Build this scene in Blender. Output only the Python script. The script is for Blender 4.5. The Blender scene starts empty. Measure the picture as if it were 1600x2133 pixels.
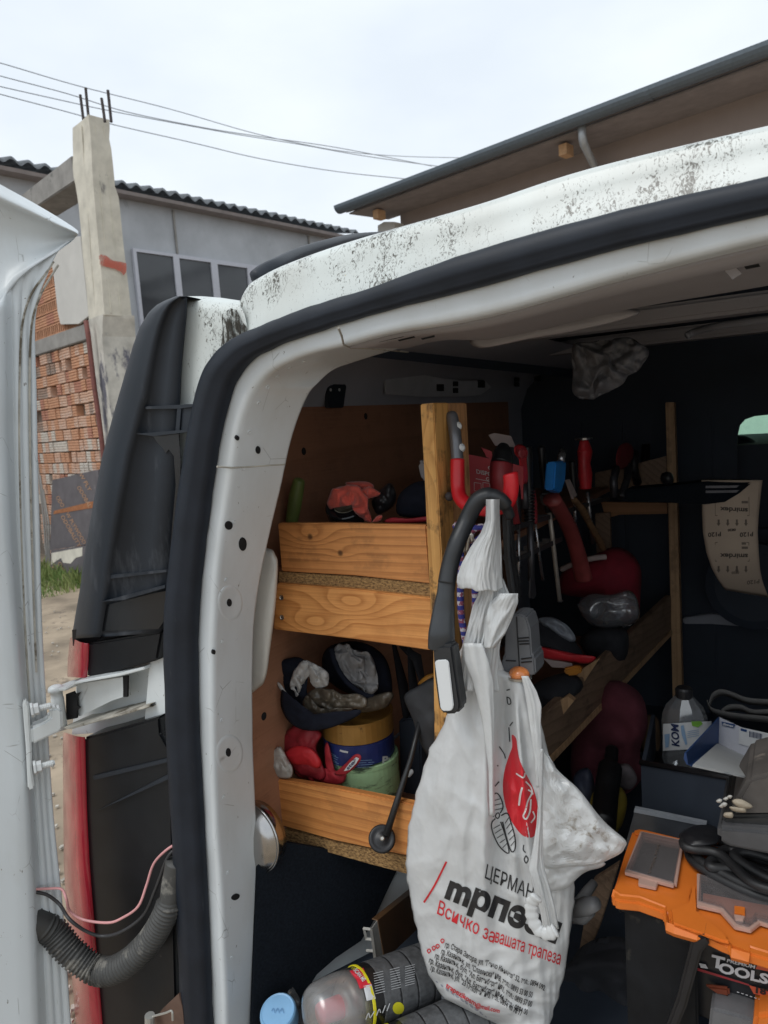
import bpy, bmesh, math, random
from mathutils import Vector as V, Matrix, noise
random.seed(7)
sc = bpy.context.scene
R = math.radians

# ---------------------------------------------------------------- camera
CAM = V((0, 0, 1.5)); FPX = 1500.0; YAW = R(30); PITCH = R(-7); ROLL = R(4)
_f = V((-math.sin(YAW)*math.cos(PITCH), math.cos(YAW)*math.cos(PITCH), math.sin(PITCH)))
_r0 = V((math.cos(YAW), math.sin(YAW), 0)); _u0 = _r0.cross(_f)
_r = _r0*math.cos(ROLL) - _u0*math.sin(ROLL); _u = _u0*math.cos(ROLL) + _r0*math.sin(ROLL)
cd = bpy.data.cameras.new('camera'); cam = bpy.data.objects.new('camera', cd); sc.collection.objects.link(cam)
cam.matrix_world = Matrix(((_r.x, _u.x, -_f.x, 0), (_r.y, _u.y, -_f.y, 0), (_r.z, _u.z, -_f.z, CAM.z), (0, 0, 0, 1)))
cd.sensor_fit = 'VERTICAL'; cd.sensor_height = 36; cd.lens = FPX/2133*36; cd.clip_start = .02; cd.clip_end = 2000
cd.dof.use_dof = True; cd.dof.focus_distance = 1.35; cd.dof.aperture_fstop = 9.0
sc.camera = cam

# ---------------------------------------------------------------- light
w = bpy.data.worlds.new('World'); sc.world = w; w.use_nodes = True
nt = w.node_tree; bg = nt.nodes['Background']
sky = nt.nodes.new('ShaderNodeTexSky'); sky.sky_type = 'NISHITA'; sky.sun_disc = False
sky.sun_elevation = R(58); sky.sun_rotation = R(200); sky.air_density = 1; sky.dust_density = 4
sm = nt.nodes.new('ShaderNodeVectorMath'); sm.operation = 'SCALE'; nt.links.new(sky.outputs[0], sm.inputs[0]); sm.inputs['Scale'].default_value = .05
tc = nt.nodes.new('ShaderNodeTexCoord'); mp = nt.nodes.new('ShaderNodeMapping'); mp.inputs['Scale'].default_value = (1, 1, 2.2)
nt.links.new(tc.outputs['Generated'], mp.inputs[0])
nz = nt.nodes.new('ShaderNodeTexNoise'); nz.inputs['Scale'].default_value = 2.1; nz.inputs['Detail'].default_value = 5; nz.inputs['Roughness'].default_value = .5
nt.links.new(mp.outputs[0], nz.inputs['Vector'])
cr = nt.nodes.new('ShaderNodeValToRGB'); e = cr.color_ramp.elements
e[0].position = .34; e[0].color = (.68, .745, .82, 1); e[1].position = .60; e[1].color = (.805, .862, .905, 1)
nt.links.new(nz.outputs[0], cr.inputs[0])
mx = nt.nodes.new('ShaderNodeMix'); mx.data_type = 'RGBA'; mx.inputs[0].default_value = .93
nt.links.new(sm.outputs[0], mx.inputs[6]); nt.links.new(cr.outputs[0], mx.inputs[7])
nt.links.new(mx.outputs[2], bg.inputs[0]); bg.inputs[1].default_value = 1.0
sd = bpy.data.lights.new('sun', 'SUN'); sd.energy = 1.15; sd.angle = R(30); sd.color = (1, .99, .97)
sun = bpy.data.objects.new('sun', sd); sc.collection.objects.link(sun)
_sdir = V((math.sin(R(200))*math.cos(R(58)), math.cos(R(200))*math.cos(R(58)), math.sin(R(58))))
sun.rotation_euler = (-_sdir).to_track_quat('-Z', 'Y').to_euler()
sc.view_settings.view_transform = 'Standard'; sc.view_settings.look = 'None'
sc.view_settings.exposure = .36; sc.view_settings.gamma = 1; sc.view_settings.use_curve_mapping = False

# ---------------------------------------------------------------- measuring: a pixel of the 1600x2133 photograph onto a real surface
def ray(px, py): return _f + _r*((px-800)/FPX) - _u*((py-1066.5)/FPX)
def PY(px, py, y): d = ray(px, py); return CAM + d*(y/d.y)
def PX(px, py, x): d = ray(px, py); return CAM + d*(x/d.x)
def PZ(px, py, z): d = ray(px, py); return CAM + d*((z-1.5)/d.z)
def PD(px, py, D): return CAM + ray(px, py)*D
def PP(px, py, p, n): d = ray(px, py); return CAM + d*((p-CAM).dot(n)/d.dot(n))
def planeY(y): return lambda px, py: PY(px, py, y)
def planeP(p, n): return lambda px, py: PP(px, py, p, n)

# ---------------------------------------------------------------- mesh helpers
class MB:
    def __init__(s): s.v = []; s.f = []
    def add(s, vs, fs):
        o = len(s.v); s.v += [tuple(p) for p in vs]; s.f += [tuple(i+o for i in f) for f in fs]; return s
    def box(s, c, size, rot=None):
        c = V(c); a, b, d = [x/2 for x in size]; m = rot or Matrix.Identity(3)
        vs = [c + m @ V((x*a, y*b, z*d)) for x in (-1, 1) for y in (-1, 1) for z in (-1, 1)]
        return s.add(vs, [(0, 1, 3, 2), (4, 6, 7, 5), (0, 4, 5, 1), (2, 3, 7, 6), (0, 2, 6, 4), (1, 5, 7, 3)])
    def prism(s, pts, ext):
        n = len(pts); ext = V(ext); vs = [V(p) for p in pts] + [V(p)+ext for p in pts]
        fs = [tuple(range(n)), tuple(range(2*n-1, n-1, -1))] + [(i, i+n, (i+1) % n+n, (i+1) % n) for i in range(n)]
        return s.add(vs, fs)
    def loft(s, rows, close=False, cap=False):
        m = len(rows[0]); vs = [p for r_ in rows for p in r_]; fs = []
        for i in range(len(rows)-1):
            for j in range(m if close else m-1):
                k = (j+1) % m; fs.append((i*m+j, i*m+k, (i+1)*m+k, (i+1)*m+j))
        if cap: fs += [tuple(range(m)), tuple((len(rows)-1)*m+j for j in range(m-1, -1, -1))]
        return s.add(vs, fs)
    def tube(s, path, rad, seg=10, flat=1.0, ref=None, cap=True):
        path = [V(p) for p in path]; n = len(path); rows = []
        rr = rad if isinstance(rad, (list, tuple)) else [rad]*n; up = None
        for i in range(n):
            t = (path[min(i+1, n-1)]-path[max(i-1, 0)]).normalized()
            if up is None:
                up = V(ref) if ref is not None else (V((0, 0, 1)) if abs(t.z) < .9 else V((1, 0, 0)))
            up = (up - t*up.dot(t)).normalized(); sd_ = t.cross(up)
            rows.append([path[i] + up*(math.cos(a)*rr[i]*flat) + sd_*(math.sin(a)*rr[i]) for a in [2*math.pi*k/seg for k in range(seg)]])
        return s.loft(rows, True, cap)
    def lathe(s, prof, o, axis, seg=20):
        o = V(o); ax = V(axis).normalized(); a = ax.orthogonal().normalized(); b = ax.cross(a)
        rows = [[o + ax*h + (a*math.cos(2*math.pi*k/seg) + b*math.sin(2*math.pi*k/seg))*max(r_, 1e-5) for k in range(seg)] for r_, h in prof]
        return s.loft(rows, True, True)
    def obj(s, name, mat, parent=None, bevel=0, smooth=None, sub=0, thick=0, label=None):
        me = bpy.data.meshes.new(name); me.from_pydata(s.v, [], s.f); me.validate()
        bm = bmesh.new(); bm.from_mesh(me)
        bmesh.ops.remove_doubles(bm, verts=bm.verts, dist=1e-6)
        if not thick: bmesh.ops.recalc_face_normals(bm, faces=bm.faces)
        if bevel: bmesh.ops.bevel(bm, geom=[e_ for e_ in bm.edges if len(e_.link_faces) == 2 and e_.calc_face_angle() > .5], offset=bevel, segments=2, affect='EDGES', clamp_overlap=True)
        bm.to_mesh(me); bm.free()
        if isinstance(mat, (list, tuple)):
            for m_ in mat: me.materials.append(m_)
        else: me.materials.append(mat)
        if smooth is None: smooth = False
        if smooth: me.shade_smooth()
        o = bpy.data.objects.new(name, me); sc.collection.objects.link(o)
        if parent: o.parent = parent; o.matrix_parent_inverse = parent_inv(parent)
        if label: o['label'] = label
        if thick: md = o.modifiers.new('shell', 'SOLIDIFY'); md.thickness = thick; md.offset = -1
        if sub: md = o.modifiers.new('sub', 'SUBSURF'); md.levels = sub; md.render_levels = sub
        return o
_base = {}
def parent_inv(p): return Matrix.Translation(-_base.get(p.name, V((0, 0, 0))))
def thing(name, label, cat, loc, group=None):
    o = bpy.data.objects.new(name, None); sc.collection.objects.link(o); o.location = loc; o.empty_display_size = .05
    _base[o.name] = V(loc); o['label'] = label; o['category'] = cat
    if group: o['group'] = group
    return o
def tag(o, label, cat, group=None):
    o['label'] = label; o['category'] = cat
    if group: o['group'] = group
    return o
def stuff(o, k='stuff'): o['kind'] = k; return o

def lerp_tab(tab, t):
    if t <= tab[0][0]: return tab[0][1:]
    for a, b in zip(tab, tab[1:]):
        if t <= b[0]:
            k = (t-a[0])/(b[0]-a[0]); return tuple(x+(y-x)*k for x, y in zip(a[1:], b[1:]))
    return tab[-1][1:]
def smooth_pts(pts, n, closed=False):
    """resample a polyline (any dimension) with a Catmull-Rom curve"""
    P = [V(p) for p in pts]; m = len(P); out = []
    segs = m if closed else m-1
    for i in range(segs):
        g = (lambda k: P[k % m]) if closed else (lambda k: P[max(0, min(m-1, k))])
        p0, p1, p2, p3 = g(i-1), g(i), g(i+1), g(i+2)
        for k in range(n):
            t = k/n; out.append(.5*((2*p1) + (p2-p0)*t + (2*p0-5*p1+4*p2-p3)*t*t + (3*p1-p0-3*p2+p3)*t**3))
    if not closed: out.append(P[-1])
    return out
def slab(pts, proj, ext):
    m = MB(); m.prism([proj(*p) for p in pts], ext); return m
def pillow(outline, proj, thick, amp=.004, freq=40, seed=0, rings=10, n=4, back=.6, ridge=True, sm=True, mb=None, dirn=None, power=.5, crump=0):
    """a soft closed body: an outline on a real surface, bulging to both sides, wrinkled"""
    o2 = [V((p[0], p[1], 0)) for p in outline]
    pts = smooth_pts(o2, n, True) if sm else o2
    c = sum((proj(p.x, p.y) for p in pts), V((0, 0, 0)))/len(pts)
    W = [proj(p.x, p.y) for p in pts]
    nrm = dirn or (CAM-c).normalized()
    N = len(W); m = mb or MB(); rows = []
    for side in (1, -1):
        for i in range(rings+1):
            r_ = (i/rings) if side == 1 else 1-(i/rings)
            if side == -1 and i == 0: continue
            row = []
            for k in range(N):
                q = c + (W[k]-c)*max(r_, .001)
                h = thick*max(0, 1-r_**2)**power*(1 if side == 1 else -back)
                s3 = q*freq + V((seed*7.3, seed*3.1, side*5))
                a = (abs(noise.noise(s3))*2-.55 if ridge else noise.noise(s3)) + .45*noise.noise(s3*2.7)
                if crump:
                    dd = noise.voronoi(q*34+V((noise.noise(q*20), noise.noise(q*23), seed)))[0]; h += crump*(dd[0]-.45)*min(1, (1-r_)*6+.15)*(1 if side == 1 else -1)
                h += a*amp*(1 if side == 1 else -.5)
                lat = V((noise.noise(s3*.8+V((9, 0, 0))), noise.noise(s3*.8+V((0, 9, 0))), noise.noise(s3*.8+V((0, 0, 9)))))*amp*.5
                row.append(q + nrm*h + lat)
            rows.append(row)
    m.loft(rows, True, True); return m
def chain(path, n=6): return smooth_pts(path, n)
def pxpath(pts, proj, n=6):
    """pts (px, py) or (px, py, Y)"""
    P = [PY(p[0], p[1], p[2]) if len(p) > 2 else proj(p[0], p[1]) for p in pts]
    return smooth_pts(P, n)

# ---------------------------------------------------------------- materials
class NT:
    def __init__(s, name):
        s.m = bpy.data.materials.new(name); s.m.use_nodes = True; s.t = s.m.node_tree; s.b = s.t.nodes['Principled BSDF']; s.out = s.t.nodes['Material Output']
    def n(s, typ, props=None, **inp):
        x = s.t.nodes.new('ShaderNode'+typ)
        for k, v in (props or {}).items(): setattr(x, k, v)
        for k, v in inp.items():
            k = int(k[1:]) if k[0] == '_' else k.replace('__', ' ')
            if hasattr(v, 'is_output') or isinstance(v, bpy.types.NodeSocket): s.t.links.new(v, x.inputs[k])
            else: x.inputs[k].default_value = v
        return x
    def set(s, k, v):
        if isinstance(v, bpy.types.NodeSocket): s.t.links.new(v, s.b.inputs[k])
        else: s.b.inputs[k].default_value = v
    def math(s, op, a, b=0.0, c=None):
        kw = {'_0': a, '_1': b}
        if c is not None: kw['_2'] = c
        return s.n('Math', {'operation': op}, **kw).outputs[0]
    def mix(s, f, a, b):
        x = s.n('Mix', {'data_type': 'RGBA'}); 
        for i, v in ((0, f), (6, a), (7, b)):
            if isinstance(v, bpy.types.NodeSocket): s.t.links.new(v, x.inputs[i])
            else: x.inputs[i].default_value = v if i == 0 else rgba(v)
        return x.outputs[2]
    def coord(s, scale=(1, 1, 1), which='Object'):
        c = s.n('TexCoord').outputs[which]; mp = s.n('Mapping', Vector=c); mp.inputs['Scale'].default_value = scale; return mp.outputs[0]
    def noise(s, vec, scale, detail=4, rough=.55, dist=0):
        x = s.n('TexNoise', Vector=vec, Scale=scale, Detail=detail, Roughness=rough, Distortion=dist); return x.outputs[0]
    def ramp(s, fac, stops):
        x = s.n('ValToRGB', Fac=fac); e = x.color_ramp.elements
        while len(e) < len(stops): e.new(.5)
        for el, (p, c) in zip(e, stops): el.position = p; el.color = rgba(c)
        return x.outputs[0]
    def bump(s, h, strength=.3, dist=.002):
        x = s.n('Bump', Height=h, Strength=strength, Distance=dist); s.set('Normal', x.outputs[0]); return x
def rgba(c): return (c, c, c, 1) if isinstance(c, (int, float)) else (tuple(c)+(1,))[:4]
def mul(c, k): return tuple(min(1, x*k) for x in c)

def mat(name, col, rough=.5, metal=0, var=.12, scale=25, bump=.0, bscale=120, dirt=None, stretch=(1, 1, 1), coat=0, spec=.5, rvar=.08, sheen=0):
    t = NT(name); v = t.coord(stretch)
    a = t.noise(v, scale, 5, .6)
    base = t.ramp(a, [(.3, mul(col, 1-var)), (.7, mul(col, 1+var))])
    if dirt:
        dc, amt, ds = dirt[:3]; th = 1-amt
        d = t.noise(t.coord(dirt[3] if len(dirt) > 3 else (1, 1, 1)), ds, 8, .68)
        big = t.noise(v, ds*.12+1, 3)
        f = t.ramp(t.math('ADD', d, t.math('MULTIPLY', t.math('SUBTRACT', big, .5), .5)), [(th*.62+.2, 0), (min(.98, th*.62+.29), 1)])
        base = t.mix(f, base, dc)
        rough = t.math('ADD', t.math('MULTIPLY', f, .25), rough)
    else:
        rough = t.math('ADD', t.math('MULTIPLY', t.math('SUBTRACT', a, .5), rvar*2), rough)
    t.set('Base Color', base); t.set('Roughness', rough); t.set('Metallic', metal); t.set('Coat Weight', coat); t.set('Specular IOR Level', spec)
    if sheen: t.set('Sheen Weight', sheen)
    if bump: t.bump(t.noise(v, bscale, 6, .6), bump)
    return t.m
def flat(name, col, rough=.6, **k): return mat(name, col, rough, var=.04, **k)
def wood(name, c1, c2, grain='x', freq=38, amp=.9, knots=(), wear=0, stain=None, seed=0.0, rough=.55):
    """long grain along one axis: rings from a warped distance field, knots bend it"""
    t = NT(name); k = {'x': (.7, 9, 9), 'y': (9, .7, 9), 'z': (9, 9, .7)}[grain]
    oc = t.n('TexCoord').outputs['Object']; mp = t.n('Mapping', Vector=oc); mp.inputs['Scale'].default_value = k; mp.inputs['Location'].default_value = (seed, seed*1.7, seed*.6)
    lo = t.noise(mp.outputs[0], 1.0, 3, .5)
    xyz = t.n('SeparateXYZ', Vector=oc)
    across = {'x': t.math('ADD', xyz.outputs[2], t.math('MULTIPLY', xyz.outputs[1], .6)), 'y': t.math('ADD', xyz.outputs[2], t.math('MULTIPLY', xyz.outputs[0], .8)), 'z': t.math('ADD', xyz.outputs[0], t.math('MULTIPLY', xyz.outputs[1], .8))}[grain]
    val = t.math('ADD', t.math('MULTIPLY', across, freq), t.math('MULTIPLY', lo, amp*4))
    kn = None
    for (p, r_, s_) in knots:
        st = {'x': (.42, 1, 1), 'y': (1, .42, 1), 'z': (1, 1, .42)}[grain]
        dv = t.n('VectorMath', {'operation': 'SUBTRACT'}, _0=oc, _1=p).outputs[0]
        dv2 = t.n('VectorMath', {'operation': 'MULTIPLY'}, _0=dv, _1=st).outputs[0]
        d = t.n('VectorMath', {'operation': 'LENGTH'}, _0=dv2).outputs['Value']
        g = t.math('POWER', 2.718, t.math('MULTIPLY', t.math('MULTIPLY', d, d), -1/(r_*r_)))
        val = t.math('ADD', val, t.math('MULTIPLY', g, s_))
        d0 = t.n('VectorMath', {'operation': 'LENGTH'}, _0=dv).outputs['Value']
        core = t.ramp(d0, [(.0035, 1), (.0065, 0)])
        kn = core if kn is None else t.math('MAXIMUM', kn, core)
    s_ = t.math('FRACT', val)
    rings = t.ramp(s_, [(0, 0), (.55, .3), (.9, 1), (1, 0)])
    fine_mp = t.n('Mapping', Vector=oc); fine_mp.inputs['Scale'].default_value = {'x': (6, 260, 260), 'y': (260, 6, 260), 'z': (260, 260, 6)}[grain]
    fine = t.noise(fine_mp.outputs[0], 1.0, 4, .6)
    blotch = t.noise(oc, 9, 4, .6)
    f = t.math('ADD', t.math('MULTIPLY', rings, .6), t.math('MULTIPLY', t.math('SUBTRACT', fine, .45), 1.15))
    base = t.mix(t.n('Clamp', Value=f).outputs[0], c1, c2)
    base = t.mix(t.math('MULTIPLY', t.ramp(blotch, [(.45, 0), (.75, 1)]), .35), base, mul(c2, .8))
    if kn is not None: base = t.mix(t.math('MULTIPLY', kn, .9), base, (.05, .02, .008))
    if wear:
        wn = t.noise(fine_mp.outputs[0], .35, 6, .7); bn = t.noise(oc, 14, 5, .65)
        wf = t.math('MULTIPLY', t.ramp(bn, [(.52, 0), (.62, 1)]), t.ramp(wn, [(.38, 0), (.58, 1)]))
        base = t.mix(t.math('MULTIPLY', wf, wear), base, stain or (.05, .03, .02))
    t.set('Base Color', base); t.set('Roughness', rough); t.set('Specular IOR Level', .35)
    t.bump(t.math('ADD', t.math('MULTIPLY', rings, .4), fine), .25, .0015)
    return t.m
def glassy(name, col, alpha=.75, rough=.1, gloss=.12):
    t = NT(name); tr = t.n('BsdfTransparent'); tr.inputs[0].default_value = rgba(col)
    n_ = t.noise(t.coord(), 40, 5, .6); gl = t.n('BsdfGlossy', Roughness=rough); gl.inputs[0].default_value = (.9, .9, .9, 1)
    df = t.n('BsdfDiffuse'); df.inputs[0].default_value = rgba(mul(col, .5))
    fr = t.n('Fresnel', IOR=1.45).outputs[0]
    m1 = t.n('MixShader', _0=t.math('ADD', t.math('MULTIPLY', n_, .1), 1-alpha), _1=tr.outputs[0], _2=df.outputs[0])
    m2 = t.n('MixShader', _0=t.math('ADD', fr, gloss*.3), _1=m1.outputs[0], _2=gl.outputs[0])
    t.t.links.new(m2.outputs[0], t.out.inputs[0]); return t.m

# ---------------------------------------------------------------- print
def text_geo(s, bold=0.0, shear=0.0, spacing=1.0):
    cu = bpy.data.curves.new('tmp', 'FONT'); cu.body = s; cu.size = 1; cu.offset = bold; cu.shear = shear; cu.space_character = spacing; cu.resolution_u = 3
    o = bpy.data.objects.new('tmp', cu); sc.collection.objects.link(o)
    me = bpy.data.meshes.new_from_object(o, depsgraph=bpy.context.evaluated_depsgraph_get())
    vs = [(v.co.x, v.co.y) for v in me.vertices]; fs = [tuple(p.vertices) for p in me.polygons]
    bpy.data.objects.remove(o); bpy.data.curves.remove(cu); bpy.data.meshes.remove(me)
    return vs, fs
def lettering(s, o, along, up, proj, m, parent, bold=.0, fit=True, off=.0012, fine=0, name='lettering', shear=0, wave=None, spacing=1.0):
    """s set from pixel o, its full width spanning `along`, cap height spanning `up`, laid on the surface proj"""
    vs, fs = text_geo(s, bold, shear, spacing)
    if not vs: return None
    x0 = min(v[0] for v in vs); x1 = max(v[0] for v in vs); H = .72
    P2 = [V(((v[0]-x0)/(x1-x0), v[1]/H, 0)) for v in vs]
    me = bpy.data.meshes.new(name); me.from_pydata([tuple(p) for p in P2], [], fs)
    if fine:
        bm = bmesh.new(); bm.from_mesh(me); L = math.hypot(*along); U = math.hypot(*up)
        bmesh.ops.triangulate(bm, faces=bm.faces)
        for _ in range(4):
            es = [e_ for e_ in bm.edges if math.hypot((e_.verts[0].co.x-e_.verts[1].co.x)*L, (e_.verts[0].co.y-e_.verts[1].co.y)*U) > fine]
            if not es: break
            bmesh.ops.subdivide_edges(bm, edges=es, cuts=1)
            bmesh.ops.triangulate(bm, faces=bm.faces)
        bm.to_mesh(me); bm.free()
    for v in me.vertices:
        px = o[0]+along[0]*v.co.x+up[0]*v.co.y; py = o[1]+along[1]*v.co.x+up[1]*v.co.y
        if wave: py += wave(px)
        q = proj(px, py); v.co = q + (CAM-q).normalized()*off
    me.materials.append(m); ob = bpy.data.objects.new(name, me); sc.collection.objects.link(ob)
    ob.parent = parent; ob.matrix_parent_inverse = parent_inv(parent) if parent.type == 'EMPTY' else Matrix.Identity(4)
    if parent.type != 'EMPTY' and parent.parent: ob.matrix_parent_inverse = Matrix.Identity(4)
    return ob
def stroke_px(pts, wd, proj, m, parent, off=.0012, name='printed_line', closed=False, sm=4):
    """a printed line of width wd pixels along pixel points"""
    P = smooth_pts([(p[0], p[1], 0) for p in pts], sm, closed) if sm > 1 else [V((p[0], p[1], 0)) for p in pts]
    if closed: P.append(P[0])
    rows = []
    for i, p in enumerate(P):
        t_ = (P[min(i+1, len(P)-1)]-P[max(i-1, 0)]); t_ = t_.normalized() if t_.length else V((1, 0, 0)); nn_ = V((-t_.y, t_.x, 0))*wd/2
        row = []
        for q2 in (p-nn_, p+nn_):
            q = proj(q2.x, q2.y); row.append(q+(CAM-q).normalized()*off)
        rows.append(row)
    mb = MB(); mb.loft(rows); return mb
def fill_px(pts, proj, off=.001, res=None):
    """a printed filled shape following the surface (fan of thin strips)"""
    P = [V((p[0], p[1], 0)) for p in pts]; m = MB()
    if not res:
        m.add([q+(CAM-q).normalized()*off for q in [proj(p.x, p.y) for p in P]], [tuple(range(len(P)))]); return m
    c = sum(P, V((0, 0, 0)))/len(P); rows = []
    for i in range(res+1):
        row = []
        for p in P:
            z = c+(p-c)*max(i/res, .001); q = proj(z.x, z.y); row.append(q+(CAM-q).normalized()*off)
        rows.append(row)
    m.loft(rows, True); return m
# ================================================================ materials of the yard
m_ground = mat('dirt', (.30, .24, .175), .95, var=.45, scale=2.2, bump=.8, bscale=22, dirt=((.16, .13, .10), .35, 9))
m_conc = mat('concrete', (.58, .55, .47), .9, var=.16, scale=6, bump=.35, bscale=45, dirt=((.22, .21, .2), .28, 9, (1, 1, .35)))
m_conc_old = mat('old concrete', (.50, .48, .43), .92, var=.25, scale=5, bump=.6, bscale=30, dirt=((.12, .12, .15), .42, 5, (1, 1, .45)))
m_conc_grey = mat('grey concrete', (.27, .26, .245), .92, var=.2, scale=6, bump=.5, bscale=40, dirt=((.12, .12, .115), .3, 8))
m_steel_rust = mat('rebar', (.06, .05, .05), .7, .4)
m_plaster = mat('grey render', (.42, .437, .46), .9, var=.14, scale=1.5, bump=.25, bscale=60, dirt=((.28, .295, .32), .32, 3, (1, 1, .3)))
m_panel = mat('cement board', (.56, .55, .52), .9, var=.06, scale=4, dirt=((.33, .32, .3), .2, 12))
m_redpaint = mat('red spray paint', (.52, .13, .085), .8, var=.25, scale=14)
m_roofsheet = mat('fibre cement roof', (.17, .185, .20), .9, var=.25, scale=8, bump=.3, bscale=40, dirt=((.07, .075, .07), .35, 12))
m_winframe = mat('white window frame', (.50, .51, .56), .5, var=.05)
m_winglass = mat('dark window glass', (.06, .065, .072), .12, var=.15, scale=1.2, rvar=.05)
m_gutter = mat('grey gutter metal', (.13, .16, .19), .5, .2, var=.1)
m_down = mat('zinc pipe', (.42, .44, .46), .45, .4)
m_house = mat('brown render', (.35, .295, .275), .95, var=.08, scale=2)
m_soffit = mat('soffit boards', (.28, .25, .245), .9, var=.15, scale=6)
m_rafter = mat('raw rafter', (.58, .36, .2), .8, var=.15, scale=30)
m_wire = flat('wire', (.42, .44, .47), .7)
m_pipe = mat('rusty pipe', (.17, .06, .05), .7, .1, var=.25, scale=30)
m_ply = mat('film faced plywood', (.115, .105, .112), .6, var=.2, scale=6, dirt=((.3, .29, .28), .2, 10))
m_plyink = flat('plywood print', (.40, .24, .15), .8)
m_plyorange = mat('plywood bare strip', (.30, .12, .05), .85, var=.3, scale=25)
def brickmat(n, c, dc, amt): return mat(n, c, .92, var=.18, scale=20, bump=.5, bscale=90, dirt=(dc, amt, 28))
BR = [brickmat('clay brick', (.52, .28, .17), (.38, .30, .23), .28), brickmat('pale clay brick', (.56, .36, .26), (.58, .52, .47), .4),
      brickmat('red clay brick', (.44, .21, .145), (.25, .17, .13), .35), brickmat('whitewashed brick', (.56, .51, .45), (.48, .32, .24), .36),
      brickmat('grimy brick', (.32, .22, .17), (.3, .27, .24), .45)]
m_mortar = mat('mortar', (.20, .165, .135), .95, var=.3, scale=20, bump=.8, bscale=50)
m_hole = flat('dark hollow', (.02, .016, .014), 1)

# ================================================================ ground
g = MB(); n = 40
rows = []
for i in range(n+1):
    row = []
    for j in range(n+1):
        x = -60+120*(i/n); y = -30+130*(j/n); row.append(V((x, y, noise.noise(V((x*.3, y*.3, 0)))*.03)))
    rows.append(row)
g.loft(rows)
stuff(g.obj('ground', m_ground, smooth=True), 'structure')
g = MB(); g.add([(-1500, -1500, -.3), (1500, -1500, -.3), (1500, 1500, -.3), (-1500, 1500, -.3)], [(0, 1, 2, 3)])
stuff(g.obj('terrain', m_ground), 'structure')

# ================================================================ corner column, wall and its bricks
dw = V((-.966, .26, 0)).normalized(); nw = V((-.26, -.966, 0)).normalized()
W0 = PD(190, 660, 8.0); W0.z = 0
pw = planeP(W0, nw); pc = planeP(W0+nw*.12, nw); pr = planeP(PP(190, 660, W0+nw*.12, nw), dw)
col = thing('concrete_column', 'tall bare concrete column with a red paint smear and rebar sticking out of its top', 'column', (W0.x, W0.y, 0))
tabL = [(238, 147), (262, 147), (300, 150), (330, 149), (402, 160), (495, 169), (600, 179), (656, 184)]
tabR = [(240, 228), (262, 229), (275, 226), (300, 231), (382, 239), (400, 246), (505, 258), (600, 268), (656, 274)]
tabC = [(238, 184), (400, 197), (505, 205), (656, 219)]
def column_rows(ys, dl=0, dr=0, jit=.006):
    rows = []
    for y in ys:
        l = lerp_tab(tabL, y)[0]-dl; r_ = lerp_tab(tabR, y)[0]+dr; c_ = lerp_tab(tabC, y)[0]
        Pc = pc(c_, y); z = Pc.z
        Pl = pc(l, y); Pl.z = z; q = planeP(Pc, dw)(r_, y); q.z = z
        b = q + (Pl-Pc)
        ring = []
        cs = [Pl, Pc, q, b]
        for k in range(4):
            for s_ in range(4):
                p = cs[k].lerp(cs[(k+1) % 4], s_/4)
                p = p + V((noise.noise(p*3.1), noise.noise(p*3.1+V((5, 5, 5))), 0))*jit*2; ring.append(p)
        rows.append(ring)
    return rows
m = MB(); rws = column_rows([238, 246, 258, 266, 280, 300, 320, 340, 360, 380, 395, 402, 430, 470, 500, 540, 580, 620, 645, 656]); m.loft(rws, True, True)
col_up = m.obj('upper_shaft', m_conc, col)
m = MB(); base = column_rows([654, 660, 672, 700], 2, 5, .02)
last = base[-1]; zs = [last[0].z*k for k in (.9, .75, .6, .45, .3, .15, 0)]
for z in zs:
    base.append([V((p.x+noise.noise(V((p.x*4, p.y*4, z*4)))*.02, p.y+noise.noise(V((p.y*4, p.x*4, z*4)))*.02, z)) for p in last])
m.loft(base, True, True); m.obj('lower_shaft', m_conc_old, col)
for x, y0, y1 in ((147, 192, 238), (158, 177, 238), (191, 199, 238), (204, 182, 238)):
    a = pc(x+6, y1); b = pc(x, y0); a = a-nw*.1; b = b-nw*.1
    m = MB(); m.tube([a-V((0, 0, .05)), a.lerp(b, .5), b], .014, 8); m.obj('rebar', m_steel_rust, col)
# formwork board lines standing slightly proud
for k, (xa, xb) in enumerate(((168, 199), (196, 232), (214, 252))):
    m = MB(); P = []
    for y in range(262, 655, 30):
        t_ = (y-238)/418; x = xa + (xb-xa)*t_
        c_ = lerp_tab(tabC, y)[0]
        q = pc(x, y) if x <= c_ else planeP(pc(c_, y), dw)(x, y)
        P.append(q)
    m.tube(P, .006, 5); m.obj('board_ridge', m_conc, col)
# red smear on the right face
pcr = lambda px, py: planeP(pc(lerp_tab(tabC, py)[0], py), dw)(px, py)
sm_pts = [(206, 533), (212, 530), (222, 533), (236, 543), (250, 545), (263, 548), (264, 556), (263, 566), (258, 574), (252, 566), (238, 560), (222, 556), (208, 552)]
tc_ = fill_px(sm_pts, pcr, .03); 
t = NT('red smear'); d = t.noise(t.coord((1, 1, 1)), 9, 6, .7); bs = t.n('BsdfTransparent')
t.set('Base Color', (.52, .12, .08, 1)); t.set('Roughness', .85)
ms = t.n('MixShader', _0=t.ramp(d, [(.35, 0), (.55, .85)]), _1=bs.outputs[0], _2=t.b.outputs[0]); t.t.links.new(ms.outputs[0], t.out.inputs[0])
tc_.obj('paint_smear', t.m, col)
m = slab([(30, 417), (148, 324), (156, 377), (60, 441)], pc, -nw*.34); m.obj('sloping_beam', m_conc_grey, col, bevel=.01)

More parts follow.
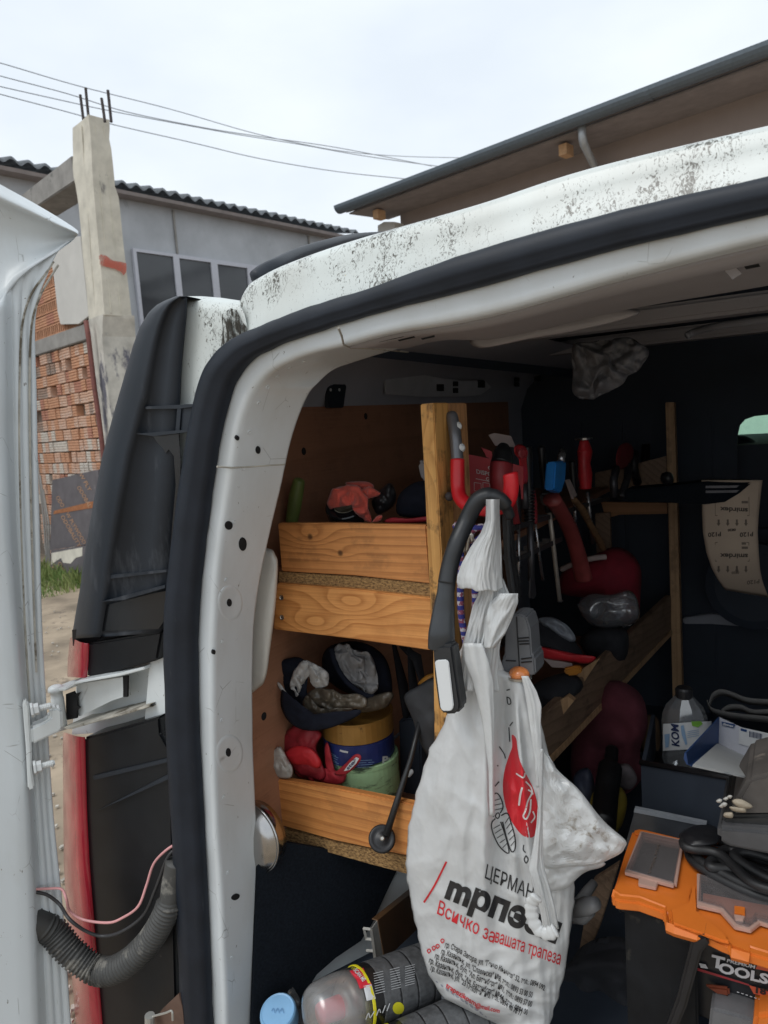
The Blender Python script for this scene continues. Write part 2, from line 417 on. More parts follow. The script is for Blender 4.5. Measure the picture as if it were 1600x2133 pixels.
wall = thing('brick_wall', 'rough wall of hollow clay bricks, part whitewashed, under a grey concrete band', 'wall', (W0.x-1.2, W0.y+.3, 0))
zb = pw(150, 716).z
m = MB(); U = 4.2
def wpt(u, z, o=0): p = W0 + dw*u - nw*o; p.z = z; return p
m.prism([wpt(-.05, -.1, .09), wpt(U, -.1, .09), wpt(U, zb, .09), wpt(-.05, zb, .09)], -nw*.2); m.obj('mortar_bed', m_mortar, wall)
z0, z1 = pw(75, 727).z, pw(75, 702).z
za, zc = pw(172, 712).z, pw(168, 679).z
m = MB(); m.prism([wpt(-.02, za, -.03), wpt(U, za, -.03), wpt(U, zc, -.03), wpt(-.02, zc, -.03)], -nw*.3); m.obj('concrete_band', m_conc_grey, wall, bevel=.01)
def ribbed_brick(L, H, D):
    """hollow clay brick seen on its grooved face: four ribs with grooves between"""
    prof = []; nrib = 4
    for k in range(nrib):
        a = H*k/nrib; b = H*(k+1)/nrib; gq = H*.035
        prof += [(a+gq*.2, D*.5-.010), (a+gq*1.4, D*.5), (b-gq*1.4, D*.5), (b-gq*.2, D*.5-.010)]
    prof = [(0, -D*.5)] + prof + [(H, -D*.5)]
    m = MB(); rows = [[V((x, -y, z)) for z, y in prof] for x in (-L/2, L/2)]
    m.loft(rows, True, True); return m
def mesh_of(mb, name, mats):
    me = bpy.data.meshes.new(name); me.from_pydata(mb.v, [], mb.f)
    bm = bmesh.new(); bm.from_mesh(me); bmesh.ops.recalc_face_normals(bm, faces=bm.faces); bm.to_mesh(me); bm.free()
    for x in mats: me.materials.append(x)
    return me
wrot = Matrix((dw*-1, nw*-1, V((0, 0, 1)))).transposed().to_4x4()
BH = .138; lens = (.115, .125, .235)
ribs = {(l, k): mesh_of(ribbed_brick(l-.006, BH-.010, .12), 'brick', [BR[k]]) for l in lens for k in range(5)}
def place_piece(me, name, u, z, parent, o=.0, tilt=0):
    ob = bpy.data.objects.new(name, me); sc.collection.objects.link(ob); ob.parent = parent; ob.matrix_parent_inverse = parent_inv(parent)
    ob.matrix_basis = Matrix.Translation(wpt(u, z, o)) @ wrot @ Matrix.Rotation(tilt, 4, 'Y'); return ob
rnd = random.Random(11)
row = 0; z = za-BH; 
while z > .0:
    u = .04+rnd.uniform(0, .06); top = row < 6; mid = row > 8
    while u < 2.2:
        l = rnd.choice((.115, .125, .125, .235) if not mid else (.115, .125, .125))
        miss = rnd.random() < (.16 if row in (1, 2, 3, 5, 7) else .03)
        wts = [4, 4, 2, .4, 1.4] if row < 6 else ([4, 5, 1, 2.2, 1] if row < 9 else [4, 4, 1, 3, .8])
        k = rnd.choices(range(5), wts)[0]
        if not miss:
            place_piece(ribs[(l, k)], 'brick', u+l/2, z+.005+rnd.uniform(-.003, .003), wall, rnd.uniform(.0, .022)+.045, rnd.uniform(-.02, .02))
        u += l+.002
    z -= BH; row += 1
# upper block: grooved courses alternating with open hollow ends
m = MB(); ztb = pw(90, 545).z
up = thing('upper_brick_panel', 'fresh orange hollow bricks above the concrete band, open ends showing', 'wall', tuple(wpt(1.2, zc)))
def open_brick(L, H, D):
    """brick laid end-on: a frame of webs round dark cells"""
    m = MB(); t_ = .014; nx = 4
    xs = [-L/2+(L-t_)*k/nx for k in range(nx+1)]
    for x in xs: m.box((x+t_/2, 0, H/2), (t_, D, H))
    for z_ in (t_/2, H-t_/2): m.box((0, .001, z_), (L-.0005, D-.003, t_))
    m.box((0, D*.35, H/2), (L-.002, .01, H-.002)); return m
openb = mesh_of(open_brick(.235, BH-.008, .12), 'brick', [BR[0]])
solid = [mesh_of(ribbed_brick(.235, BH-.008, .12), 'brick', [BR[k]]) for k in (0, 2)]
m.prism([wpt(.3, zc, .1), wpt(3.2, zc, .1), wpt(3.2, ztb, .1), wpt(.3, ztb, .1)], -nw*.1); m.obj('backing', m_hole, up)
z = zc+.003; row = 0
while z < ztb-BH*.5:
    u = .45+(row % 2)*.1
    while u < 3.0:
        place_piece(openb if row % 2 == 0 else solid[rnd.randrange(2)], 'brick', u+.12, z, up, .06+rnd.uniform(0, .008)); u += .24
    z += BH; row += 1
pp = planeP(W0+nw*.045, nw)
m = slab([(118, 495), (168, 492), (185, 658), (164, 675), (126, 676), (120, 650), (111, 567), (105, 543)], pp, -nw*.03)
tag(m.obj('cement_board', m_panel, bevel=.004), 'pale cement board leaning between the bricks and the concrete column', 'board')
m = MB(); pp2 = planeP(W0+nw*.2, nw)
m.tube([pp2(179, 668), pp2(184, 700), pp2(196, 800), pp2(206, 870), pp2(214, 935), pp2(240, 1150)], .026, 8)
tag(m.obj('drain_pipe', m_pipe, smooth=True), 'thin rusty red pipe running down the wall beside the column', 'pipe')

# film faced plywood sheets leaning on the wall
pl1 = planeP(W0+nw*.34, (nw+V((0, 0, .10))).normalized())
ply = thing('plywood_sheet', 'dark film faced sheet with orange lettering leaning on the bricks', 'plywood', tuple(pl1(150, 1145)))
m = slab([(109, 1000), (205, 978), (212, 1130), (104, 1146)], pl1, -nw*.02); m.obj('sheet', m_ply, ply)
m = slab([(113, 1064), (195, 1044), (194, 1058), (112, 1071)], pl1, nw*.004); m.obj('bare_strip', m_plyorange, ply)
for (o, s_) in (((126, 1076), 'ODOBALITY'), ((136, 1070), 'W PLYWOOD'), ((160, 1015), 'ODOBAL'), ((164, 988), 'W PLY'), ((116, 1036), 'ODO')):
    L = len(s_)*8.3
    lettering(s_, o, (L*.50, L*.86), (7, -4), pl1, m_plyink, ply, off=.012, bold=.01)
pl2 = planeP(W0+nw*.48, (nw+V((0, 0, .12))).normalized())
ply2 = thing('plywood_sheet', 'lower scuffed dark sheet with a torn pale top edge, standing in the grass', 'plywood', tuple(pl2(140, 1240)))
m = slab([(106, 1146), (190, 1135), (190, 1270), (106, 1246)], pl2, -nw*.02); m.obj('sheet', m_ply, ply2)
m = slab([(108, 1152), (172, 1140), (172, 1158), (158, 1162), (148, 1174), (132, 1172), (128, 1162), (116, 1170), (108, 1176)], pl2, nw*.004); m.obj('torn_layer', m_conc, ply2)
lettering('W PL', (106, 1178), (16, 36), (7, -3), pl2, m_plyink, ply2, off=.012)
lettering('OD', (120, 1172), (9, 22), (7, -3), pl2, m_plyink, ply2, off=.012)
m = MB()
for k in range(3): m.tube([pl1(78+k*6, 960+k*30), pl1(92+k*5, 1090), pl1(98+k*3, 1190+k*12)], .012, 5)
tag(m.obj('batten_bundle', m_conc_grey), 'thin grey battens leaning beside the dark sheets', 'battens')

# grass at the foot of the wall
m = MB(); rnd = random.Random(3)
for k in range(2600):
    u = rnd.uniform(-.6, 2.6); o = -rnd.uniform(.42, 1.25); p = wpt(u, 0, o); h = rnd.uniform(.03, .17)*(1.2 if o > -.8 else .7)
    a = rnd.uniform(0, 6.28); q = V((math.cos(a), math.sin(a), 0))*.007; l = V((rnd.uniform(-1, 1), rnd.uniform(-1, 1), 0))*h*.5
    m.add([p-q, p+q, p+l*.5+q*.6+V((0, 0, h*.7)), p+l+V((0, 0, h))], [(0, 1, 2, 3)])
t = NT('grass blades'); t.set('Base Color', t.ramp(t.noise(t.coord(), 6, 3), [(.35, (.10, .17, .035)), (.65, (.30, .33, .12))])); t.set('Roughness', .7)
stuff(m.obj('grass', t.m))
m = MB(); rnd = random.Random(5)
for k in range(260):
    px, py = rnd.uniform(60, 220), rnd.uniform(1262, 2133); p = PZ(px, py, .015); s_ = rnd.uniform(.004, .02)**1.0
    m.box((p.x, p.y, .012), (s_, s_*rnd.uniform(.5, 1), s_*.5), Matrix.Rotation(rnd.uniform(0, 3), 3, 'Z'))
stuff(m.obj('gravel', mat('pebbles', (.42, .39, .34), .9, var=.3)))

# ================================================================ grey workshop behind
df = V((.22, .975, 0)).normalized(); nf = V((.975, -.22, 0)).normalized()
F0 = PD(300, 520, 12); F0.z = 0; pf = planeP(F0, nf)
ws = thing('workshop_building', 'long grey rendered workshop with a corrugated roof and dark windows', 'building', tuple(F0))
def fpt(u, z, o=0): p = F0+df*u-nf*o; p.z = z; return p
def fu(px, py): return (pf(px, py)-F0).dot(df)
ztop = pf(300, 413).z; u0 = -9; u1 = fu(905, 520)+6
m = MB(); m.prism([fpt(u0, -.1, .02), fpt(u1, -.1, .02), fpt(u1, ztop, .02), fpt(u0, ztop, .02)], -nf*5); m.obj('rendered_wall', m_plaster, ws)
zw1 = pf(310, 523).z; zw0 = zw1-2.6
us = [fu(274, 523), fu(362, 535), fu(441, 545), fu(517, 556), fu(600, 565)]
m = MB()
rows = []
nu = 160; ur = fu(733, 492)
for k in range(nu+1):
    u = u0+(ur-u0)*k/nu*1.0; 
    row = []
    for (o, dz) in ((-.28, -.04), (-.27, 0), (5, 1.3)):
        row.append(fpt(u, ztop+.10+dz+.035*math.sin(u*2*math.pi/.19*.5*2), o))
    rows.append(row)
nu = int((ur-u0)/.19*8); rows = []
for k in range(nu+1):
    u = u0+(ur-u0)*k/nu; zz = .034*math.sin(2*math.pi*u/.24)+.012*noise.noise(V((u*1.3, 0, 0)))
    rows.append([fpt(u, ztop+.05+zz, -.28), fpt(u, ztop+.09+zz, -.28), fpt(u, ztop+1.3+zz, 5)])
m.loft(rows); m.obj('corrugated_roof', m_roofsheet, ws, smooth=True)
m = MB(); m.prism([fpt(u0, ztop-.07, -.22), fpt(ur, ztop-.07, -.22), fpt(ur, ztop-.02, -.24), fpt(u0, ztop-.02, -.24)], -nf*.25); m.obj('eaves_board', m_soffit, ws)
for k in range(4):
    a, b = us[k], us[k+1]; fr = .035+.008*k
    m = MB()
    for (x0, x1, za_, zb_) in ((a, a+fr*1.7, zw0, zw1), (b-fr*1.2, b, zw0, zw1), (a+fr*1.7, b-fr*1.2, zw1-fr*1.4, zw1), (a+fr*1.7, b-fr*1.2, zw0, zw0+fr*2)):
        m.prism([fpt(x0, za_, -.05), fpt(x1, za_, -.05), fpt(x1, zb_, -.05), fpt(x0, zb_, -.05)], -nf*.06)
    fo = m.obj('window', m_winframe, ws)
    m = MB(); m.prism([fpt(a+fr, zw0+.05, -.02), fpt(b-fr, zw0+.05, -.02), fpt(b-fr, zw1-.05, -.02), fpt(a+fr, zw1-.05, -.02)], -nf*.02); m.obj('pane', m_winglass, fo)
for px in (362, 640):
    u = fu(px, 470); m = MB(); m.prism([fpt(u, zw1+.02, -.012), fpt(u+.035, zw1+.02, -.012), fpt(u+.035, ztop-.1, -.012), fpt(u, ztop-.1, -.012)], -nf*.02); m.obj('panel_joint', m_conc_grey, ws)

# ================================================================ house with the long gutter, right
ZS = 4.6
E0 = PZ(706, 440, ZS); E1 = PZ(1640, 92, ZS); de = (E1-E0).normalized(); ne = V((de.y, -de.x, 0)); 
if ne.dot(CAM-E0) < 0: ne = -ne
E2 = E0+de*14
hs = thing('house', 'low brown house with a dark grey gutter, deep eaves and a short zinc downpipe', 'house', (E0.x+3, E0.y, 0))
def ept(s_, o, z): p = E0+de*s_-ne*o; p.z = z; return p
m = MB(); sec = [(math.cos(a)*.10, math.sin(a)*.10) for a in [math.pi+math.pi*k/8 for k in range(9)]]
sec2 = sec+[(x*.86, y*.86) for x, y in sec[::-1]]
m.loft([[ept(s_, -x+.0, ZS+.06+y) for x, y in sec2] for s_ in (0, 14)], True, True); m.obj('gutter', m_gutter, hs, smooth=False)
for s_ in (2.2, 4.6, 7.1): 
    m = MB(); m.loft([[ept(s_+d_, -x*1.05, ZS+.058+y*1.06) for x, y in sec] for d_ in (0, .05)]); m.obj('gutter_joint', m_gutter, hs)
m = MB(); m.prism([ept(.05, .10, ZS-.02), ept(14, .10, ZS-.02), ept(14, 6, ZS+1.9), ept(.05, 6, ZS+1.9)], (0, 0, .12)); m.obj('roof', m_soffit, hs)
m = MB()
for k in range(46):
    s_ = .2+k*.3; m.lathe([(.045, 0), (.06, .1), (.05, .3)], ept(s_, .03, ZS+.055), -ne+V((0, 0, .25)), 8)
stuff(m.obj('tile_row', m_roofsheet, hs))
m = MB(); m.prism([ept(.1, .11, ZS-.05), ept(14, .11, ZS-.05), ept(14, .95, ZS+.0), ept(.1, .95, ZS+.0)], (0, 0, .02)); m.obj('soffit', m_soffit, hs)
WZ = PZ(835, 462, 4.2); sw = (PP(835, 470, ept(0, .9, 0), ne)-E0).dot(de)
m = MB(); m.prism([ept(sw, .9, -.1), ept(14, .9, -.1), ept(14, .9, ZS+.1), ept(sw, .9, ZS+.1)], -ne*5); m.obj('rendered_wall', m_house, hs)
pe = planeP(ept(0, .25, 0), ne)
for (px, py) in ((782, 446), (1172, 311)):
    s_ = (pe(px, py)-E0).dot(de); zz = pe(px, py).z
    m = MB(); m.prism([ept(s_-.05, .25, zz-.06), ept(s_+.05, .25, zz-.06), ept(s_+.05, .25, zz+.06), ept(s_-.05, .25, zz+.06)], -ne*.16); m.obj('rafter_end', m_rafter, hs)
pe2 = planeP(ept(0, .1, 0), ne); pe3 = planeP(ept(0, .8, 0), ne)
m = MB(); m.tube([pe2(1212, 255), pe2(1213, 285), pe2(1216, 300), pe3(1238, 345), pe3(1242, 380)], .045, 10); m.obj('downpipe', m_down, hs, smooth=True)
m = slab([(787, 470), (800, 462), (822, 462), (824, 500), (787, 500)], planeP(ept(0, .6, 0)+V((0, 0, 0)), ne), -ne*.2); m.obj('vent_box', m_panel, hs)

# ================================================================ overhead wires
WR = [('topmost sagging overhead wire crossing behind the rebar', [(-60, 118), (0, 131), (160, 178), (350, 226), (520, 275), (640, 302), (730, 317), (850, 326), (1000, 329)], 11, 19),
      ('second overhead wire from the top, meeting another near the middle', [(-60, 140), (0, 158), (140, 195), (260, 232), (420, 265), (540, 284), (700, 307), (900, 346)], 11, 17),
      ('third overhead wire, braided close below the second', [(-60, 165), (0, 180), (120, 207), (230, 231), (400, 263), (500, 281), (620, 300), (760, 325), (940, 350)], 11.5, 17),
      ('lowest overhead wire passing behind the column top', [(-60, 178), (0, 196), (140, 233), (230, 258), (400, 297), (540, 330), (700, 357), (850, 373)], 11, 16)]
for lab, pts, d0, d1 in WR:
    P = []
    for q in smooth_pts([(a, b, 0) for a, b in pts], 6): P.append(PD(q.x, q.y, d0+(d1-d0)*(q.x+60)/1060))
    m = MB(); m.tube(P, .009, 6); tag(m.obj('overhead_wire', m_wire), lab, 'wire', 'overhead wires across the sky')
# ================================================================ the van
def paint(name, col=(.67, .71, .72), spots=.0, var=.03):
    """white paint: chips, dark lichen specks where spots > 0"""
    t = NT(name); oc = t.n('TexCoord').outputs['Object']
    base = t.ramp(t.noise(oc, 4, 4), [(.3, mul(col, 1-var)), (.7, mul(col, 1+var))])
    ch = t.noise(t.coord((1, 1, .5)), 90, 3, .7); cf = t.ramp(ch, [(.70, 0), (.735, .85)])
    base = t.mix(cf, base, (.16, .15, .13))
    sc_ = t.n('TexVoronoi', {'feature': 'DISTANCE_TO_EDGE'}, Vector=t.coord((1, 1, .6)), Scale=18, Randomness=1)
    sf = t.math('MULTIPLY', t.ramp(sc_.outputs[0], [(0, 1), (.009, 0)]), t.ramp(t.noise(oc, 16, 2), [(.57, 0), (.64, .7)]))
    base = t.mix(sf, base, (.13, .13, .12))
    gr = t.noise(t.coord((1, 1, .35)), 7, 6, .6); base = t.mix(t.math('MULTIPLY', t.ramp(gr, [(.45, 0), (.75, 1)]), .38), base, (.40, .385, .34))
    if spots:
        bmp = t.n('Mapping', Vector=oc); bmp.inputs['Location'].default_value = (2.3, 0, 1.1); bmp.inputs['Scale'].default_value = (1, 1, .6); big = t.noise(bmp.outputs[0], 7.5, 4, .6); sm_ = t.noise(t.coord((1.2, 1.2, .6)), 150, 6, .8, 1.6); 
        sp = t.ramp(t.math('ADD', sm_, t.math('MULTIPLY', t.math('SUBTRACT', big, .5), spots)), [(.56, 0), (.595, .96)])
        base = t.mix(sp, base, (.055, .05, .035))
        ye = t.ramp(t.noise(oc, 210, 2, .5), [(.79, 0), (.8, 1)]); base = t.mix(ye, base, (.55, .38, .05))
    t.set('Base Color', base); t.set('Roughness', .36); t.set('Coat Weight', .25); t.set('Coat Roughness', .2)
    t.bump(t.noise(oc, 300, 2), .03, .001); return t.m
m_white = paint('van white paint'); m_white_lichen = paint('white paint with lichen', (.61, .65, .63), .85)
m_white_in = paint('inner white paint', (.62, .66, .685)); m_white_door = paint('door white paint', (.63, .675, .70))
m_rubber = mat('door rubber', (.012, .016, .024), .5, var=.25, scale=14, bump=.08, bscale=200, spec=.3, dirt=((.07, .072, .08), .22, 30, (1, 1, .25)))
m_trim = mat('black grained trim', (.015, .020, .028), .5, spec=.38, var=.2, scale=7, bump=.12, bscale=500, dirt=((.055, .06, .07), .35, 9, (1, 1, .3)))
m_lampblack = mat('black lamp housing', (.007, .008, .010), .33, var=.3, scale=12, spec=.3, dirt=((.10, .095, .085), .16, 26))
m_red_lens = mat('red lamp lens', (.36, .02, .035), .16, var=.25, scale=10, coat=.6, dirt=((.5, .2, .18), .16, 20, (1, 1, .2)))
m_grey_metal = mat('inner grey panel', (.34, .355, .40), .55, var=.1, scale=4, dirt=((.09, .09, .1), .2, 10))
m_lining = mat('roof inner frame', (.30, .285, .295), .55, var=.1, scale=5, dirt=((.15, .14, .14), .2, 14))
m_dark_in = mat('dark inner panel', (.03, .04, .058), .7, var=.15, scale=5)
m_carpet = mat('black carpet', (.010, .013, .018), 1, var=.3, scale=200, bump=.4, bscale=500, spec=.1)
m_bolt = mat('painted bolt', (.6, .62, .62), .4, .0, var=.06)
m_grime = mat('grimy white metal', (.42, .40, .35), .7, var=.3, scale=22, bump=.2, bscale=120, dirt=((.14, .12, .09), .45, 18))
m_blackvoid = flat('open hole', (.006, .006, .007), .9)

Y0 = .92
van = thing('delivery_van', 'white cargo van seen from behind, rear doorway open and its left door swung out', 'van', (-.3, Y0, 0))
outer = [(387, 2300), (387, 2133), (377, 1900), (366, 1700), (356, 1500), (352, 1300), (366, 1150), (386, 1000), (402, 900), (424, 800), (446, 752), (482, 712), (540, 682), (600, 658), (672, 632), (800, 591), (1000, 521), (1300, 438), (1600, 370), (1900, 312)]
inner = [(447, 2300), (445, 2133), (436, 1900), (426, 1700), (416, 1500), (415, 1300), (428, 1150), (448, 1000), (464, 900), (486, 815), (507, 775), (536, 745), (580, 722), (640, 700), (704, 679), (815, 646), (1010, 596), (1305, 516), (1600, 448), (1900, 386)]
flange = [(473, 2300), (471, 2133), (462, 1900), (450, 1700), (444, 1500), (446, 1300), (457, 1150), (479, 1000), (495, 900), (518, 830), (540, 796), (568, 771), (604, 752), (655, 734), (715, 720), (820, 692), (1015, 656), (1310, 573), (1600, 498), (1900, 432)]
far = [(547, 2300), (545, 2133), (540, 1900), (532, 1700), (526, 1500), (529, 1300), (553, 1150), (588, 1000), (611, 900), (640, 825), (665, 795), (695, 770), (735, 755), (790, 738), (850, 722), (930, 705), (1050, 700), (1318, 640), (1602, 592), (1900, 530)]
N_ = len(outer)
def S(pts, k=5): return smooth_pts([(a, b, 0) for a, b in pts], k)
So, Si, Sf, Sa = S(outer), S(inner), S(flange), S(far)
# seal: a fat D-section that stands out of the opening plane, with a seam
rows = []
for i in range(len(So)):
    a = PY(So[i].x, So[i].y, Y0); b = PY(Si[i].x, Si[i].y, Y0); c = (a+b)/2; h = (b-a).length/2
    row = []
    for k in range(13):
        th = math.pi*k/12; f_ = -math.cos(th); bulge = math.sin(th)**.7*min(.030, h*.9)
        p = c+(b-a)*.5*f_ + V((0, -bulge, 0))
        if k == 8: p = p+V((0, .0035, 0))
        p += V((noise.noise(p*40), noise.noise(p*40+V((4, 4, 4))), noise.noise(p*40+V((8, 8, 8)))))*.0012
        row.append(p)
    rows.append(row)
m = MB(); m.loft(rows); m.obj('door_seal', m_rubber, van, smooth=True)
# jamb: flange facing back, rounded edge, then the reveal running in
rows = []
for i in range(len(Si)):
    t_ = i/(len(Si)-1); top = max(0, min(1, (t_-.5)/.25)); yf = Y0+.115+.15*top
    a = PY(Si[i].x, Si[i].y, Y0+.004); b = PY(Sf[i].x, Sf[i].y, Y0+.006); c = PY(Sa[i].x, Sa[i].y, yf)
    a = a+(a-b)*.5
    d1 = (c-b); row = [a, a.lerp(b, .75), b.lerp(a, .10)+V((0, -.001, 0)), b+V((0, .002, 0))+d1*.02, b+d1*.10, b+d1*.4, b+d1*.7, b+d1*.97]
    e_ = c; n_out = (a-c); n_out.y = 0; row += [e_, e_+n_out.normalized()*.012+V((0, .004, 0)), e_+n_out.normalized()*.05+V((0, .03, 0))]
    row = [p + V((0, noise.noise(p*14)*.0015, 0)) for p in row]
    rows.append(row)
m = MB(); m.loft(rows); jamb = m.obj('door_jamb', m_white_in, van, smooth=True)
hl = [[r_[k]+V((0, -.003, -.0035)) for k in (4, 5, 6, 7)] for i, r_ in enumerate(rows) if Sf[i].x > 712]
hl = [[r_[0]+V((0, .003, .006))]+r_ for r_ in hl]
m = MB(); m.loft(hl); m.obj('header_shade', m_lining, van, smooth=True)  # grey sheet over the white header, its shade given as colour
# the reveal as a measuring surface (left side): plane through three of its points
q0, q1, q2 = rows[25][4], rows[25][7], rows[12][4]
njb = (q1-q0).cross(q2-q0).normalized(); 
if njb.dot(CAM-q0) < 0: njb = -njb
pj = planeP(q0, njb)
def jamb_hole(px, py, rx, ry, rot=0):
    pts = []
    for k in range(16):
        a = 2*math.pi*k/16; x = rx*math.cos(a); y = ry*math.sin(a); pts.append((px+x*math.cos(rot)-y*math.sin(rot), py+x*math.sin(rot)+y*math.cos(rot)))
    i_ = min(range(len(Si)), key=lambda k: abs((Sf[k].y+Sa[k].y)/2-py) + (0 if k < 50 else 999)); 
    r_ = rows[i_]; n_ = (r_[6]-r_[4]).cross(rows[min(i_+1, len(rows)-1)][5]-r_[5]).normalized()
    if n_.dot(CAM-r_[5]) < 0: n_ = -n_
    pr_ = planeP(r_[5], n_)
    m = MB(); W = [pr_(*p)+n_*.0016 for p in pts]; m.prism(W, -n_*.004); m.obj('jamb_hole', m_blackvoid, van)
    return pr_, n_
for a in ((537, 937, 5, 8), (494, 912, 4, 5), (476, 1094, 8, 9), (505, 1133, 8, 14), (477, 1255, 5, 8), (475, 1567, 5, 9), (490, 1868, 9, 6, -.5), (445, 1358, 3, 5)): jamb_hole(*a)
for px, py, rx, ry in ((480, 1256, 27, 40), (478, 1570, 30, 42)):
    i_ = min(range(50), key=lambda k: abs((Sf[k].y+Sa[k].y)/2-py)); r_ = rows[i_]; n_ = (r_[6]-r_[4]).cross(rows[i_+1][5]-r_[5]).normalized()
    if n_.dot(CAM-r_[5]) < 0: n_ = -n_
    pr_ = planeP(r_[5], n_); rr = []
    for s_, h in ((1, -.001), (.92, .0006), (.8, .0012), (.7, .0008), (.3, .0004), (.01, .0002)):
        rr.append([pr_(px+rx*s_*math.cos(2*math.pi*k/28), py+ry*s_*math.sin(2*math.pi*k/28))+n_*h for k in range(28)])
    m = MB(); m.loft(rr, True, True); m.obj('pressed_boss', m_white_in, van, smooth=True)
for i_ in list(range(8, 62, 4)):
    r_ = rows[i_]; n_ = (r_[6]-r_[4]).cross(rows[i_+1][5]-r_[5]).normalized()
    if n_.dot(CAM-r_[5]) < 0: n_ = -n_
    c_ = r_[4].lerp(r_[5], .35); m = MB(); m.lathe([(.0, -.0004), (.0022, .0), (.0030, .0007), (.0036, .0004), (.0040, -.0006)], c_+n_*.0006, n_, 14); m.obj('spot_weld', m_white_in, van, smooth=True)
# overlap seam of the two jamb sheets
for seam in ([(452, 972), (480, 974), (520, 972), (560, 969), (594, 967)], [(705, 683), (712, 700), (716, 718), (730, 724), (790, 727), (850, 733)]):
    P = []
    for px, py in seam:
        best = None
        P.append((px, py))
    i_ = min(range(len(Si)), key=lambda k: abs(Sf[k].y-seam[2][1])+abs(Sf[k].x-seam[2][0])); r_ = rows[i_]
    n_ = (r_[6]-r_[4]).cross(rows[i_+1][5]-r_[5]).normalized()
    if n_.dot(CAM-r_[5]) < 0: n_ = -n_
    pr_ = planeP(r_[5], n_)
    m = MB(); m.tube([pr_(*p) for p in P], .0016, 6); m.obj('seam_bead', m_grime, van)

# roof edge: lichen covered band above the opening, rim, then roof skin going forward
top_o = [(496, 668), (503, 645), (511, 615), (522, 594), (534, 582), (600, 549), (740, 500), (1000, 425), (1230, 351), (1600, 262), (1900, 198)]
low_o = [(500, 705), (512, 700), (528, 694), (545, 687), (566, 678), (640, 650), (770, 608), (1015, 524), (1240, 462), (1600, 378), (1900, 318)]
St, Sl = S(top_o, 6), S(low_o, 6); rows2 = []
for i in range(len(St)):
    a = PY(Sl[i].x, Sl[i].y, Y0+.010); b = PY(St[i].x, St[i].y, Y0+.045)
    wob = V((0, noise.noise(b*9)*.0012, 0))
    row = [a, a.lerp(b, .3)+V((0, -.004, 0))+wob, a.lerp(b, .6)+V((0, -.006, 0))+wob, a.lerp(b, .82)+V((0, -.012, 0)), a.lerp(b, .93)+V((0, -.010, .0)), b, b+V((0, .02, .002)), b+V((0, .10, -.004)), b+V((0, .5, .0)), b+V((0, 2.3, -.03))]
    rows2.append(row)
m = MB(); m.loft(rows2); m.obj('roof_panel', m_white_lichen, van, smooth=True)
# left body corner (white) behind seal and trim
lt = [(617, 380), (640, 378), (700, 377), (770, 375), (850, 372), (1000, 362), (1200, 352), (1300, 325), (1400, 310), (1520, 300), (1600, 320), (1800, 330), (2300, 345)]
rt = [(617, 497), (640, 506), (700, 520), (770, 470), (850, 425), (1000, 398), (1200, 372), (1300, 366), (1400, 366), (1520, 370), (1600, 375), (1800, 385), (2300, 400)]
rows3 = [[PY(382, 617, Y0+.14), PY(420, 617, Y0+.14), PY(460, 620, Y0+.14), PY(500, 626, Y0+.14)]]
for dy, yy in ((0, .05), (10, .022)):
    rows3.append([PY(386, 617+dy, Y0+yy), PY(420, 617+dy, Y0+yy), PY(460, 621+dy, Y0+yy), PY(500, 627+dy, Y0+yy)])
for y in (650, 700, 770, 850, 930, 1000, 1100, 1200, 1300, 1400, 1500, 1600, 1800, 2000, 2300):
    l = lerp_tab(lt, y)[0]; r_ = lerp_tab(rt, y)[0]
    rows3.append([PY(l+(r_-l)*k/3, y, Y0+(.016 if k < 3 else .012)) for k in range(4)])
m = MB(); m.loft(rows3[:10]); m.obj('body_corner', m_white_lichen, van, smooth=True)
m = MB(); m.loft(rows3[9:]); m.obj('body_corner', m_white, van, smooth=True)
stain = slab([(462, 655), (480, 642), (492, 645), (503, 668), (520, 690), (500, 700), (484, 722), (468, 742), (460, 720), (463, 690)], planeY(Y0+.009), (0, .001, 0))
t = NT('black lichen'); dn = t.noise(t.coord((1, 1, .35)), 150, 6, .75); bs = t.n('BsdfTransparent'); t.set('Base Color', (.035, .03, .022, 1)); t.set('Roughness', .9)
ms = t.n('MixShader', _0=t.ramp(dn, [(.44, 0), (.56, .95)]), _1=bs.outputs[0], _2=t.b.outputs[0]); t.t.links.new(ms.outputs[0], t.out.inputs[0])
stain.obj('lichen_patch', t.m, van)

# black corner trim over the lamps
TR = [(617, 366, 391), (622, 352, 391), (632, 330, 390), (650, 310, 390), (680, 292, 387), (720, 277, 383), (770, 263, 379), (850, 240, 375), (950, 213, 373), (1050, 194, 367), (1150, 177, 359), (1225, 165, 355), (1270, 157, 352), (1300, 152, 346), (1318, 150, 336), (1326, 152, 330)]
rows4 = []
for y in range(617, 1327, 9):
    l, r_ = lerp_tab(TR, y); wd = r_-l; bw = min(58, wd*.45); yy = y
    top_f = max(0, 1-(y-617)/40)
    def q(x, Y, dy=0): return PY(x, y+dy+(x-r_)*-.06*(1 if y > 1200 else 0), Y)
    p = [q(r_, Y0+.012), q(r_-3, Y0-.004), q(r_-wd*.25, Y0-.006), q(l+bw*1.08, Y0-.008), q(l+bw, Y0-.016), q(l+bw*.75, Y0-.017), q(l+bw*.4, Y0-.008), q(l+bw*.18, Y0+.010), q(l+bw*.06, Y0+.034), q(l, Y0+.07)]
    e_ = p[-1]; p += [e_+V((.004, .08, 0)), e_+V((.02, .4, 0))]
    rows4.append(p)
rows4.insert(0, [p+V((0, .06, -.002)) for p in rows4[0]])
rows4.append([p+V((.004, .05, .003)) for p in rows4[-1]])
m = MB(); m.loft(rows4); m.obj('corner_trim', m_trim, van, smooth=True)
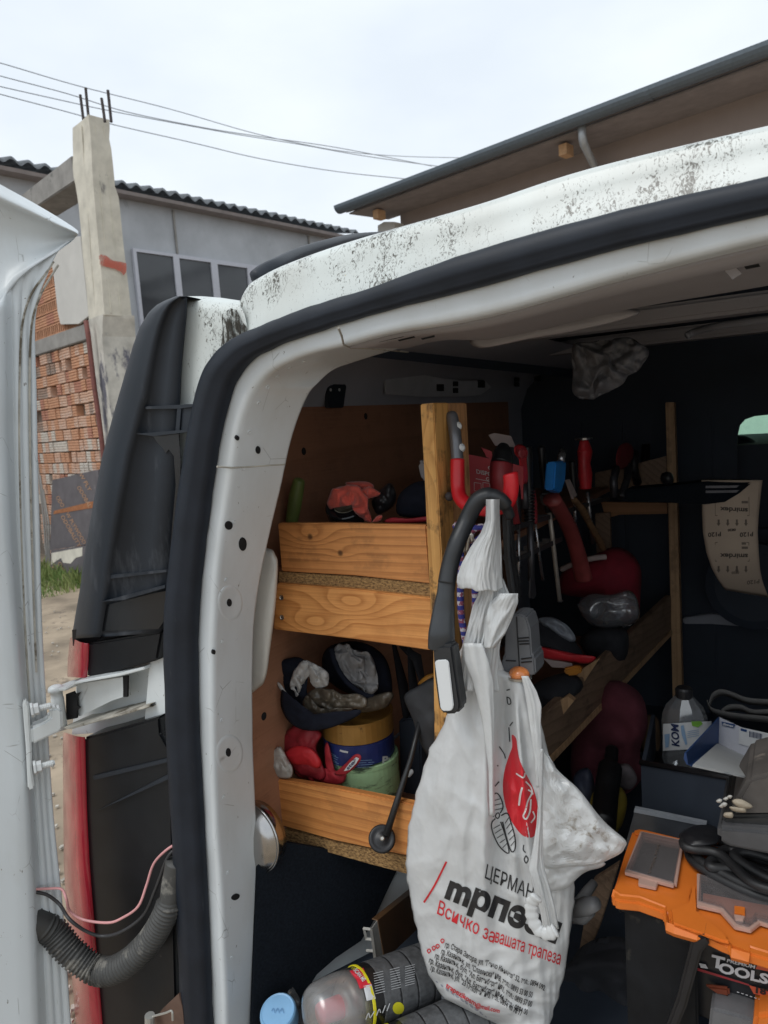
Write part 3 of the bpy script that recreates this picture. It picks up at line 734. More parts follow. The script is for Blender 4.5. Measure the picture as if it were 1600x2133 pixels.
def fin(pts, h, name='trim_rib', mt=None, Y=Y0-.007):
    m = MB(); a = [PY(x, y, Y) for x, y in pts]; m.prism(a, (0, -h, 0)); m.obj(name, mt or m_trim, van)
fin([(303, 847), (412, 841), (416, 846), (380, 851), (310, 852)], .006); fin([(294, 903), (330, 900), (404, 894), (404, 899), (330, 908)], .012)
fin([(374, 846), (382, 846), (378, 898), (370, 898)], .005); fin([(232, 1197), (350, 1186), (352, 1190), (236, 1204)], .006); fin([(222, 1250), (268, 1238), (356, 1215), (356, 1221), (270, 1246)], .014)
fin([(384, 843), (412, 841), (406, 897), (378, 899)], .002)
# wet run-down under the upper slot
t = NT('wet black plastic'); t.set('Base Color', (.010, .011, .013, 1)); t.set('Roughness', .22)
m = fill_px([(318, 906), (372, 900), (376, 960), (374, 1040), (362, 1160), (352, 1180), (360, 1080), (366, 1010), (362, 950), (352, 936), (345, 944), (338, 932), (326, 920)], planeY(Y0-.009), .0); m.obj('wet_streak', t.m, van)
m = fill_px([(190, 1290), (215, 1262), (255, 1252), (320, 1236), (350, 1230), (348, 1285), (330, 1310), (180, 1316)], planeY(Y0-.010), .0); m.obj('wet_streak', t.m, van)

# tail lamp: short block above the hinge, long block below
lamp = slab([(182, 1341), (338, 1315), (334, 1335), (326, 1376), (300, 1384), (180, 1412)], planeY(Y0-.004), (0, .05, 0)).obj('tail_lamp', m_lampblack, van, bevel=.004)
def lens(rowspx, parent):
    rr = []
    for (y, l, r_, rise) in rowspx:
        wd = r_-l; P = [(r_+4, 0, Y0-.0048), (r_-1, 0, Y0-.011), (r_-wd*.4, -rise*.2, Y0-.006), (r_-wd*.7, -rise*.6, Y0+.012), (l, -rise, Y0+.06), (l+1, -rise, Y0+.10), (l+5, -rise, Y0+.30)]
        rr.append([PY(x, y+dy, Y) for x, dy, Y in P])
    m = MB(); m.loft(rr); return m.obj('red_lens', m_red_lens, parent, smooth=True)
m = slab([(150, 1312), (340, 1300), (340, 1330), (182, 1350), (152, 1345)], planeY(Y0+.02), (0, .03, 0)); m.obj('lamp_backing', m_lampblack, lamp)
lens([(1340, 148, 181, 12), (1343, 146, 182, 13), (1375, 142, 181, 8), (1408, 140, 178, 3), (1412, 141, 177, 2)], lamp)
lamp2 = slab([(174, 1537), (215, 1527), (331, 1493), (334, 1530), (352, 1562), (358, 1590), (358, 1700), (364, 2000), (372, 2300), (215, 2300), (200, 2133), (182, 1800)], planeY(Y0-.004), (0, .06, 0)).obj('tail_lamp', m_lampblack, van, bevel=.004)
lens([(1535, 133, 173, 10), (1545, 131, 174, 8), (1600, 131, 175, 4), (1700, 132, 178, 0), (1800, 133, 183, 0), (1900, 138, 191, 0), (2000, 147, 199, 0), (2133, 158, 210, 0), (2300, 170, 222, 0)], lamp2)
m = slab([(206, 1687), (355, 1610), (356, 1620), (300, 1645)], planeY(Y0-.005), (0, -.006, 0)); m.obj('housing_ridge', m_trim, lamp2)
m = slab([(196, 1615), (352, 1578), (352, 1586), (198, 1624)], planeY(Y0-.005), (0, -.003, 0)); m.obj('housing_ridge', m_trim, lamp2)
m = MB(); m.prism([PY(x, y, Y0+.02) for x, y in ((355, 1560), (362, 1560), (366, 1700), (374, 2000), (364, 2000), (357, 1700))], (0, .03, 0)); m.obj('body_edge', m_white, van)

# hinge pocket: top plate, bottom plate, back plate, pin, arm and bolted door leaf
zt_, zb_ = PY(130, 1437, .9).z, PY(140, 1520, .9).z
D0h, ndh = V((-1.30, .86, 0)), V((.84, -.54, 0)).normalized()
hp = MB(); hp.prism([PY(x, y, Y0+.05) for x, y in ((160, 1415), (345, 1375), (365, 1370), (365, 1520), (310, 1520), (150, 1530))], (0, .01, 0)); hinge = hp.obj('door_hinge', m_white, van)
def plate(front, depth, t_, name, mt):
    """a near level plate: front edge pixels at given Y, running forward"""
    P = [PY(x, y, Y) for x, y, Y in front]; zz = None
    m = MB(); rr = []
    for p in P: rr.append([p, p+V((0, depth, 0)), p+V((0, depth, -t_)), p+V((0, 0, -t_))])
    m.loft(rr, True, True); return m.obj(name, mt, hinge, bevel=.0012)
plate([(102, 1436, Y0-.02), (135, 1433, Y0-.025), (158, 1419, Y0-.03), (200, 1411, Y0-.025), (250, 1402, Y0-.015), (300, 1389, Y0), (314, 1382, Y0+.015), (316, 1378, Y0+.03)], .06, .006, 'upper_plate', m_white)
plate([(132, 1514, Y0-.02), (150, 1514, Y0-.025), (205, 1498, Y0-.025), (262, 1483, Y0-.015), (312, 1468, Y0), (320, 1468, Y0+.03)], .10, .005, 'lower_plate', m_grime)
m = slab([(160, 1425), (258, 1410), (256, 1452), (232, 1460), (168, 1492), (160, 1490)], planeY(Y0+.005), (0, .008, 0)); m.obj('back_plate', m_white, hinge)
m = slab([(256, 1409), (266, 1408), (265, 1452), (257, 1452)], planeY(Y0+.004), (0, .004, 0)); m.obj('dark_slot', m_blackvoid, hinge)
m = slab([(137, 1446), (153, 1440), (156, 1446), (166, 1442), (160, 1452), (161, 1470), (166, 1474), (160, 1480), (160, 1496), (138, 1500)], planeY(Y0-.003), (0, .004, 0)); m.obj('dark_slot', m_blackvoid, hinge)
pin = PY(117, 1437, Y0-.018)
m = MB(); m.lathe([(.0, .010), (.008, .010), (.014, .007), (.016, .003), (.016, -.002), (.012, -.004), (.012, -.016), (.013, -.018), (.013, -.085)], pin, (0, 0, 1), 24); m.obj('hinge_pin', m_white, hinge, smooth=True)
pa = planeP(D0h+ndh*.052, ndh)
m = slab([(104, 1478), (120, 1474), (130, 1480), (131, 1518), (122, 1526), (66, 1552), (64, 1516), (88, 1506), (104, 1496)], pa, -ndh*.03); m.obj('hinge_arm', m_white, hinge, bevel=.004)
m = slab([(50, 1456), (58, 1460), (61, 1475), (66, 1560), (66, 1600), (72, 1640), (66, 1648), (58, 1644), (54, 1560), (47, 1470)], pa, -ndh*.012); m.obj('hinge_leaf', m_white, hinge, bevel=.003)
for by in (1480, 1600):
    a = pa(64 if by < 1500 else 70, by); b = pa(104 if by < 1500 else 108, by-10); ax = (b-a).normalized()
    m = MB(); m.lathe([(.0, .0), (.014, .0), (.014, .004), (.0115, .006), (.0115, .014), (.006, .015)], a, ax, 6)
    m.lathe([(.0058 + .0007*(k % 2), .014+.0015*k) for k in range(15)] + [(.004, .038)], a, ax, 10); m.obj('bolt', m_bolt, hinge, smooth=False)

# the left rear door, swung out past the corner
nd = V((.84, -.54, 0)).normalized(); D0 = V((-1.30, .86, 0)); pd = planeP(D0, nd); pd2 = planeP(D0+nd*.035, nd); pd1 = planeP(D0+nd*.012, nd)
edge_far = [(345, -60), (372, -35), (398, 0), (430, 65), (462, 125), (484, 160), (492, 161), (502, 148), (520, 125), (545, 110), (575, 98), (610, 84), (650, 76), (700, 73), (800, 76), (900, 78), (1000, 80), (1100, 83), (1300, 88), (1500, 99), (1700, 112), (1900, 132), (2133, 148), (2300, 160)]
rw = []
for y, x in edge_far: rw.append((x, y))
Sd = smooth_pts([(x, y, 0) for x, y in rw], 4)
def inx(y):
    return lerp_tab([(345, -150), (480, -60), (560, 0), (640, 12), (720, 14), (900, 16), (1100, 24), (1300, 38), (1450, 49), (1600, 60), (1800, 72), (2000, 79), (2300, 92)], y)[0]
rr = []
for i, p in enumerate(Sd):
    y = p.y; xi = inx(y); xe = p.x
    row = []
    wdt = xe-xi
    prof = [(1.0, -.012), (1.0, .0), (.97, .003), (.80, .002), (.76, -.002), (.72, .003), (.52, .004), (.49, .0), (.46, .005), (.25, .006), (.22, .003), (.18, .008), (.06, .014), (.0, .028), (-.12, .036), (-.35, .040), (-.8, .041), (-2.2, .041), (-5, .040)]
    if y < 640:
        k = max(0, min(1, (640-y)/90)); prof = [(a, h*(1-k*.75)+(.006*k if a > .95 and h >= 0 else 0)) for a, h in prof]
    for a, h in prof:
        x = xi+wdt*a; yy = y
        if y < 660: yy = max(y, lerp_tab([(-260, 640), (-60, 655), (0, 630), (20, 592), (62, 552), (122, 514), (152, 496), (200, 490)], x)[0])
        row.append(planeP(D0+nd*h, nd)(x, yy))
    rr.append(row)
m = MB()
rr2 = [r_ for r_, p in zip(rr, Sd) if p.y >= 500]
m.loft(rr2); door = m.obj('rear_door', m_white_door, van, smooth=True)
# flared upper corner of the door: rim along the top, hollow below it
tipr = []
rim = smooth_pts([(-260, 270, 0), (-60, 365, 0), (0, 398, 0), (65, 431, 0), (125, 463, 0), (158, 481, 0), (163, 488, 0)], 4)
base_r = smooth_pts([(-260, 640, 0), (-60, 660, 0), (0, 640, 0), (20, 600, 0), (62, 560, 0), (122, 522, 0), (152, 501, 0)], 4)
for p, b in zip(rim, base_r):
    row = []
    for a, h in ((-.06, -.014), (0, .006), (.03, .022), (.06, .024), (.085, .016), (.11, .0), (.3, -.022), (.6, -.022), (.85, -.002), (1.0, .008), (1.06, .004)):
        q_ = p.lerp(b, a); row.append(planeP(D0+nd*(h+.004), nd)(q_.x, q_.y))
    tipr.append(row)
m = MB(); m.loft(tipr); m.obj('door_corner', m_white_door, door, smooth=True)
rd = [(700, 50), (900, 40), (1100, 40), (1300, 50)]
for pts in ([(112, 545), (92, 575), (70, 605), (52, 650), (43, 720), (40, 900), (44, 1100), (52, 1300), (62, 1460)], [(122, 552), (98, 590), (82, 622), (66, 680), (62, 800), (64, 1000), (69, 1200), (76, 1400)]):
    m = MB(); m.tube([planeP(D0+nd*.005, nd)(q.x, q.y) for q in smooth_pts([(a, b, 0) for a, b in pts], 4)], .0022, 5); m.obj('sealer_bead', m_grime, door)

# wiring between body and door
pdh = planeP(D0h+ndh*.002, ndh); yh = lambda x, y: pdh(x, y).y; pdw = planeP(D0h+ndh*.02, ndh); yw = lambda x, y: pdw(x, y).y
Pw = pxpath([(30, 1900, yh(30, 1900)), (62, 1914, yh(62, 1914)), (92, 1928, yh(92, 1928)), (112, 1942, yh(112, 1942)), (150, 1985, .83), (205, 2022, .85), (255, 2012, .86), (310, 1962, .88), (348, 1895, .89), (358, 1840, .90), (366, 1795, .905)], None, 14)
rad = []; ac = 0
for i in range(len(Pw)):
    if i: ac += (Pw[i]-Pw[i-1]).length
    rad.append(ac)
Ltot = rad[-1]; fine = []; M_ = 420
def along(P, acc, s_):
    for i in range(len(acc)-1):
        if acc[i+1] >= s_: 
            k = (s_-acc[i])/max(1e-9, acc[i+1]-acc[i]); return P[i].lerp(P[i+1], k)
    return P[-1]
pp_, rr_ = [], []
for k in range(M_):
    s_ = Ltot*k/(M_-1); pp_.append(along(Pw, rad, s_)); u = k/(M_-1)
    ph = (s_/.0085) % 1
    rb = .0285-.006*u
    rr_.append(rb+ (.0018 if ph < .5 else -.0018) if .12 < u < .86 else rb*(1.0 if u <= .12 else .85) )
m = MB(); m.tube(pp_, rr_, 20); m.obj('wiring_conduit', mat('dusty black rubber hose', (.05, .05, .048), .6, var=.3, scale=12, dirt=((.19, .18, .16), .45, 14)), van, smooth=True)
m = MB(); m.tube(pxpath([(50, 1853, yw(50, 1853)), (75, 1852, yw(75, 1852)), (100, 1851, yw(100, 1851)), (128, 1852, .825), (138, 1872, .82), (146, 1898, .83), (175, 1916, .84), (225, 1922, .85), (255, 1912, .86), (288, 1888, .87), (305, 1845, .885), (320, 1800, .895), (345, 1772, .90), (372, 1755, .915)], None), .0026, 8)
m.obj('pink_wire', flat('pink insulation', (.62, .30, .30), .5), van, smooth=True)
m = MB(); m.tube(pxpath([(50, 1852, yw(50, 1852)), (75, 1858, yw(75, 1858)), (100, 1865, yw(100, 1865)), (125, 1885, .82), (145, 1915, .81), (180, 1940, .83), (215, 1950, .85), (255, 1940, .86), (300, 1905, .88), (325, 1850, .89), (350, 1785, .90), (372, 1765, .915)], None), .0034, 8)
m.obj('black_wire', flat('black insulation', (.03, .03, .032), .45), van, smooth=True)
m = MB(); m.prism([PY(x, y, Y0-.03) for x, y in ((340, 2100), (372, 2070), (380, 2100), (385, 2150), (300, 2150))], (0, .02, 0)); m.obj('tow_bracket', mat('rusty bracket', (.12, .07, .05), .8, var=.3, scale=20), van)
m = MB(); m.tube(pxpath([(318, 2117, .87), (345, 2110, .87), (358, 2106, .87), (360, 2125, .87)], None, 4), .0022, 6); m.tube([PY(312, 2115, .87), PY(312, 2145, .87)], .010, 10); m.obj('number_plate_clip', flat('zinc wire', (.5, .5, .47), .4, metal=.6), van)

# roof rail, black, at the left roof edge
m = MB(); m.tube(pxpath([(528, 584, 1.02), (548, 568, 1.04), (580, 552, 1.08), (625, 531, 1.2), (690, 510, 1.4), (745, 497, 1.7), (800, 492, 2.0)], None), [.006, .009]+[.014]*35, 10, ref=(0, 0, 1)); m.obj('roof_rail', m_trim, van, smooth=True)

# inside: sides, roof, floor, bulkhead, cab
XL, XR, ZF, YB = -1.0, .42, .17, 2.95
zr = PY(1600, 420, Y0).z
def inner_side(x, sgn):
    rows_ = []
    for z, dx in ((ZF, 0), (1.0, 0), (1.45, 0), (1.52, 0), (1.60, .03), (1.66, .09), (zr-.05, .22), (zr-.015, .42)):
        rows_.append([V((x+sgn*dx, Y, z)) for Y in (Y0+.05, 1.3, 1.7, 2.2, 2.6, YB)])
    m = MB(); m.loft(rows_); return m
inner_side(XL, 1).obj('inner_side', m_grey_metal, van, smooth=True)
inner_side(XR, -1).obj('inner_side', m_grey_metal, van, smooth=True)
m = MB(); m.loft([[r_[5]+V((.03, .22, -.045)), r_[5]+V((.03, .8, -.05)), r_[5]+V((.03, 2.2, -.06))] for r_ in rows2]); m.obj('roof_lining', m_dark_in, van, smooth=True)
for yb, h, wd in ((1.30, .035, .10), (1.75, .04, .07), (2.3, .04, .07)):
    m = MB(); m.box((-.27, yb, zr-.012), (1.05, wd, h)); m.obj('roof_bow', m_lining, van, bevel=.008)
m = MB(); m.box(((XL+XR)/2, (1.0+YB)/2, .27), (XR-XL+.1, YB-1.0, .04)); m.obj('load_floor', m_dark_in, van)
m = MB()
xw, zw_ = PY(1536, 900, YB).x, PY(1600, 863, YB).z
for (x0, x1, za_, zb_) in ((XL, xw, ZF, zr+.1), (xw, XR, zw_, zr+.1), (xw, XR, ZF, 1.02)): m.box(((x0+x1)/2, YB, (za_+zb_)/2), (x1-x0, .02, zb_-za_))
m.obj('bulkhead', m_dark_in, van)
for k in range(4):
    m = MB(); m.box((xw-.10-.16*k, YB-.016, .95), (.05, .02, 1.0)); m.obj('bulkhead_rib', m_dark_in, van, bevel=.008)
pb = planeY(YB-.012)
m = MB()
m.prism([pb(x, y) for x, y in ((1430, 820), (1700, 800), (1700, 861), (1600, 864), (1572, 867), (1552, 874), (1541, 886), (1536, 907), (1430, 930))], (0, .03, 0)); m.obj('window_surround', m_dark_in, van)
hr = pillow([(1500, 911), (1540, 908), (1562, 912), (1580, 928), (1592, 962), (1598, 1010), (1604, 1080), (1600, 1200), (1500, 1200), (1460, 1000)], planeY(3.2), .07, .002, 10, 3); hr.obj('headrest', m_dark_in, van, smooth=True)
m = MB(); m.box((-.25, 3.5, .75), (1.5, .9, 1.5-.35)); m.obj('dashboard', m_dark_in, van)
m = MB(); m.prism([V((-1.0, 4.15, 1.25)), V((.6, 4.15, 1.25)), V((.5, 3.75, 1.8)), V((-.9, 3.75, 1.8))], (0, .006, 0)); m.obj('windscreen', glassy('green windscreen', (.74, .95, .85), .99, .05, .05), van)
for x in (-1.0, .46):
    m = MB(); m.box((x, 3.5, 1.2), (.02, 1.1, 1.3)); m.obj('cab_side', m_dark_in, van)
pwl_ = MB(); pwl_.box((.3, 8.5, 1.1), (3.4, .3, 2.2)); tag(pwl_.obj('added_wall', mat('pale added wall', (.80, .80, .78), .9, var=.05, scale=2), bevel=.01), 'pale wall added ahead of the van to brighten the green windscreen', 'wall')  # wall added so that the view through the windscreen turns bright
m = MB(); m.box((-.27, 3.4, 1.86), (1.5, 1.0, .03)); m.obj('cab_roof', m_dark_in, van)
# outer side skin and right hand side of the opening (out of frame, shades the load space)
m = MB(); m.loft([[V((-1.235, Y, z)) for Y in (Y0+.3, 2, 4.2)] for z in (.35, 1.0, 1.5)]); m.obj('side_panel', m_white, van, smooth=True)
m = MB(); m.box((.56, Y0+.06, 1.1), (.30, .10, 1.6)); m.box((.70, 2.4, 1.05), (.03, 3.2, 1.6)); m.obj('right_body_side', m_white, van)
m = MB(); m.box((-.27, Y0+.02, .05), (1.75, .12, .2)); m.obj('rear_bumper', m_trim, van)
# holes and a painted lit patch of the inner left roof side
pis = planeP(V((XL+.03, 1.6, 1.6)), V((.95, -.05, -.3)).normalized())
ps = planeX = lambda px, py: PX(px, py, XL+.004)
for (x, y, s_) in ((914, 806, 7), (946, 798, 5), (946, 812, 5), (1000, 799, 7), (1077, 759, 6), (1075, 790, 4), (1118, 788, 5), (1146, 793, 4), (1075, 800, 4)):
    m = slab([(x-s_, y-s_), (x+s_, y-s_), (x+s_, y+s_), (x-s_, y+s_)], pis, (.006, 0, -.003)); m.obj('panel_hole', m_blackvoid, van)
m = slab([(800, 752), (850, 768), (900, 784), (960, 792), (1010, 792), (1022, 806), (1000, 822), (960, 826), (880, 826), (800, 820)], pis, (.004, 0, -.002)); m.obj('lit_patch', mat('lit patch grey', (.40, .41, .43), .5, var=.12, scale=12), van, bevel=.002)  # paler plate where the side is lit, the light put into its colour
m = pillow([(985, 700), (1110, 690), (1150, 668), (1290, 640), (1330, 655), (1200, 690), (1110, 705), (1000, 725)], planeY(1.24), .01, .002, 20, 1, back=.2); m.obj('liner_flap', m_lining, van, smooth=True)
m = slab([(676, 808), (690, 796), (710, 798), (714, 806), (708, 850), (676, 850)], lambda a, b: PX(a, b, XL+.02), (.012, 0, 0)); m.obj('side_bracket', m_trim, van, bevel=.002)
for x, y in ((688, 812), (706, 812)):
    m = MB(); m.lathe([(.003, 0), (.004, .002), (.0, .003)], PX(x, y, XL+.034), (1, 0, 0), 8); m.obj('bracket_screw', m_bolt, van)
for q in ([(768, 712), (800, 698), (850, 692), (840, 702), (790, 713)], [(828, 708), (862, 700), (866, 703), (832, 711)], [(876, 705), (905, 698), (906, 702), (880, 708)]):
    m = MB(); m.add([PY(x, y, Y0+.055)+V((0, -.0, 0)) for x, y in q], [tuple(range(len(q)))]); m.obj('lock_slot', m_blackvoid, van)
for q in ([(1530, 538), (1560, 531), (1566, 540), (1536, 547)], [(1548, 552), (1578, 546), (1584, 555), (1554, 561)]):
    m = MB(); m.prism([PY(x, y, 1.02) for x, y in q], (0, .002, 0)); m.obj('lining_slot', m_blackvoid, van)
m = slab([(1508, 562), (1528, 552), (1545, 570), (1526, 582)], planeY(1.02), (0, .003, 0)); m.obj('clear_clip', m_lining, van)
m = MB(); m.tube(pxpath([(1430, 700, 2.0), (1450, 690, 2.0), (1500, 678, 1.9), (1620, 662, 1.8)], None), .009, 8); m.obj('roof_cable_duct', m_grey_metal, van, smooth=True)
# black carpeted side with the white wheel arch under it
pw_ = lambda px, py: PX(px, py, -.93)
m = slab([(540, 1745), (800, 1790), (826, 1815), (800, 1870), (775, 1925), (752, 1960), (700, 1995), (660, 2030), (632, 2075), (620, 2133), (620, 2300), (520, 2300)], lambda a, b: PP(a, b, V((-.86, 1.2, 0)), V((.9, -.44, 0)).normalized()), V((-.01, .004, 0))); m.obj('side_carpet', m_carpet, van)
pwa = planeP(V((-.84, 1.3, 0)), V((.88, -.48, 0)).normalized())
m = slab([(850, 1770), (985, 1800), (985, 2000), (900, 2100), (800, 2200), (600, 2200), (600, 2060), (650, 2000), (740, 1940), (800, 1850)], pwa, V((-.05, .02, 0))); m.obj('wheel_arch', m_white, van, bevel=.01)
m = pillow([(520, 1150), (560, 1143), (574, 1156), (579, 1180), (574, 1260), (562, 1360), (554, 1410), (540, 1432), (505, 1440), (495, 1300)], planeY(1.10), .03, .0008, 8, 3, rings=14, n=6, power=.4); m.obj('inner_trim', mat('cream plastic', (.56, .55, .51), .5, var=.06), van, smooth=True)
# ================================================================ wooden shelf unit along the left side
YS = 1.165
ORA, ORB = (.50, .255, .085), (.30, .125, .035)
w_top = wood('pine plank upper', (.70, .305, .10), (.33, .115, .032), 'x', 64, .5, [(tuple(PY(646, 1118, YS)), .022, 2.2), (tuple(PY(709, 1152, YS)), .012, .9)], .3, seed=1.3)
kA, kB = PY(737, 1257, YS), PY(660, 1297, YS)
w_mid = wood('pine plank knotty', (.78, .36, .115), (.40, .135, .03), 'x', 42, .75, [(tuple(kA), .030, 3.2), (tuple(kB), .026, 3.0), (tuple(PY(748, 1298, YS)), .014, -.8)], .1, seed=4.2)
w_low = wood('pine plank lower', (.72, .31, .092), (.38, .125, .032), 'x', 44, .8, [], .25, seed=7.9)
w_post = wood('worn post', (.72, .39, .125), (.44, .20, .052), 'z', 55, .45, [(tuple(PY(896, 935, 1.16)), .02, 1.6)], .95, (.07, .04, .02), 2.2)
w_back = wood('grey lath', (.56, .36, .20), (.38, .22, .11), 'z', 55, .4, [], .4, seed=5)
w_dark = wood('dark old board', (.27, .18, .12), (.15, .098, .06), 'y', 40, .5, [], .5, seed=3)
m_plywood = wood('reddish plywood panel', (.36, .178, .105), (.27, .13, .074), 'y', 9, .5, [], .35, (.16, .08, .05), 3.3)
t = NT('chipboard edge'); v_ = t.coord((1, 1, 2.2)); a_ = t.noise(v_, 130, 6, .7); b_ = t.n('TexVoronoi', Vector=t.coord((.35, 1, 1.6)), Scale=170).outputs[1]
t.set('Base Color', t.mix(t.ramp(a_, [(.36, 0), (.62, 1)]), (.09, .045, .017), (.50, .30, .12))); t.set('Roughness', .9); t.bump(a_, .8, .004); m_osb = t.m
m_screw = mat('zinc screw', (.5, .48, .44), .35, .9)
shelf = thing('shelf_unit', 'home made pine and plywood shelving fixed along the left side of the load space', 'shelves', (-.75, 1.2, ZF))
pwl = lambda px, py: PX(px, py, XL+.012)
# plywood lining the side
zt = PX(700, 846, XL+.012).z
m = MB(); m.prism([V((XL+.012, 1.06, .62)), V((XL+.012, 2.75, .62)), V((XL+.012, 2.75, zt)), V((XL+.012, 1.06, zt))], (-.010, 0, 0)); m.obj('back_panel', m_plywood, shelf)
for x, y in ((633, 940), (762, 867), (550, 1492)):
    p = pwl(x, y); m = MB(); m.lathe([(.0, .0015), (.007, .0012), (.009, 0)], p, (1, 0, 0), 12); m.obj('screw_head', m_blackvoid, shelf)
def plank(pts, Y, name, mt, t_=.018, bv=.0025):
    m = slab(pts, planeY(Y), (0, t_, 0)); return m.obj(name, mt, shelf, bevel=bv)
plank([(578, 1090), (700, 1090), (888, 1094), (897, 1216), (740, 1199), (586, 1190)], YS, 'plank', w_top)
plank([(580, 1191), (740, 1201), (897, 1216), (899, 1245), (760, 1229), (580, 1213)], YS+.004, 'chipboard_edge', m_osb, .018, .001)
plank([(576, 1215), (740, 1228), (899, 1247), (903, 1356), (735, 1331), (569, 1311)], YS-.008, 'plank', w_mid)
plank([(554, 1620), (700, 1643), (905, 1684), (905, 1795), (700, 1752), (556, 1712)], YS, 'plank', w_low)
plank([(586, 1727), (700, 1754), (905, 1797), (905, 1836), (770, 1800), (592, 1750)], YS+.006, 'chipboard_edge', m_osb, .018, .001)
# shelf boards behind those edges
for (px, py, nm) in ((700, 1196, 'shelf_board'), (700, 1752, 'shelf_board')):
    z = PY(px, py, YS).z; m = MB(); m.box(((XL-.57)/2+.005, 1.95, z-.008), (.37, 1.52, .016)); m.obj(nm, m_plywood, shelf)
for x, y in ((587, 1245), (588, 1286), (570, 1640)):
    m = MB(); m.lathe([(.0, -.001), (.0035, -.0005), (.0052, .001), (.005, 0)], PY(x, y, YS-.0095), (0, -1, 0), 12); sc_o = m.obj('screw', m_screw, shelf)
# front post: two battens glued
XPO = PY(903, 900, YS-.012).x
def post(pts, Y, d_, name, mt):
    m = slab(pts, planeY(Y), (0, d_, 0)); return m.obj(name, mt, shelf, bevel=.002)
post([(875, 842), (903, 839), (911, 1000), (922, 1200), (931, 1360), (935, 1840), (909, 1840), (902, 1360), (893, 1200), (884, 1000)], YS-.012, .062, 'front_post', w_post)
a0 = PY(903, 839, YS-.012)
post([(905, 840), (934, 840), (942, 1000), (950, 1200), (957, 1360), (965, 1840), (909, 1840), (902, 1360), (893, 1200), (884, 1000), (879, 842)], YS+.0515, .085, 'front_post', wood('worn post darker', (.56, .29, .13), (.33, .155, .06), 'z', 60, .5, [], .6, seed=9))
# rear lath and its boards
YR = 2.72
post([(1386, 838), (1404, 838), (1412, 1100), (1421, 1450), (1423, 1560), (1404, 1560), (1401, 1450), (1393, 1100)], YR, .05, 'rear_post', w_back)
m = slab([(1240, 985), (1310, 970), (1388, 950), (1390, 1016), (1240, 1020)], planeY(YR+.012), (0, .018, 0)); m.obj('plank', w_dark, shelf)
m = slab([(1252, 1046), (1389, 1048), (1390, 1070), (1290, 1072), (1262, 1080)], planeY(YR+.0), (0, .018, 0)); m.obj('plank', wood('rear brown batten', (.42, .21, .10), (.26, .13, .06), 'x', 40, .5), shelf)
m = slab([(1240, 1070), (1270, 1068), (1274, 1180), (1244, 1180)], planeY(YR-.03), (0, .02, 0)); m.obj('upright', w_dark, shelf)
# long sloping board
A = PY(1398, 1240, YR-.03); B = PY(1398, 1322, YR-.03); Cq = PY(1120, 1500, 1.62); Dq = PY(1140, 1596, 1.62)
m = MB(); nb = (Cq-A).cross(B-A).normalized()
if nb.dot(CAM-A) < 0: nb = -nb
m.prism([A, B, Dq, Cq], -nb*.02); m.obj('sloping_board', w_dark, shelf, bevel=.002)
m = MB(); m.prism([B, B+(A-B)*.12, Dq+(Cq-Dq)*.14, Dq], nb*.004); m.obj('board_edge', w_back, shelf)
m = slab([(1179, 1436), (1215, 1392), (1250, 1370), (1205, 1438)], planeY(1.9), (0, .02, 0)); m.obj('offcut', w_back, shelf)
m = slab([(1140, 1472), (1182, 1450), (1196, 1460), (1160, 1505)], planeY(1.75), (0, .02, 0)); m.obj('offcut', w_back, shelf)

# ================================================================ upper shelf
m_cuc = mat('cucumber skin', (.10, .135, .035), .45, var=.5, scale=14, stretch=(1, 1, .3), bump=.3, bscale=60, dirt=((.25, .27, .10), .35, 12, (1, 1, .25)))
P = [PY(x, y, 1.25) for x, y in ((606, 1112), (608, 1085), (613, 1055), (618, 1025), (623, 1003), (625, 996))]
m = MB(); m.tube(smooth_pts(P, 6), [.009+.0065*math.sin(math.pi*min(1, (k+3)/34)) if k < 26 else .0135-.0022*(k-25) for k in range(31)], 14)
tag(m.obj('cucumber', m_cuc, smooth=True), 'green cucumber standing upright against the plywood panel', 'cucumber')
m_coral = mat('coral rag', (.68, .11, .075), .85, var=.25, scale=30, bump=.8, bscale=90, sheen=.3)
rag = thing('cleaning_rag', 'coral red rag crumpled over a black tape roll', 'rag', tuple(PY(745, 1080, 1.28)))
pillow([(684, 1050), (690, 1022), (715, 1010), (745, 1012), (762, 1030), (768, 1058), (775, 1085), (768, 1088), (745, 1070), (738, 1050), (715, 1038), (697, 1042), (690, 1062)], planeY(1.27), .022, .012, 55, 1, rings=16).obj('cloth', m_coral, rag, smooth=True)
pillow([(752, 1020), (770, 1014), (785, 1022), (792, 1030), (778, 1036), (760, 1040)], planeY(1.29), .015, .008, 60, 2).obj('cloth_fold', m_coral, rag, smooth=True)
pillow([(718, 1006), (748, 1002), (772, 1006), (776, 1018), (745, 1022)], planeY(1.32), .02, .006, 60, 6).obj('cloth_fold', m_coral, rag, smooth=True)
pillow([(776, 1088), (784, 1076), (796, 1074), (793, 1084)], planeY(1.25), .008, .003, 60, 4).obj('cloth_fold', m_coral, rag, smooth=True)
m_blk = mat('black plastic', (.012, .012, .014), .42, var=.2, scale=20)
m_blkshine = mat('glossy black tape', (.012, .013, .015), .22, var=.2, scale=20)
tp = thing('tape_roll', 'roll of shiny black tape lying under the coral rag', 'tape', tuple(PY(715, 1085, 1.27)))
m = MB(); c_ = PY(724, 1062, 1.30); ax = V((.15, -.55, .83)).normalized(); m.lathe([(.028, -.016), (.044, -.016), (.046, -.014), (.046, .014), (.044, .016), (.028, .016), (.027, .0), (.028, -.016)], c_, ax, 32); m.obj('tape', m_blkshine, tp, smooth=False)
m = MB(); m.lathe([(.0268, -.015), (.0268, .015), (.025, .015), (.025, -.015)], c_, ax, 28); m.obj('card_core', mat('card', (.42, .37, .28), .9), tp)
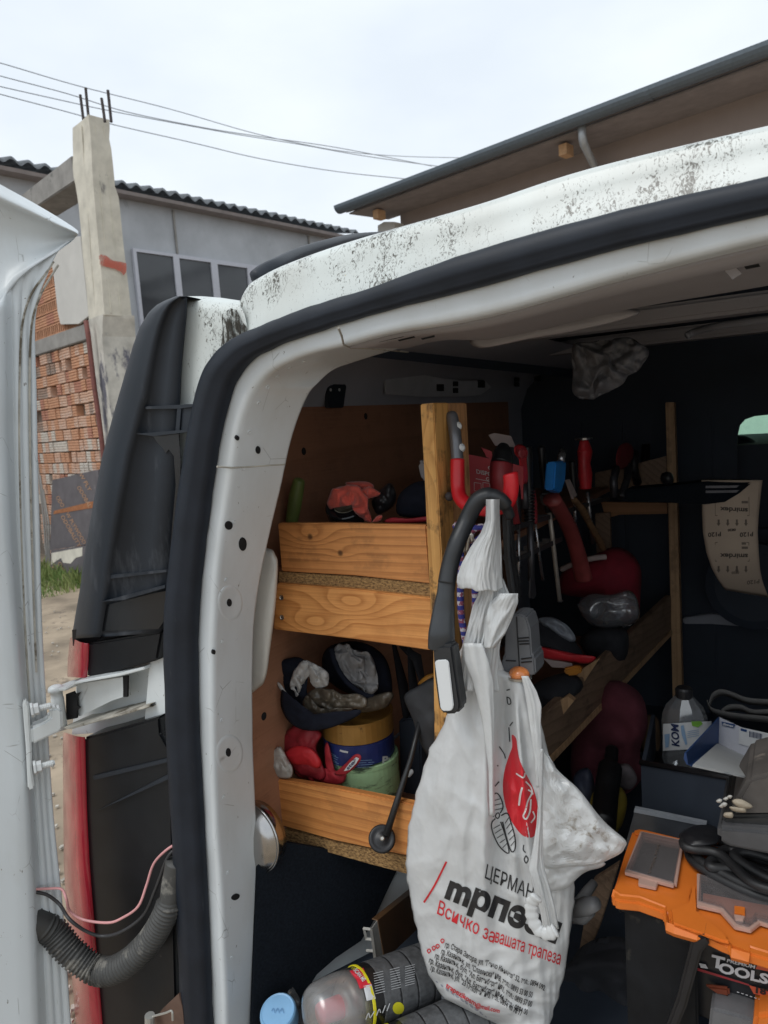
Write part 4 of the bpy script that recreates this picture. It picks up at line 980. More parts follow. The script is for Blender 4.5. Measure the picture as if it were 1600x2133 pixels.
m_navy = mat('black navy cloth', (.010, .012, .021), .9, var=.3, scale=40, bump=.3, bscale=300, spec=.2)
m_redtrim = mat('red trim', (.36, .02, .03), .6, var=.2)
cp = thing('cap', 'dark cloth cap with a red stitched edge on the upper shelf, next to the post', 'cap', tuple(PY(850, 1085, 1.3)))
pillow([(828, 1070), (832, 1035), (855, 1008), (885, 1000), (905, 1020), (905, 1078), (860, 1078)], planeY(1.30), .05, .006, 25, 5).obj('crown', m_navy, cp, smooth=True)
pillow([(800, 1088), (815, 1078), (850, 1080), (900, 1075), (905, 1084), (850, 1090)], planeY(1.235), .008, .001, 25, 5).obj('red_edge', m_redtrim, cp, smooth=True)
pillow([(775, 1040), (800, 1012), (818, 1008), (825, 1040), (812, 1062), (788, 1072), (778, 1065)], planeY(1.31), .03, .008, 40, 8).obj('peak', m_blk, cp, smooth=True)

# red box of gloves behind the post
m_redbox = mat('red card', (.42, .022, .032), .5, var=.1); m_inkw = flat('white print', (.62, .60, .58), .6)
m_card = mat('plain card', (.42, .34, .32), .8, var=.08)
gb = thing('glove_box', 'red card dispenser box of disposable gloves behind the post', 'box', tuple(PY(990, 1030, 1.5)))
nbx = V((.62, -.78, .1)).normalized(); pbx = planeP(PY(960, 990, 1.52), nbx)
m = slab([(930, 940), (964, 944), (1045, 960), (1090, 972), (1090, 1040), (1020, 1035), (962, 1025), (930, 1020)], pbx, -nbx*.09); m.obj('carton', m_redbox, gb)
m = slab([(1003, 932), (1024, 940), (1028, 958), (1014, 952)], pbx, -nbx*.003); m.obj('torn_flap', m_redbox, gb)
m = slab([(1018, 906), (1030, 902), (1064, 908), (1075, 932), (1032, 928)], planeP(PY(960, 990, 1.60), nbx), -nbx*.003); m.obj('lid_flap', m_card, gb)
lettering('C', (1017, 978), (8, 2), (-1.2, -8), pbx, m_inkw, gb, bold=.015, off=.003)
lettering('DISPOSABLE', (993, 986), (66, 14), (-1.2, -9), pbx, m_inkw, gb, bold=.015, off=.003)
lettering('GLOVES', (1013, 1001), (44, 9), (-1.2, -8), pbx, m_inkw, gb, bold=.015, off=.003)
stroke_px([(991, 997), (1040, 1007)], 1.2, pbx, m_inkw, gb).obj('printed_line', m_inkw, gb)
for x in (988, 1006, 1024):
    stroke_px([(x, 1005), (x+14, 1007), (x+15, 1024), (x, 1022)], 1, pbx, None, None, closed=True, sm=1).obj('printed_frame', m_inkw, gb)
m = slab([(966, 1003), (973, 1004), (973, 1019), (966, 1018)], pbx, nbx*.001); m.obj('printed_tab', m_inkw, gb)
m = slab([(868, 965), (878, 955), (892, 968), (892, 1012), (876, 1000)], planeY(1.38), (0, .05, 0)); 
tag(m.obj('white_tray', mat('grey white plastic', (.42, .40, .41), .5), bevel=.006), 'pale tray corner showing left of the front post', 'tray')

# ================================================================ hook on the post and what hangs from it
m_hookred = mat('red dipped rubber', (.60, .012, .02), .38, var=.1, scale=20); m_hookgrey = mat('grey hook steel', (.16, .165, .18), .38, .5)
XH = PY(905, 950, YS+.01).x
hk = thing('wall_hook', 'big red and grey screwed-on garage hook on the front post', 'hook', tuple(PY(950, 1000, 1.21)))
hp_ = pxpath([(938, 858, 1.215), (943, 875, 1.21), (948, 905, 1.20), (951, 935, 1.195), (953, 958, 1.19)], None, 6)
m = MB(); m.tube(hp_, [.004, .007, .0095, .0105]+[.0112]*(len(hp_)-4), 14); m.obj('grey_arm', m_hookgrey, hk, smooth=True)
hp2 = pxpath([(953, 957, 1.19), (953, 985, 1.185), (954, 1015, 1.18), (958, 1035, 1.172), (972, 1050, 1.163), (995, 1058, 1.155), (1020, 1061, 1.15), (1045, 1055, 1.145), (1060, 1040, 1.14), (1065, 1015, 1.14), (1064, 994, 1.14), (1062, 985, 1.14)], None, 5)
m = MB(); m.tube(hp2, [.0128]*(len(hp2)-3)+[.0125, .011, .006], 16); m.obj('red_sleeve', m_hookred, hk, smooth=True)
for x, y, Y in ((954, 888, 1.205), (961, 933, 1.195), (937, 1034, 1.17)):
    m = MB(); p = PY(x, y, Y); m.lathe([(0, .006), (.004, .006), (.0055, .004), (.0075, .002), (.0085, 0), (.0085, -.003)], p, V((.8, -.6, 0)), 10); m.obj('screw', m_steel_rust if y > 1000 else m_bolt, hk)
# inspection lamp with bent handle
m_lampblk = mat('black soft plastic', (.022, .024, .027), .42, var=.15, scale=20)
il = thing('inspection_lamp', 'black bent-neck work lamp with a long white light strip, hooked over the red hook', 'work lamp', tuple(PY(930, 1400, 1.09)))
ip = pxpath([(1062, 1075, 1.13), (1052, 1052, 1.115), (1035, 1036, 1.105), (1012, 1034, 1.10), (992, 1047, 1.095), (972, 1085, 1.09), (952, 1130, 1.07), (938, 1175, 1.06), (930, 1215, 1.05)], None, 6)
m = MB(); m.tube(ip, [.009]*6+[.0125]*10+[.0145]*(len(ip)-16), 16); m.obj('bent_neck', m_lampblk, il, smooth=True)
m = MB(); m.tube(pxpath([(931, 1213, 1.05), (928, 1240, 1.045), (924, 1275, 1.04), (920, 1320, 1.03), (919, 1350, 1.03)], None, 6), [.0145+.0075*max(0, min(1, (k-5)/13)) for k in range(25)], 18, flat=.62, ref=(.5, -.87, 0)); m.obj('grip', mat('satin black plastic', (.03, .033, .037), .3), il, smooth=True)
pil = planeY(1.015)
rows_ = []
hd = [(897, 1352), (946, 1350), (958, 1465), (957, 1480), (950, 1488), (925, 1488), (916, 1483), (914, 1470), (903, 1400)]
m = slab([(900, 1345), (942, 1343), (950, 1400), (960, 1466), (959, 1480), (950, 1488), (926, 1489), (916, 1484), (912, 1468), (904, 1410)], pil, (0, .028, 0)); m.obj('lamp_head', m_lampblk, il, bevel=.005)
t = NT('frosted light cover'); t.set('Base Color', (.66, .68, .69, 1)); t.set('Roughness', .35); t.set('Coat Weight', .3); m_frost = t.m
m = slab(smooth_pts([(906, 1380, 0), (911, 1375, 0), (930, 1374, 0), (935, 1380, 0), (945, 1465, 0), (945, 1474, 0), (940, 1479, 0), (924, 1479, 0), (919, 1472, 0)], 3, True) and [(907, 1378), (912, 1374), (931, 1373), (936, 1378), (946, 1468), (944, 1476), (939, 1480), (924, 1480), (919, 1474)], planeY(1.0145), (0, -.003, 0)); m.obj('light_strip', m_frost, il, bevel=.0012)
# bungee cords
def bungee_mat():
    t = NT('checked bungee sheath'); z_ = t.n('SeparateXYZ', Vector=t.n('TexCoord').outputs['Object'])
    k_ = t.math('FRACT', t.math('MULTIPLY', z_.outputs[2], 62)); b_ = t.noise(t.coord(), 150, 2)
    t.set('Base Color', t.mix(t.math('GREATER_THAN', k_, .5), (.03, .035, .22), t.mix(t.math('GREATER_THAN', b_, .5), (.5, .48, .52), (.25, .06, .10)))); t.set('Roughness', .75); t.bump(b_, .4); return t.m
m_bun = bungee_mat()
for k, (pts, lab) in enumerate((([(960, 1105, 1.15), (950, 1094, 1.14), (957, 1130, 1.15), (961, 1180, 1.15), (959, 1230, 1.15), (962, 1290, 1.15), (975, 1360, 1.16)], 'blue checked bungee cord beside the post, nearest to it'),
                             ([(975, 1125, 1.16), (985, 1105, 1.15), (1005, 1098, 1.15), (1006, 1115, 1.15), (985, 1140, 1.15), (988, 1200, 1.15), (990, 1260, 1.15), (985, 1330, 1.16)], 'blue checked bungee cord whose looped end shows beside the bag'))):
    m = MB(); m.tube(pxpath(pts, None, 8), .0062, 10); b = thing('bungee_cord', lab, 'bungee cord', tuple(PY(pts[3][0], pts[3][1], 1.15)), 'bungee cords hanging on the post')
    m.obj('cord', m_bun, b, smooth=True)
    m = MB(); m.tube(pxpath([(966+k*6, 1150, 1.14), (970+k*8, 1120, 1.135), (980+k*4, 1112, 1.13), (984, 1128, 1.13)], None, 4), .0025, 8); m.obj('wire_hook', m_screw, b, smooth=True)
# second lamp: grey body with an orange lens and a long black stem
m_greyp = mat('grey moulded plastic', (.115, .12, .13), .45, var=.1)
tl = thing('hand_lamp', 'grey moulded hand lamp with an orange lens at its lower end, hanging behind the bag', 'lamp', tuple(PY(1080, 1340, 1.15)))
m = slab([(1044, 1065), (1062, 1075), (1068, 1160), (1082, 1252), (1060, 1252), (1048, 1160)], planeY(1.16), (0, .02, 0)); m.obj('stem', m_blk, tl, bevel=.004)
m = MB(); m.tube([PY(1058, 1072, 1.153), PY(1060, 1160, 1.153), PY(1072, 1250, 1.153)], .0025, 6); m.obj('stem_rib', m_lampblk, tl)
m = slab([(1053, 1300), (1062, 1283), (1078, 1279), (1096, 1284), (1104, 1310), (1108, 1365), (1114, 1370), (1116, 1404), (1110, 1408), (1052, 1408), (1046, 1404), (1044, 1374), (1050, 1368)], planeY(1.12), (0, .05, 0)); m.obj('body', m_greyp, tl, bevel=.007)
for q in ([(1080, 1330), (1102, 1328)], [(1080, 1336), (1102, 1335)], [(1082, 1342), (1103, 1341)], [(1054, 1376), (1075, 1377)], [(1086, 1373), (1108, 1370)], [(1086, 1380), (1108, 1378)]):
    m = MB(); m.tube([PY(q[0][0], q[0][1], 1.119), PY(q[1][0], q[1][1], 1.119)], .0012, 5); m.obj('vent_slot', m_blk, tl)
m = MB(); m.tube([PY(1076, 1285, 1.119), PY(1079, 1340, 1.119), PY(1082, 1388, 1.119)], .001, 5); m.obj('mould_line', m_blk, tl)
m_amber = mat('amber lens', (.75, .24, .07), .2, var=.35, scale=60, coat=.5)
m = MB(); o_ = PY(1082, 1407, 1.118); m.lathe([(.0175, 0), (.017, .006), (.014, .011), (.008, .0145), (.0, .016)], o_, (0, 0, 1), 20); m.obj('amber_lens', m_amber, tl, smooth=True)
m = MB(); m.lathe([(.021, 0), (.021, -.004), (.019, -.005)], o_, (0, 0, 1), 20); m.obj('lens_ring', m_screw, tl)
m = MB(); m.lathe([(.013, -.005), (.013, -.012), (.009, -.016), (0, -.017)], o_, (0, 0, 1), 16); m.obj('end_knob', m_blk, tl, smooth=True)

# ================================================================ the shopping bag
NBG = V((.30, -.95, 0)).normalized(); BG0 = PY(1040, 1500, 1.115); pbg = planeP(BG0, NBG)
def bagmat(name, stain=None):
    t = NT(name); oc = t.n('TexCoord').outputs['Object']
    wv = t.n('TexNoise', Vector=oc, Scale=30.0, Detail=2.0).outputs[1]
    def facets(sc3, s_):
        v_ = t.n('Mapping', Vector=oc); v_.inputs['Scale'].default_value = sc3
        v2 = t.n('VectorMath', {'operation': 'ADD'}, _0=v_.outputs[0], _1=t.n('VectorMath', {'operation': 'SCALE'}, _0=wv, Scale=.02).outputs[0])
        return t.n('TexVoronoi', {'feature': 'F1'}, Vector=v2.outputs[0], Scale=s_).outputs[0]
    f1 = facets((1, 1, .45), 34.0); f2 = facets((1, 1, .7), 85.0); rv = t.n('TexNoise', {'noise_type': 'RIDGED_MULTIFRACTAL'}, Vector=t.coord((1, 1, .38)), Scale=17.0, Detail=4.0, Roughness=.5, Distortion=.6); f3 = rv.outputs[0]
    h = t.math('ADD', t.math('ADD', t.math('MULTIPLY', f1, .22), t.math('MULTIPLY', f2, .22)), t.math('MULTIPLY', f3, .30))
    base = t.ramp(t.noise(oc, 9, 4), [(.3, (.72, .735, .74)), (.7, (.80, .815, .82))])
    sm = t.math('MULTIPLY', t.ramp(t.noise(t.coord((1, 1, .5)), 18, 7, .7), [(.55, 0), (.75, 1)]), .3); base = t.mix(sm, base, (.46, .43, .37))
    if stain:
        st_ = t.ramp(t.noise(oc, 40, 6, .75, 1.5), [(.52, 0), (.66, .85)]); ce = t.n('VectorMath', {'operation': 'DISTANCE'}, _0=oc, _1=stain).outputs['Value']
        base = t.mix(t.math('MULTIPLY', st_, t.ramp(ce, [(.03, 1), (.085, .15)])), base, (.20, .13, .05))
    t.set('Base Color', base); t.set('Roughness', .24); t.set('Specular IOR Level', .6); t.bump(h, .5, .006)
    tl_ = t.n('BsdfTranslucent'); tl_.inputs[0].default_value = (.78, .79, .78, 1)
    msx = t.n('MixShader', _0=.34, _1=t.b.outputs[0], _2=tl_.outputs[0]); t.t.links.new(msx.outputs[0], t.out.inputs[0]); return t.m
m_bag = bagmat('white bag film')
bagL = [(1325, 968), (1360, 958), (1400, 955), (1440, 945), (1500, 929), (1545, 905), (1560, 893), (1590, 886), (1650, 868), (1720, 851), (1800, 845), (1880, 856), (1960, 872), (2030, 892), (2080, 925), (2110, 985), (2133, 1035), (2180, 1060), (2240, 1075)]
bagR = [(1325, 1036), (1360, 1040), (1398, 1050), (1416, 1100), (1440, 1115), (1500, 1126), (1560, 1140), (1620, 1165), (1720, 1190), (1800, 1200), (1880, 1196), (1960, 1186), (2030, 1176), (2080, 1162), (2133, 1146), (2240, 1120)]
def lerp_s(tab, y): return lerp_tab(tab, y)[0]
def bag_d(px, py):
    l, r_ = lerp_s(bagL, py), lerp_s(bagR, py); s_ = max(0, min(1, (px-l)/(r_-l)))
    w_ = .35+.65*max(0, min(1, (py-1350)/350)); 
    d_ = .058*w_*math.sin(math.pi*s_)**.55
    xv = 1030-.02*(py-1500); k_ = max(0, min(1, (py-1380)/120))*max(.12, min(1, 1-(py-1750)/260))
    d_ -= .034*k_*math.exp(-((px-xv-16)/20)**2) - .016*k_*math.exp(-((px-xv+16)/16)**2)
    xr = 1078+.09*(py-1500); d_ += .016*k_*math.exp(-((px-xr)/9)**2) - .012*k_*math.exp(-((px-xr+20)/13)**2)
    for (cx, sl, wd, a) in ((985, -.10, 16, .008), (1100, .20, 11, .010), (1125, .22, 9, -.008), (950, -.2, 22, .006), (905, -.22, 18, -.005), (1060, .05, 8, .006)):
        x_ = cx+sl*(py-1500); d_ += a*math.exp(-((px-x_)/wd)**2)*max(.15, 1-max(0, py-1650)/420)
    q = V((px/70, py/150, 0)); a = 1-abs(noise.noise(q+V((noise.noise(q*.7)*1.2, 0, 3))))*2.2; d_ += .0035*max(0, a)**2
    q = V((px/34, py/60, 5)); d_ += .0016*(1-abs(noise.noise(q))*2.4)
    q = V((px/130+py/260, py/70-px/200, 9)); d_ += .004*(1-abs(noise.noise(q))*2.5)*min(1, max(0, (py-1500)/200))
    lowf = max(0, min(1, (py-1930)/150)); q = V((px/55-py/90, py/33+px/80, 2)); d_ += .006*lowf*(1-abs(noise.noise(q))*2.3)
    xr2 = max(0, (s_-.78)/.22); q = V((px/13, py/130, 4)); d_ += .004*xr2*(1-abs(noise.noise(q))*2.)*min(1, max(0, (py-1750)/80))
    return d_
def bag_surf(px, py):
    p = pbg(px, py); return p+(CAM-p).normalized()*bag_d(px, py)
bag = thing('shopping_bag', 'crumpled white plastic carrier bag with red and black print hanging from the red hook', 'bag', tuple(BG0))
rows_ = []; NX = 110
for i in range(190):
    y = 1325+915*i/189; l, r_ = lerp_s(bagL, y), lerp_s(bagR, y); wob = noise.noise(V((y/26, 1, 1)))*4
    rows_.append([bag_surf(l+wob+(r_+noise.noise(V((y/22, 7, 1)))*4-l-wob)*k/NX, y) for k in range(NX+1)])
back = []
for row in rows_:
    c0, c1 = row[0], row[-1]; back.append([c1.lerp(c0, k/14)+(-NBG*.07*math.sin(math.pi*k/14)) for k in range(1, 14)])
m = MB(); m.loft([a+b for a, b in zip(rows_, back)], True, False); m.obj('bag_body', m_bag, bag, smooth=True)
def film(tab, d0, bulge, nx=40, ny=60, fold=8, amp=.005, Yoff=0, seed=0, name='bag_film', tail=None):
    """hanging strip of film: table of (y, left, right) with long folds"""
    rr = []; ya, yb_ = tab[0][0], tab[-1][0]
    for i in range(ny+1):
        y = ya+(yb_-ya)*i/ny; l, r_ = lerp_tab(tab, y); row = []
        for k in range(nx+1):
            s_ = k/nx; x = l+(r_-l)*s_; yy = y+ (tail(s_) if tail else 0)*(i/ny)**3
            sw = s_+.10*noise.noise(V((s_*3, (i/ny)*2.5, seed))); a = 1-abs(noise.noise(V((sw*fold+seed, (i/ny)*2.0, seed*3.3))))*2.2
            b_ = 1-abs(noise.noise(V((s_*fold*2.3, (i/ny)*4, seed*1.3))))*2.2
            wid = (r_-l)/100
            p = pbg(x, yy); row.append(p+(CAM-p).normalized()*(d0+bulge*math.sin(math.pi*s_)+(a*amp+b_*amp*.4)*min(1.3, wid+.25)))
        rr.append(row)
    m = MB(); m.loft(rr); return m.obj(name, m_bag, bag, smooth=True, thick=.0006)
film([(1040, 1013, 1040), (1060, 1013, 1040), (1085, 1012, 1041), (1110, 1002, 1042), (1140, 980, 1044), (1170, 963, 1045), (1195, 953, 1046), (1208, 952, 1047), (1216, 955, 1048)], .055, .03, 80, 70, 8, .0026, seed=1, name='gathered_top', tail=lambda s_: 6+9*math.sin(s_*2.6)+2*math.sin(s_*17)+2*noise.noise(V((s_*9, 0, 0))))
m = MB(); m.tube(pxpath([(1030, 1062, 1.11), (1022, 1045, 1.10), (1028, 1030, 1.11), (1040, 1032, 1.135), (1048, 1050, 1.16)], None, 5), .011, 10, flat=.5); m.obj('bag_handle', m_bag, bag, smooth=True)
film([(1205, 1002, 1048), (1240, 996, 1062), (1262, 985, 1068), (1300, 976, 1052), (1340, 966, 1042), (1400, 955, 1036), (1440, 948, 1040)], .035, .02, 50, 50, 7, .0065, seed=2, name='bag_neck')
film([(1236, 1040, 1079), (1256, 1020, 1079), (1290, 1012, 1066), (1320, 1010, 1052), (1350, 1008, 1030)], .062, .010, 24, 30, 3, .006, seed=5, name='bag_neck_fold')
film([(1340, 966, 1004), (1380, 968, 1020), (1420, 985, 1028), (1500, 1005, 1030), (1600, 1018, 1030), (1700, 1020, 1030)], .066, .006, 18, 40, 2, .005, seed=8, name='bag_fold')
film([(1408, 1086, 1100), (1440, 1093, 1118), (1470, 1098, 1128), (1510, 1104, 1126), (1570, 1112, 1131), (1640, 1118, 1130)], .078, .004, 16, 40, 3, .006, seed=7, name='bag_fold')
m_stain = None
m = pillow([(1126, 1560), (1160, 1600), (1205, 1645), (1262, 1712), (1303, 1752), (1300, 1768), (1288, 1780), (1240, 1800), (1195, 1806), (1150, 1812), (1128, 1790), (1122, 1680)], lambda a, b: pbg(a, b)+(CAM-pbg(a, b)).normalized()*.06, .022, .007, 22, 3, rings=17, n=5, crump=.012)
m_stained = bagmat('stained bag film', tuple(pbg(1215, 1700)+NBG*.09))
m.obj('stained_corner', m_stained, bag, smooth=False)
pillow([(1110, 1850), (1120, 1790), (1190, 1786), (1256, 1795), (1250, 1808), (1215, 1822), (1180, 1850), (1130, 1862)], lambda a, b: pbg(a, b)+(CAM-pbg(a, b)).normalized()*.045, .012, .006, 30, 9, rings=20, n=8, crump=.006).obj('corner_underside', m_bag, bag, smooth=True)
film([(1560, 1126, 1132), (1640, 1124, 1131), (1720, 1118, 1130), (1780, 1108, 1131), (1810, 1102, 1134), (1850, 1112, 1146), (1900, 1126, 1158), (1935, 1132, 1164)], .112, .008, 26, 60, 5, .010, seed=11, name='hanging_handle')
m = MB(); m.tube(pxpath([(1120, 1868, .985), (1108, 1880, .985), (1108, 1905, .985), (1120, 1935, .985), (1140, 1945, .985), (1158, 1938, .985)], None, 6), [.008+.003*abs(math.sin(k*.9)) for k in range(31)], 12, flat=.45, ref=(.4, -.9, 0)); m.obj('handle_loop', m_bag, bag, smooth=True)
# print on the bag
i_red = flat('bag red ink', (.56, .018, .028), .4); i_blk = flat('bag black ink', (.018, .018, .02), .42); i_grey = flat('bag faint ink', (.30, .31, .36), .5); i_white = flat('bag white ink', (.68, .66, .64), .4)
bs_ = bag_surf
fr_ = smooth_pts([(x, y, 0) for x, y in [(1066, 1531), (1075, 1538), (1078, 1560), (1083, 1585), (1096, 1612), (1112, 1645), (1120, 1680), (1120, 1710), (1113, 1742), (1092, 1742), (1075, 1725), (1058, 1695), (1048, 1650), (1050, 1610), (1060, 1575), (1067, 1555)]], 3, True)
fill_px([(p.x, p.y) for p in fr_], bs_, .0012, 12).obj('printed_emblem', i_red, bag)
for pts, wd in (([(1088, 1640), (1084, 1655), (1081, 1678)], 4), ([(1100, 1645), (1108, 1652), (1100, 1668), (1094, 1690), (1090, 1700), (1096, 1706), (1104, 1690), (1106, 1665)], 3.4), ([(1075, 1611), (1090, 1620), (1094, 1610)], 3), ([(1095, 1628), (1106, 1640), (1110, 1655)], 3), ([(1110, 1690), (1114, 1702), (1106, 1714)], 3)):
    stroke_px(pts, wd, bs_, None, None, .002).obj('printed_squiggle', i_white, bag)
def bee(dx=0, dy=0, mt=i_blk):
    L = lambda pts, wd=2.6, cl=False: stroke_px([(x+dx, y+dy) for x, y in pts], wd, bs_, None, None, .0016, closed=cl).obj('printed_line', mt, bag)
    L([(1028, 1702), (1026, 1665), (1033, 1652), (1042, 1660), (1048, 1680), (1042, 1694)], 2.6)
    L([(1044, 1699), (1057, 1694), (1064, 1712), (1073, 1745), (1073, 1768), (1066, 1774), (1058, 1755), (1047, 1712)], 2.6)
    L([(1032, 1705), (1024, 1716), (1028, 1738), (1042, 1765), (1060, 1777), (1054, 1745), (1043, 1712)], 2.6)
    L([(1037, 1693), (1041, 1698), (1037, 1705), (1032, 1700)], 2.4, True)
    for q in ([(1028, 1668), (1042, 1664)], [(1027, 1678), (1045, 1674)], [(1028, 1688), (1046, 1684)], [(1052, 1715), (1060, 1703)], [(1055, 1726), (1064, 1714)], [(1058, 1738), (1068, 1727)], [(1061, 1750), (1071, 1740)], [(1064, 1762), (1072, 1752)],
              [(1028, 1726), (1042, 1718)], [(1031, 1736), (1045, 1727)], [(1035, 1746), (1049, 1737)], [(1041, 1756), (1052, 1748)], [(1047, 1766), (1056, 1757)]):
        L(q, 1.5)
bee()
for q in ([(1040, 1555), (1050, 1570), (1053, 1580)], [(1031, 1638), (1040, 1628)], [(1055, 1438), (1062, 1436)], [(1060, 1515), (1062, 1545)], [(1062, 1512), (1068, 1504)], [(1055, 1452), (1062, 1455), (1064, 1465), (1058, 1466), (1056, 1452)], [(1036, 1594), (1038, 1596)], [(1091, 1760), (1090, 1770), (1095, 1776)], [(1096, 1782), (1092, 1790), (1096, 1798), (1100, 1790), (1096, 1782)]):
    stroke_px(q, 2.4, bs_, None, None, .0016).obj('printed_line', i_blk, bag)
stroke_px([(930, 1795), (905, 1845), (883, 1880)], 4, bs_, None, None, .0014).obj('printed_line', i_red, bag)
F_ = 5
lettering('ЦЕРМАНКА', (1010, 1829), (132, 62), (5, -29), bs_, i_blk, bag, bold=.004, fine=F_, off=.002)
lettering('mрпези', (926, 1868), (232, 96), (17, -50), bs_, i_blk, bag, bold=.045, fine=F_, off=.002)
lettering('Всичко за', (910, 1903), (118, 62), (6, -28), bs_, i_red, bag, bold=.004, fine=F_, off=.002)
lettering('вашата трапеза', (1030, 1962), (136, 48), (5, -27), bs_, i_red, bag, bold=.004, fine=F_, off=.002)
wv = lambda px: 3*math.sin(px/14)
for k, (o_, al, s_) in enumerate((((926, 1974), (208, 92), 'гр. Стара Загора, ул. "Генчо Кънчев" 52, тел.: 0894 092'), ((918, 1986), (190, 94), 'гр. Казанлък, ул. "Славянска" №8, тел.: 0893 53 00 50'), ((905, 1993), (202, 106), 'гр. Казанлък, бул. "Ал. Батенберг" №1, тел.: 0893 57 00'), ((893, 2002), (205, 112), 'гр. Казанлък, бул. "Ал. Батенберг" №44, тел.: 0894 00'), ((896, 2018), (190, 96), 'гр. Казанлък, ул. "23 Пехотен" №3, тел.: 0894 40 78 77'))):
    lettering(s_, o_, al, (3, -11), bs_, i_blk, bag, bold=.015, fine=4, off=.0025, wave=wv)
lettering('trapezikosm', (928, 2056), (62, 40), (3, -10), bs_, i_red, bag, bold=.02, fine=4, off=.0025)
lettering('@mail.com', (990, 2098), (50, 12), (2, -9), bs_, i_red, bag, bold=.02, fine=4, off=.0025)
for k in range(3):
    for j in range(9):
        x, y = 908+k*11+j*10, 2044+k*9+j*6.8; stroke_px([(x, y), (x+4+(j*k) % 4, y+2.8+((j*k) % 4)*.7)], 2.2, bs_, None, None, .0025, sm=1).obj('printed_line', i_grey, bag)
for k, (x, y) in enumerate(((921, 1965), (911, 1976), (903, 1980), (893, 1986))):
    stroke_px([(x, y), (x-3, y-6), (x+1, y-9), (x+4, y-5), (x, y)], 2, bs_, None, None, .0022).obj('printed_pin', i_red, bag)
# ================================================================ tool rack and tools
XT = -.56
pt = lambda a, b: PX(a, b, XT)
def ptx(dx): return lambda a, b: PX(a, b, XT+dx)
m_iron = mat('dark tool steel', (.10, .10, .11), .45, .7, var=.2, scale=30); m_chrome = mat('chrome shaft', (.42, .42, .43), .28, .9, var=.1, scale=40)
m_toolred = mat('red tool grip', (.62, .03, .04), .45, var=.2, scale=30); m_tooldred = mat('dark red grip', (.27, .025, .032), .5, var=.2, scale=30)
rack = thing('tool_rack', 'two thin dark steel rails holding a row of hand tools inside the van', 'tool rack', tuple(pt(1150, 1090)))
for a, b in (((1062, 1097), (1268, 1034)), ((1072, 1162), (1170, 1118))):
    m = MB(); p, q = pt(*a), pt(*b); m.prism([p, q, q+V((0, 0, -.012)), p+V((0, 0, -.012))], (.003, 0, 0)); m.obj('rail', m_iron, rack)
    for k in range(5):
        c = p.lerp(q, .1+.2*k); m = MB(); m.box(c+V((-.02, 0, -.006)), (.045, .006, .012)); m.obj('bracket', m_iron, rack)
def shaft(pts, r_, mt, par, dx=.0, name='shaft', flatend=0, seg=10):
    P = [PX(a, b, XT+dx) for a, b in pts]; rr = [r_]*len(P)
    m = MB(); m.tube(P, rr, seg); return m.obj(name, mt, par, smooth=True)
def grip(pts, radii, mt, par, dx=0, name='handle'):
    P = smooth_pts([PX(a, b, XT+dx) for a, b in pts], 6); n = len(P); rr = []
    for i in range(n):
        u = i/(n-1)*(len(radii)-1); k = min(int(u), len(radii)-2); rr.append(radii[k]+(radii[k+1]-radii[k])*(u-k))
    m = MB(); m.tube(P, rr, 14, flat=.75); return m.obj(name, mt, par, smooth=True)
def tool(name, lab, cat, at): return thing(name, lab, cat, tuple(pt(*at)), 'hand tools in the rack')
T1 = tool('scraper', 'bulky tool handle, black above and dark red below, nearest in the rack', 'scraper', (1045, 1000))
grip([(1050, 926), (1048, 945), (1045, 968)], [.012, .026, .030], m_blk, T1, .03); grip([(1045, 966), (1044, 1000), (1050, 1030), (1062, 1060)], [.030, .031, .026, .016], m_tooldred, T1, .03)
m = MB(); m.prism([PX(a, b, XT+.03) for a, b in ((1056, 1050), (1072, 1046), (1080, 1090), (1070, 1092))], (.004, 0, 0)); m.obj('blade', m_tooldred, T1)
T2 = tool('pliers', 'small bright red plier grips with a round hanging hole, beside the black and red handle', 'pliers', (1085, 950))
o2 = pillow([(1072, 930), (1085, 926), (1098, 934), (1101, 948), (1098, 962), (1101, 990), (1098, 1006), (1088, 1008), (1083, 985), (1080, 955), (1072, 945)], pt, .014, .001, 10, 1, back=.4); o2.obj('grip', m_toolred, T2, smooth=True)
m = MB(); m.lathe([(.0, .0), (.012, .0), (.013, .002), (.009, .004), (.008, .001)], PX(1089, 944, XT+.022), (.8, -.6, 0), 16); m.obj('hanging_hole', m_tooldred, T2)
shaft([(1092, 1008), (1094, 1060)], .009, m_iron, T2, name='jaw')
T3 = tool('chisel', 'long black ribbed chisel with a flat spade end', 'chisel', (1103, 1100))
grip([(1099, 930), (1100, 960), (1102, 1000), (1103, 1040), (1104, 1085)], [.013, .015, .012, .013, .012], m_blk, T3)
for k in range(10): 
    m = MB(); a = PX(1103, 1020+k*7, XT); m.lathe([(.012, -.003), (.0145, 0), (.012, .003)], a, (0, 0, 1), 12); m.obj('grip_rib', m_blk, T3, smooth=True)
shaft([(1104, 1085), (1106, 1150), (1107, 1210)], .0085, m_iron, T3); m = MB(); m.prism([pt(a, b) for a, b in ((1103, 1205), (1111, 1205), (1114, 1238), (1110, 1247), (1102, 1245), (1101, 1236))], (.004, 0, 0)); m.obj('spade_end', m_iron, T3)
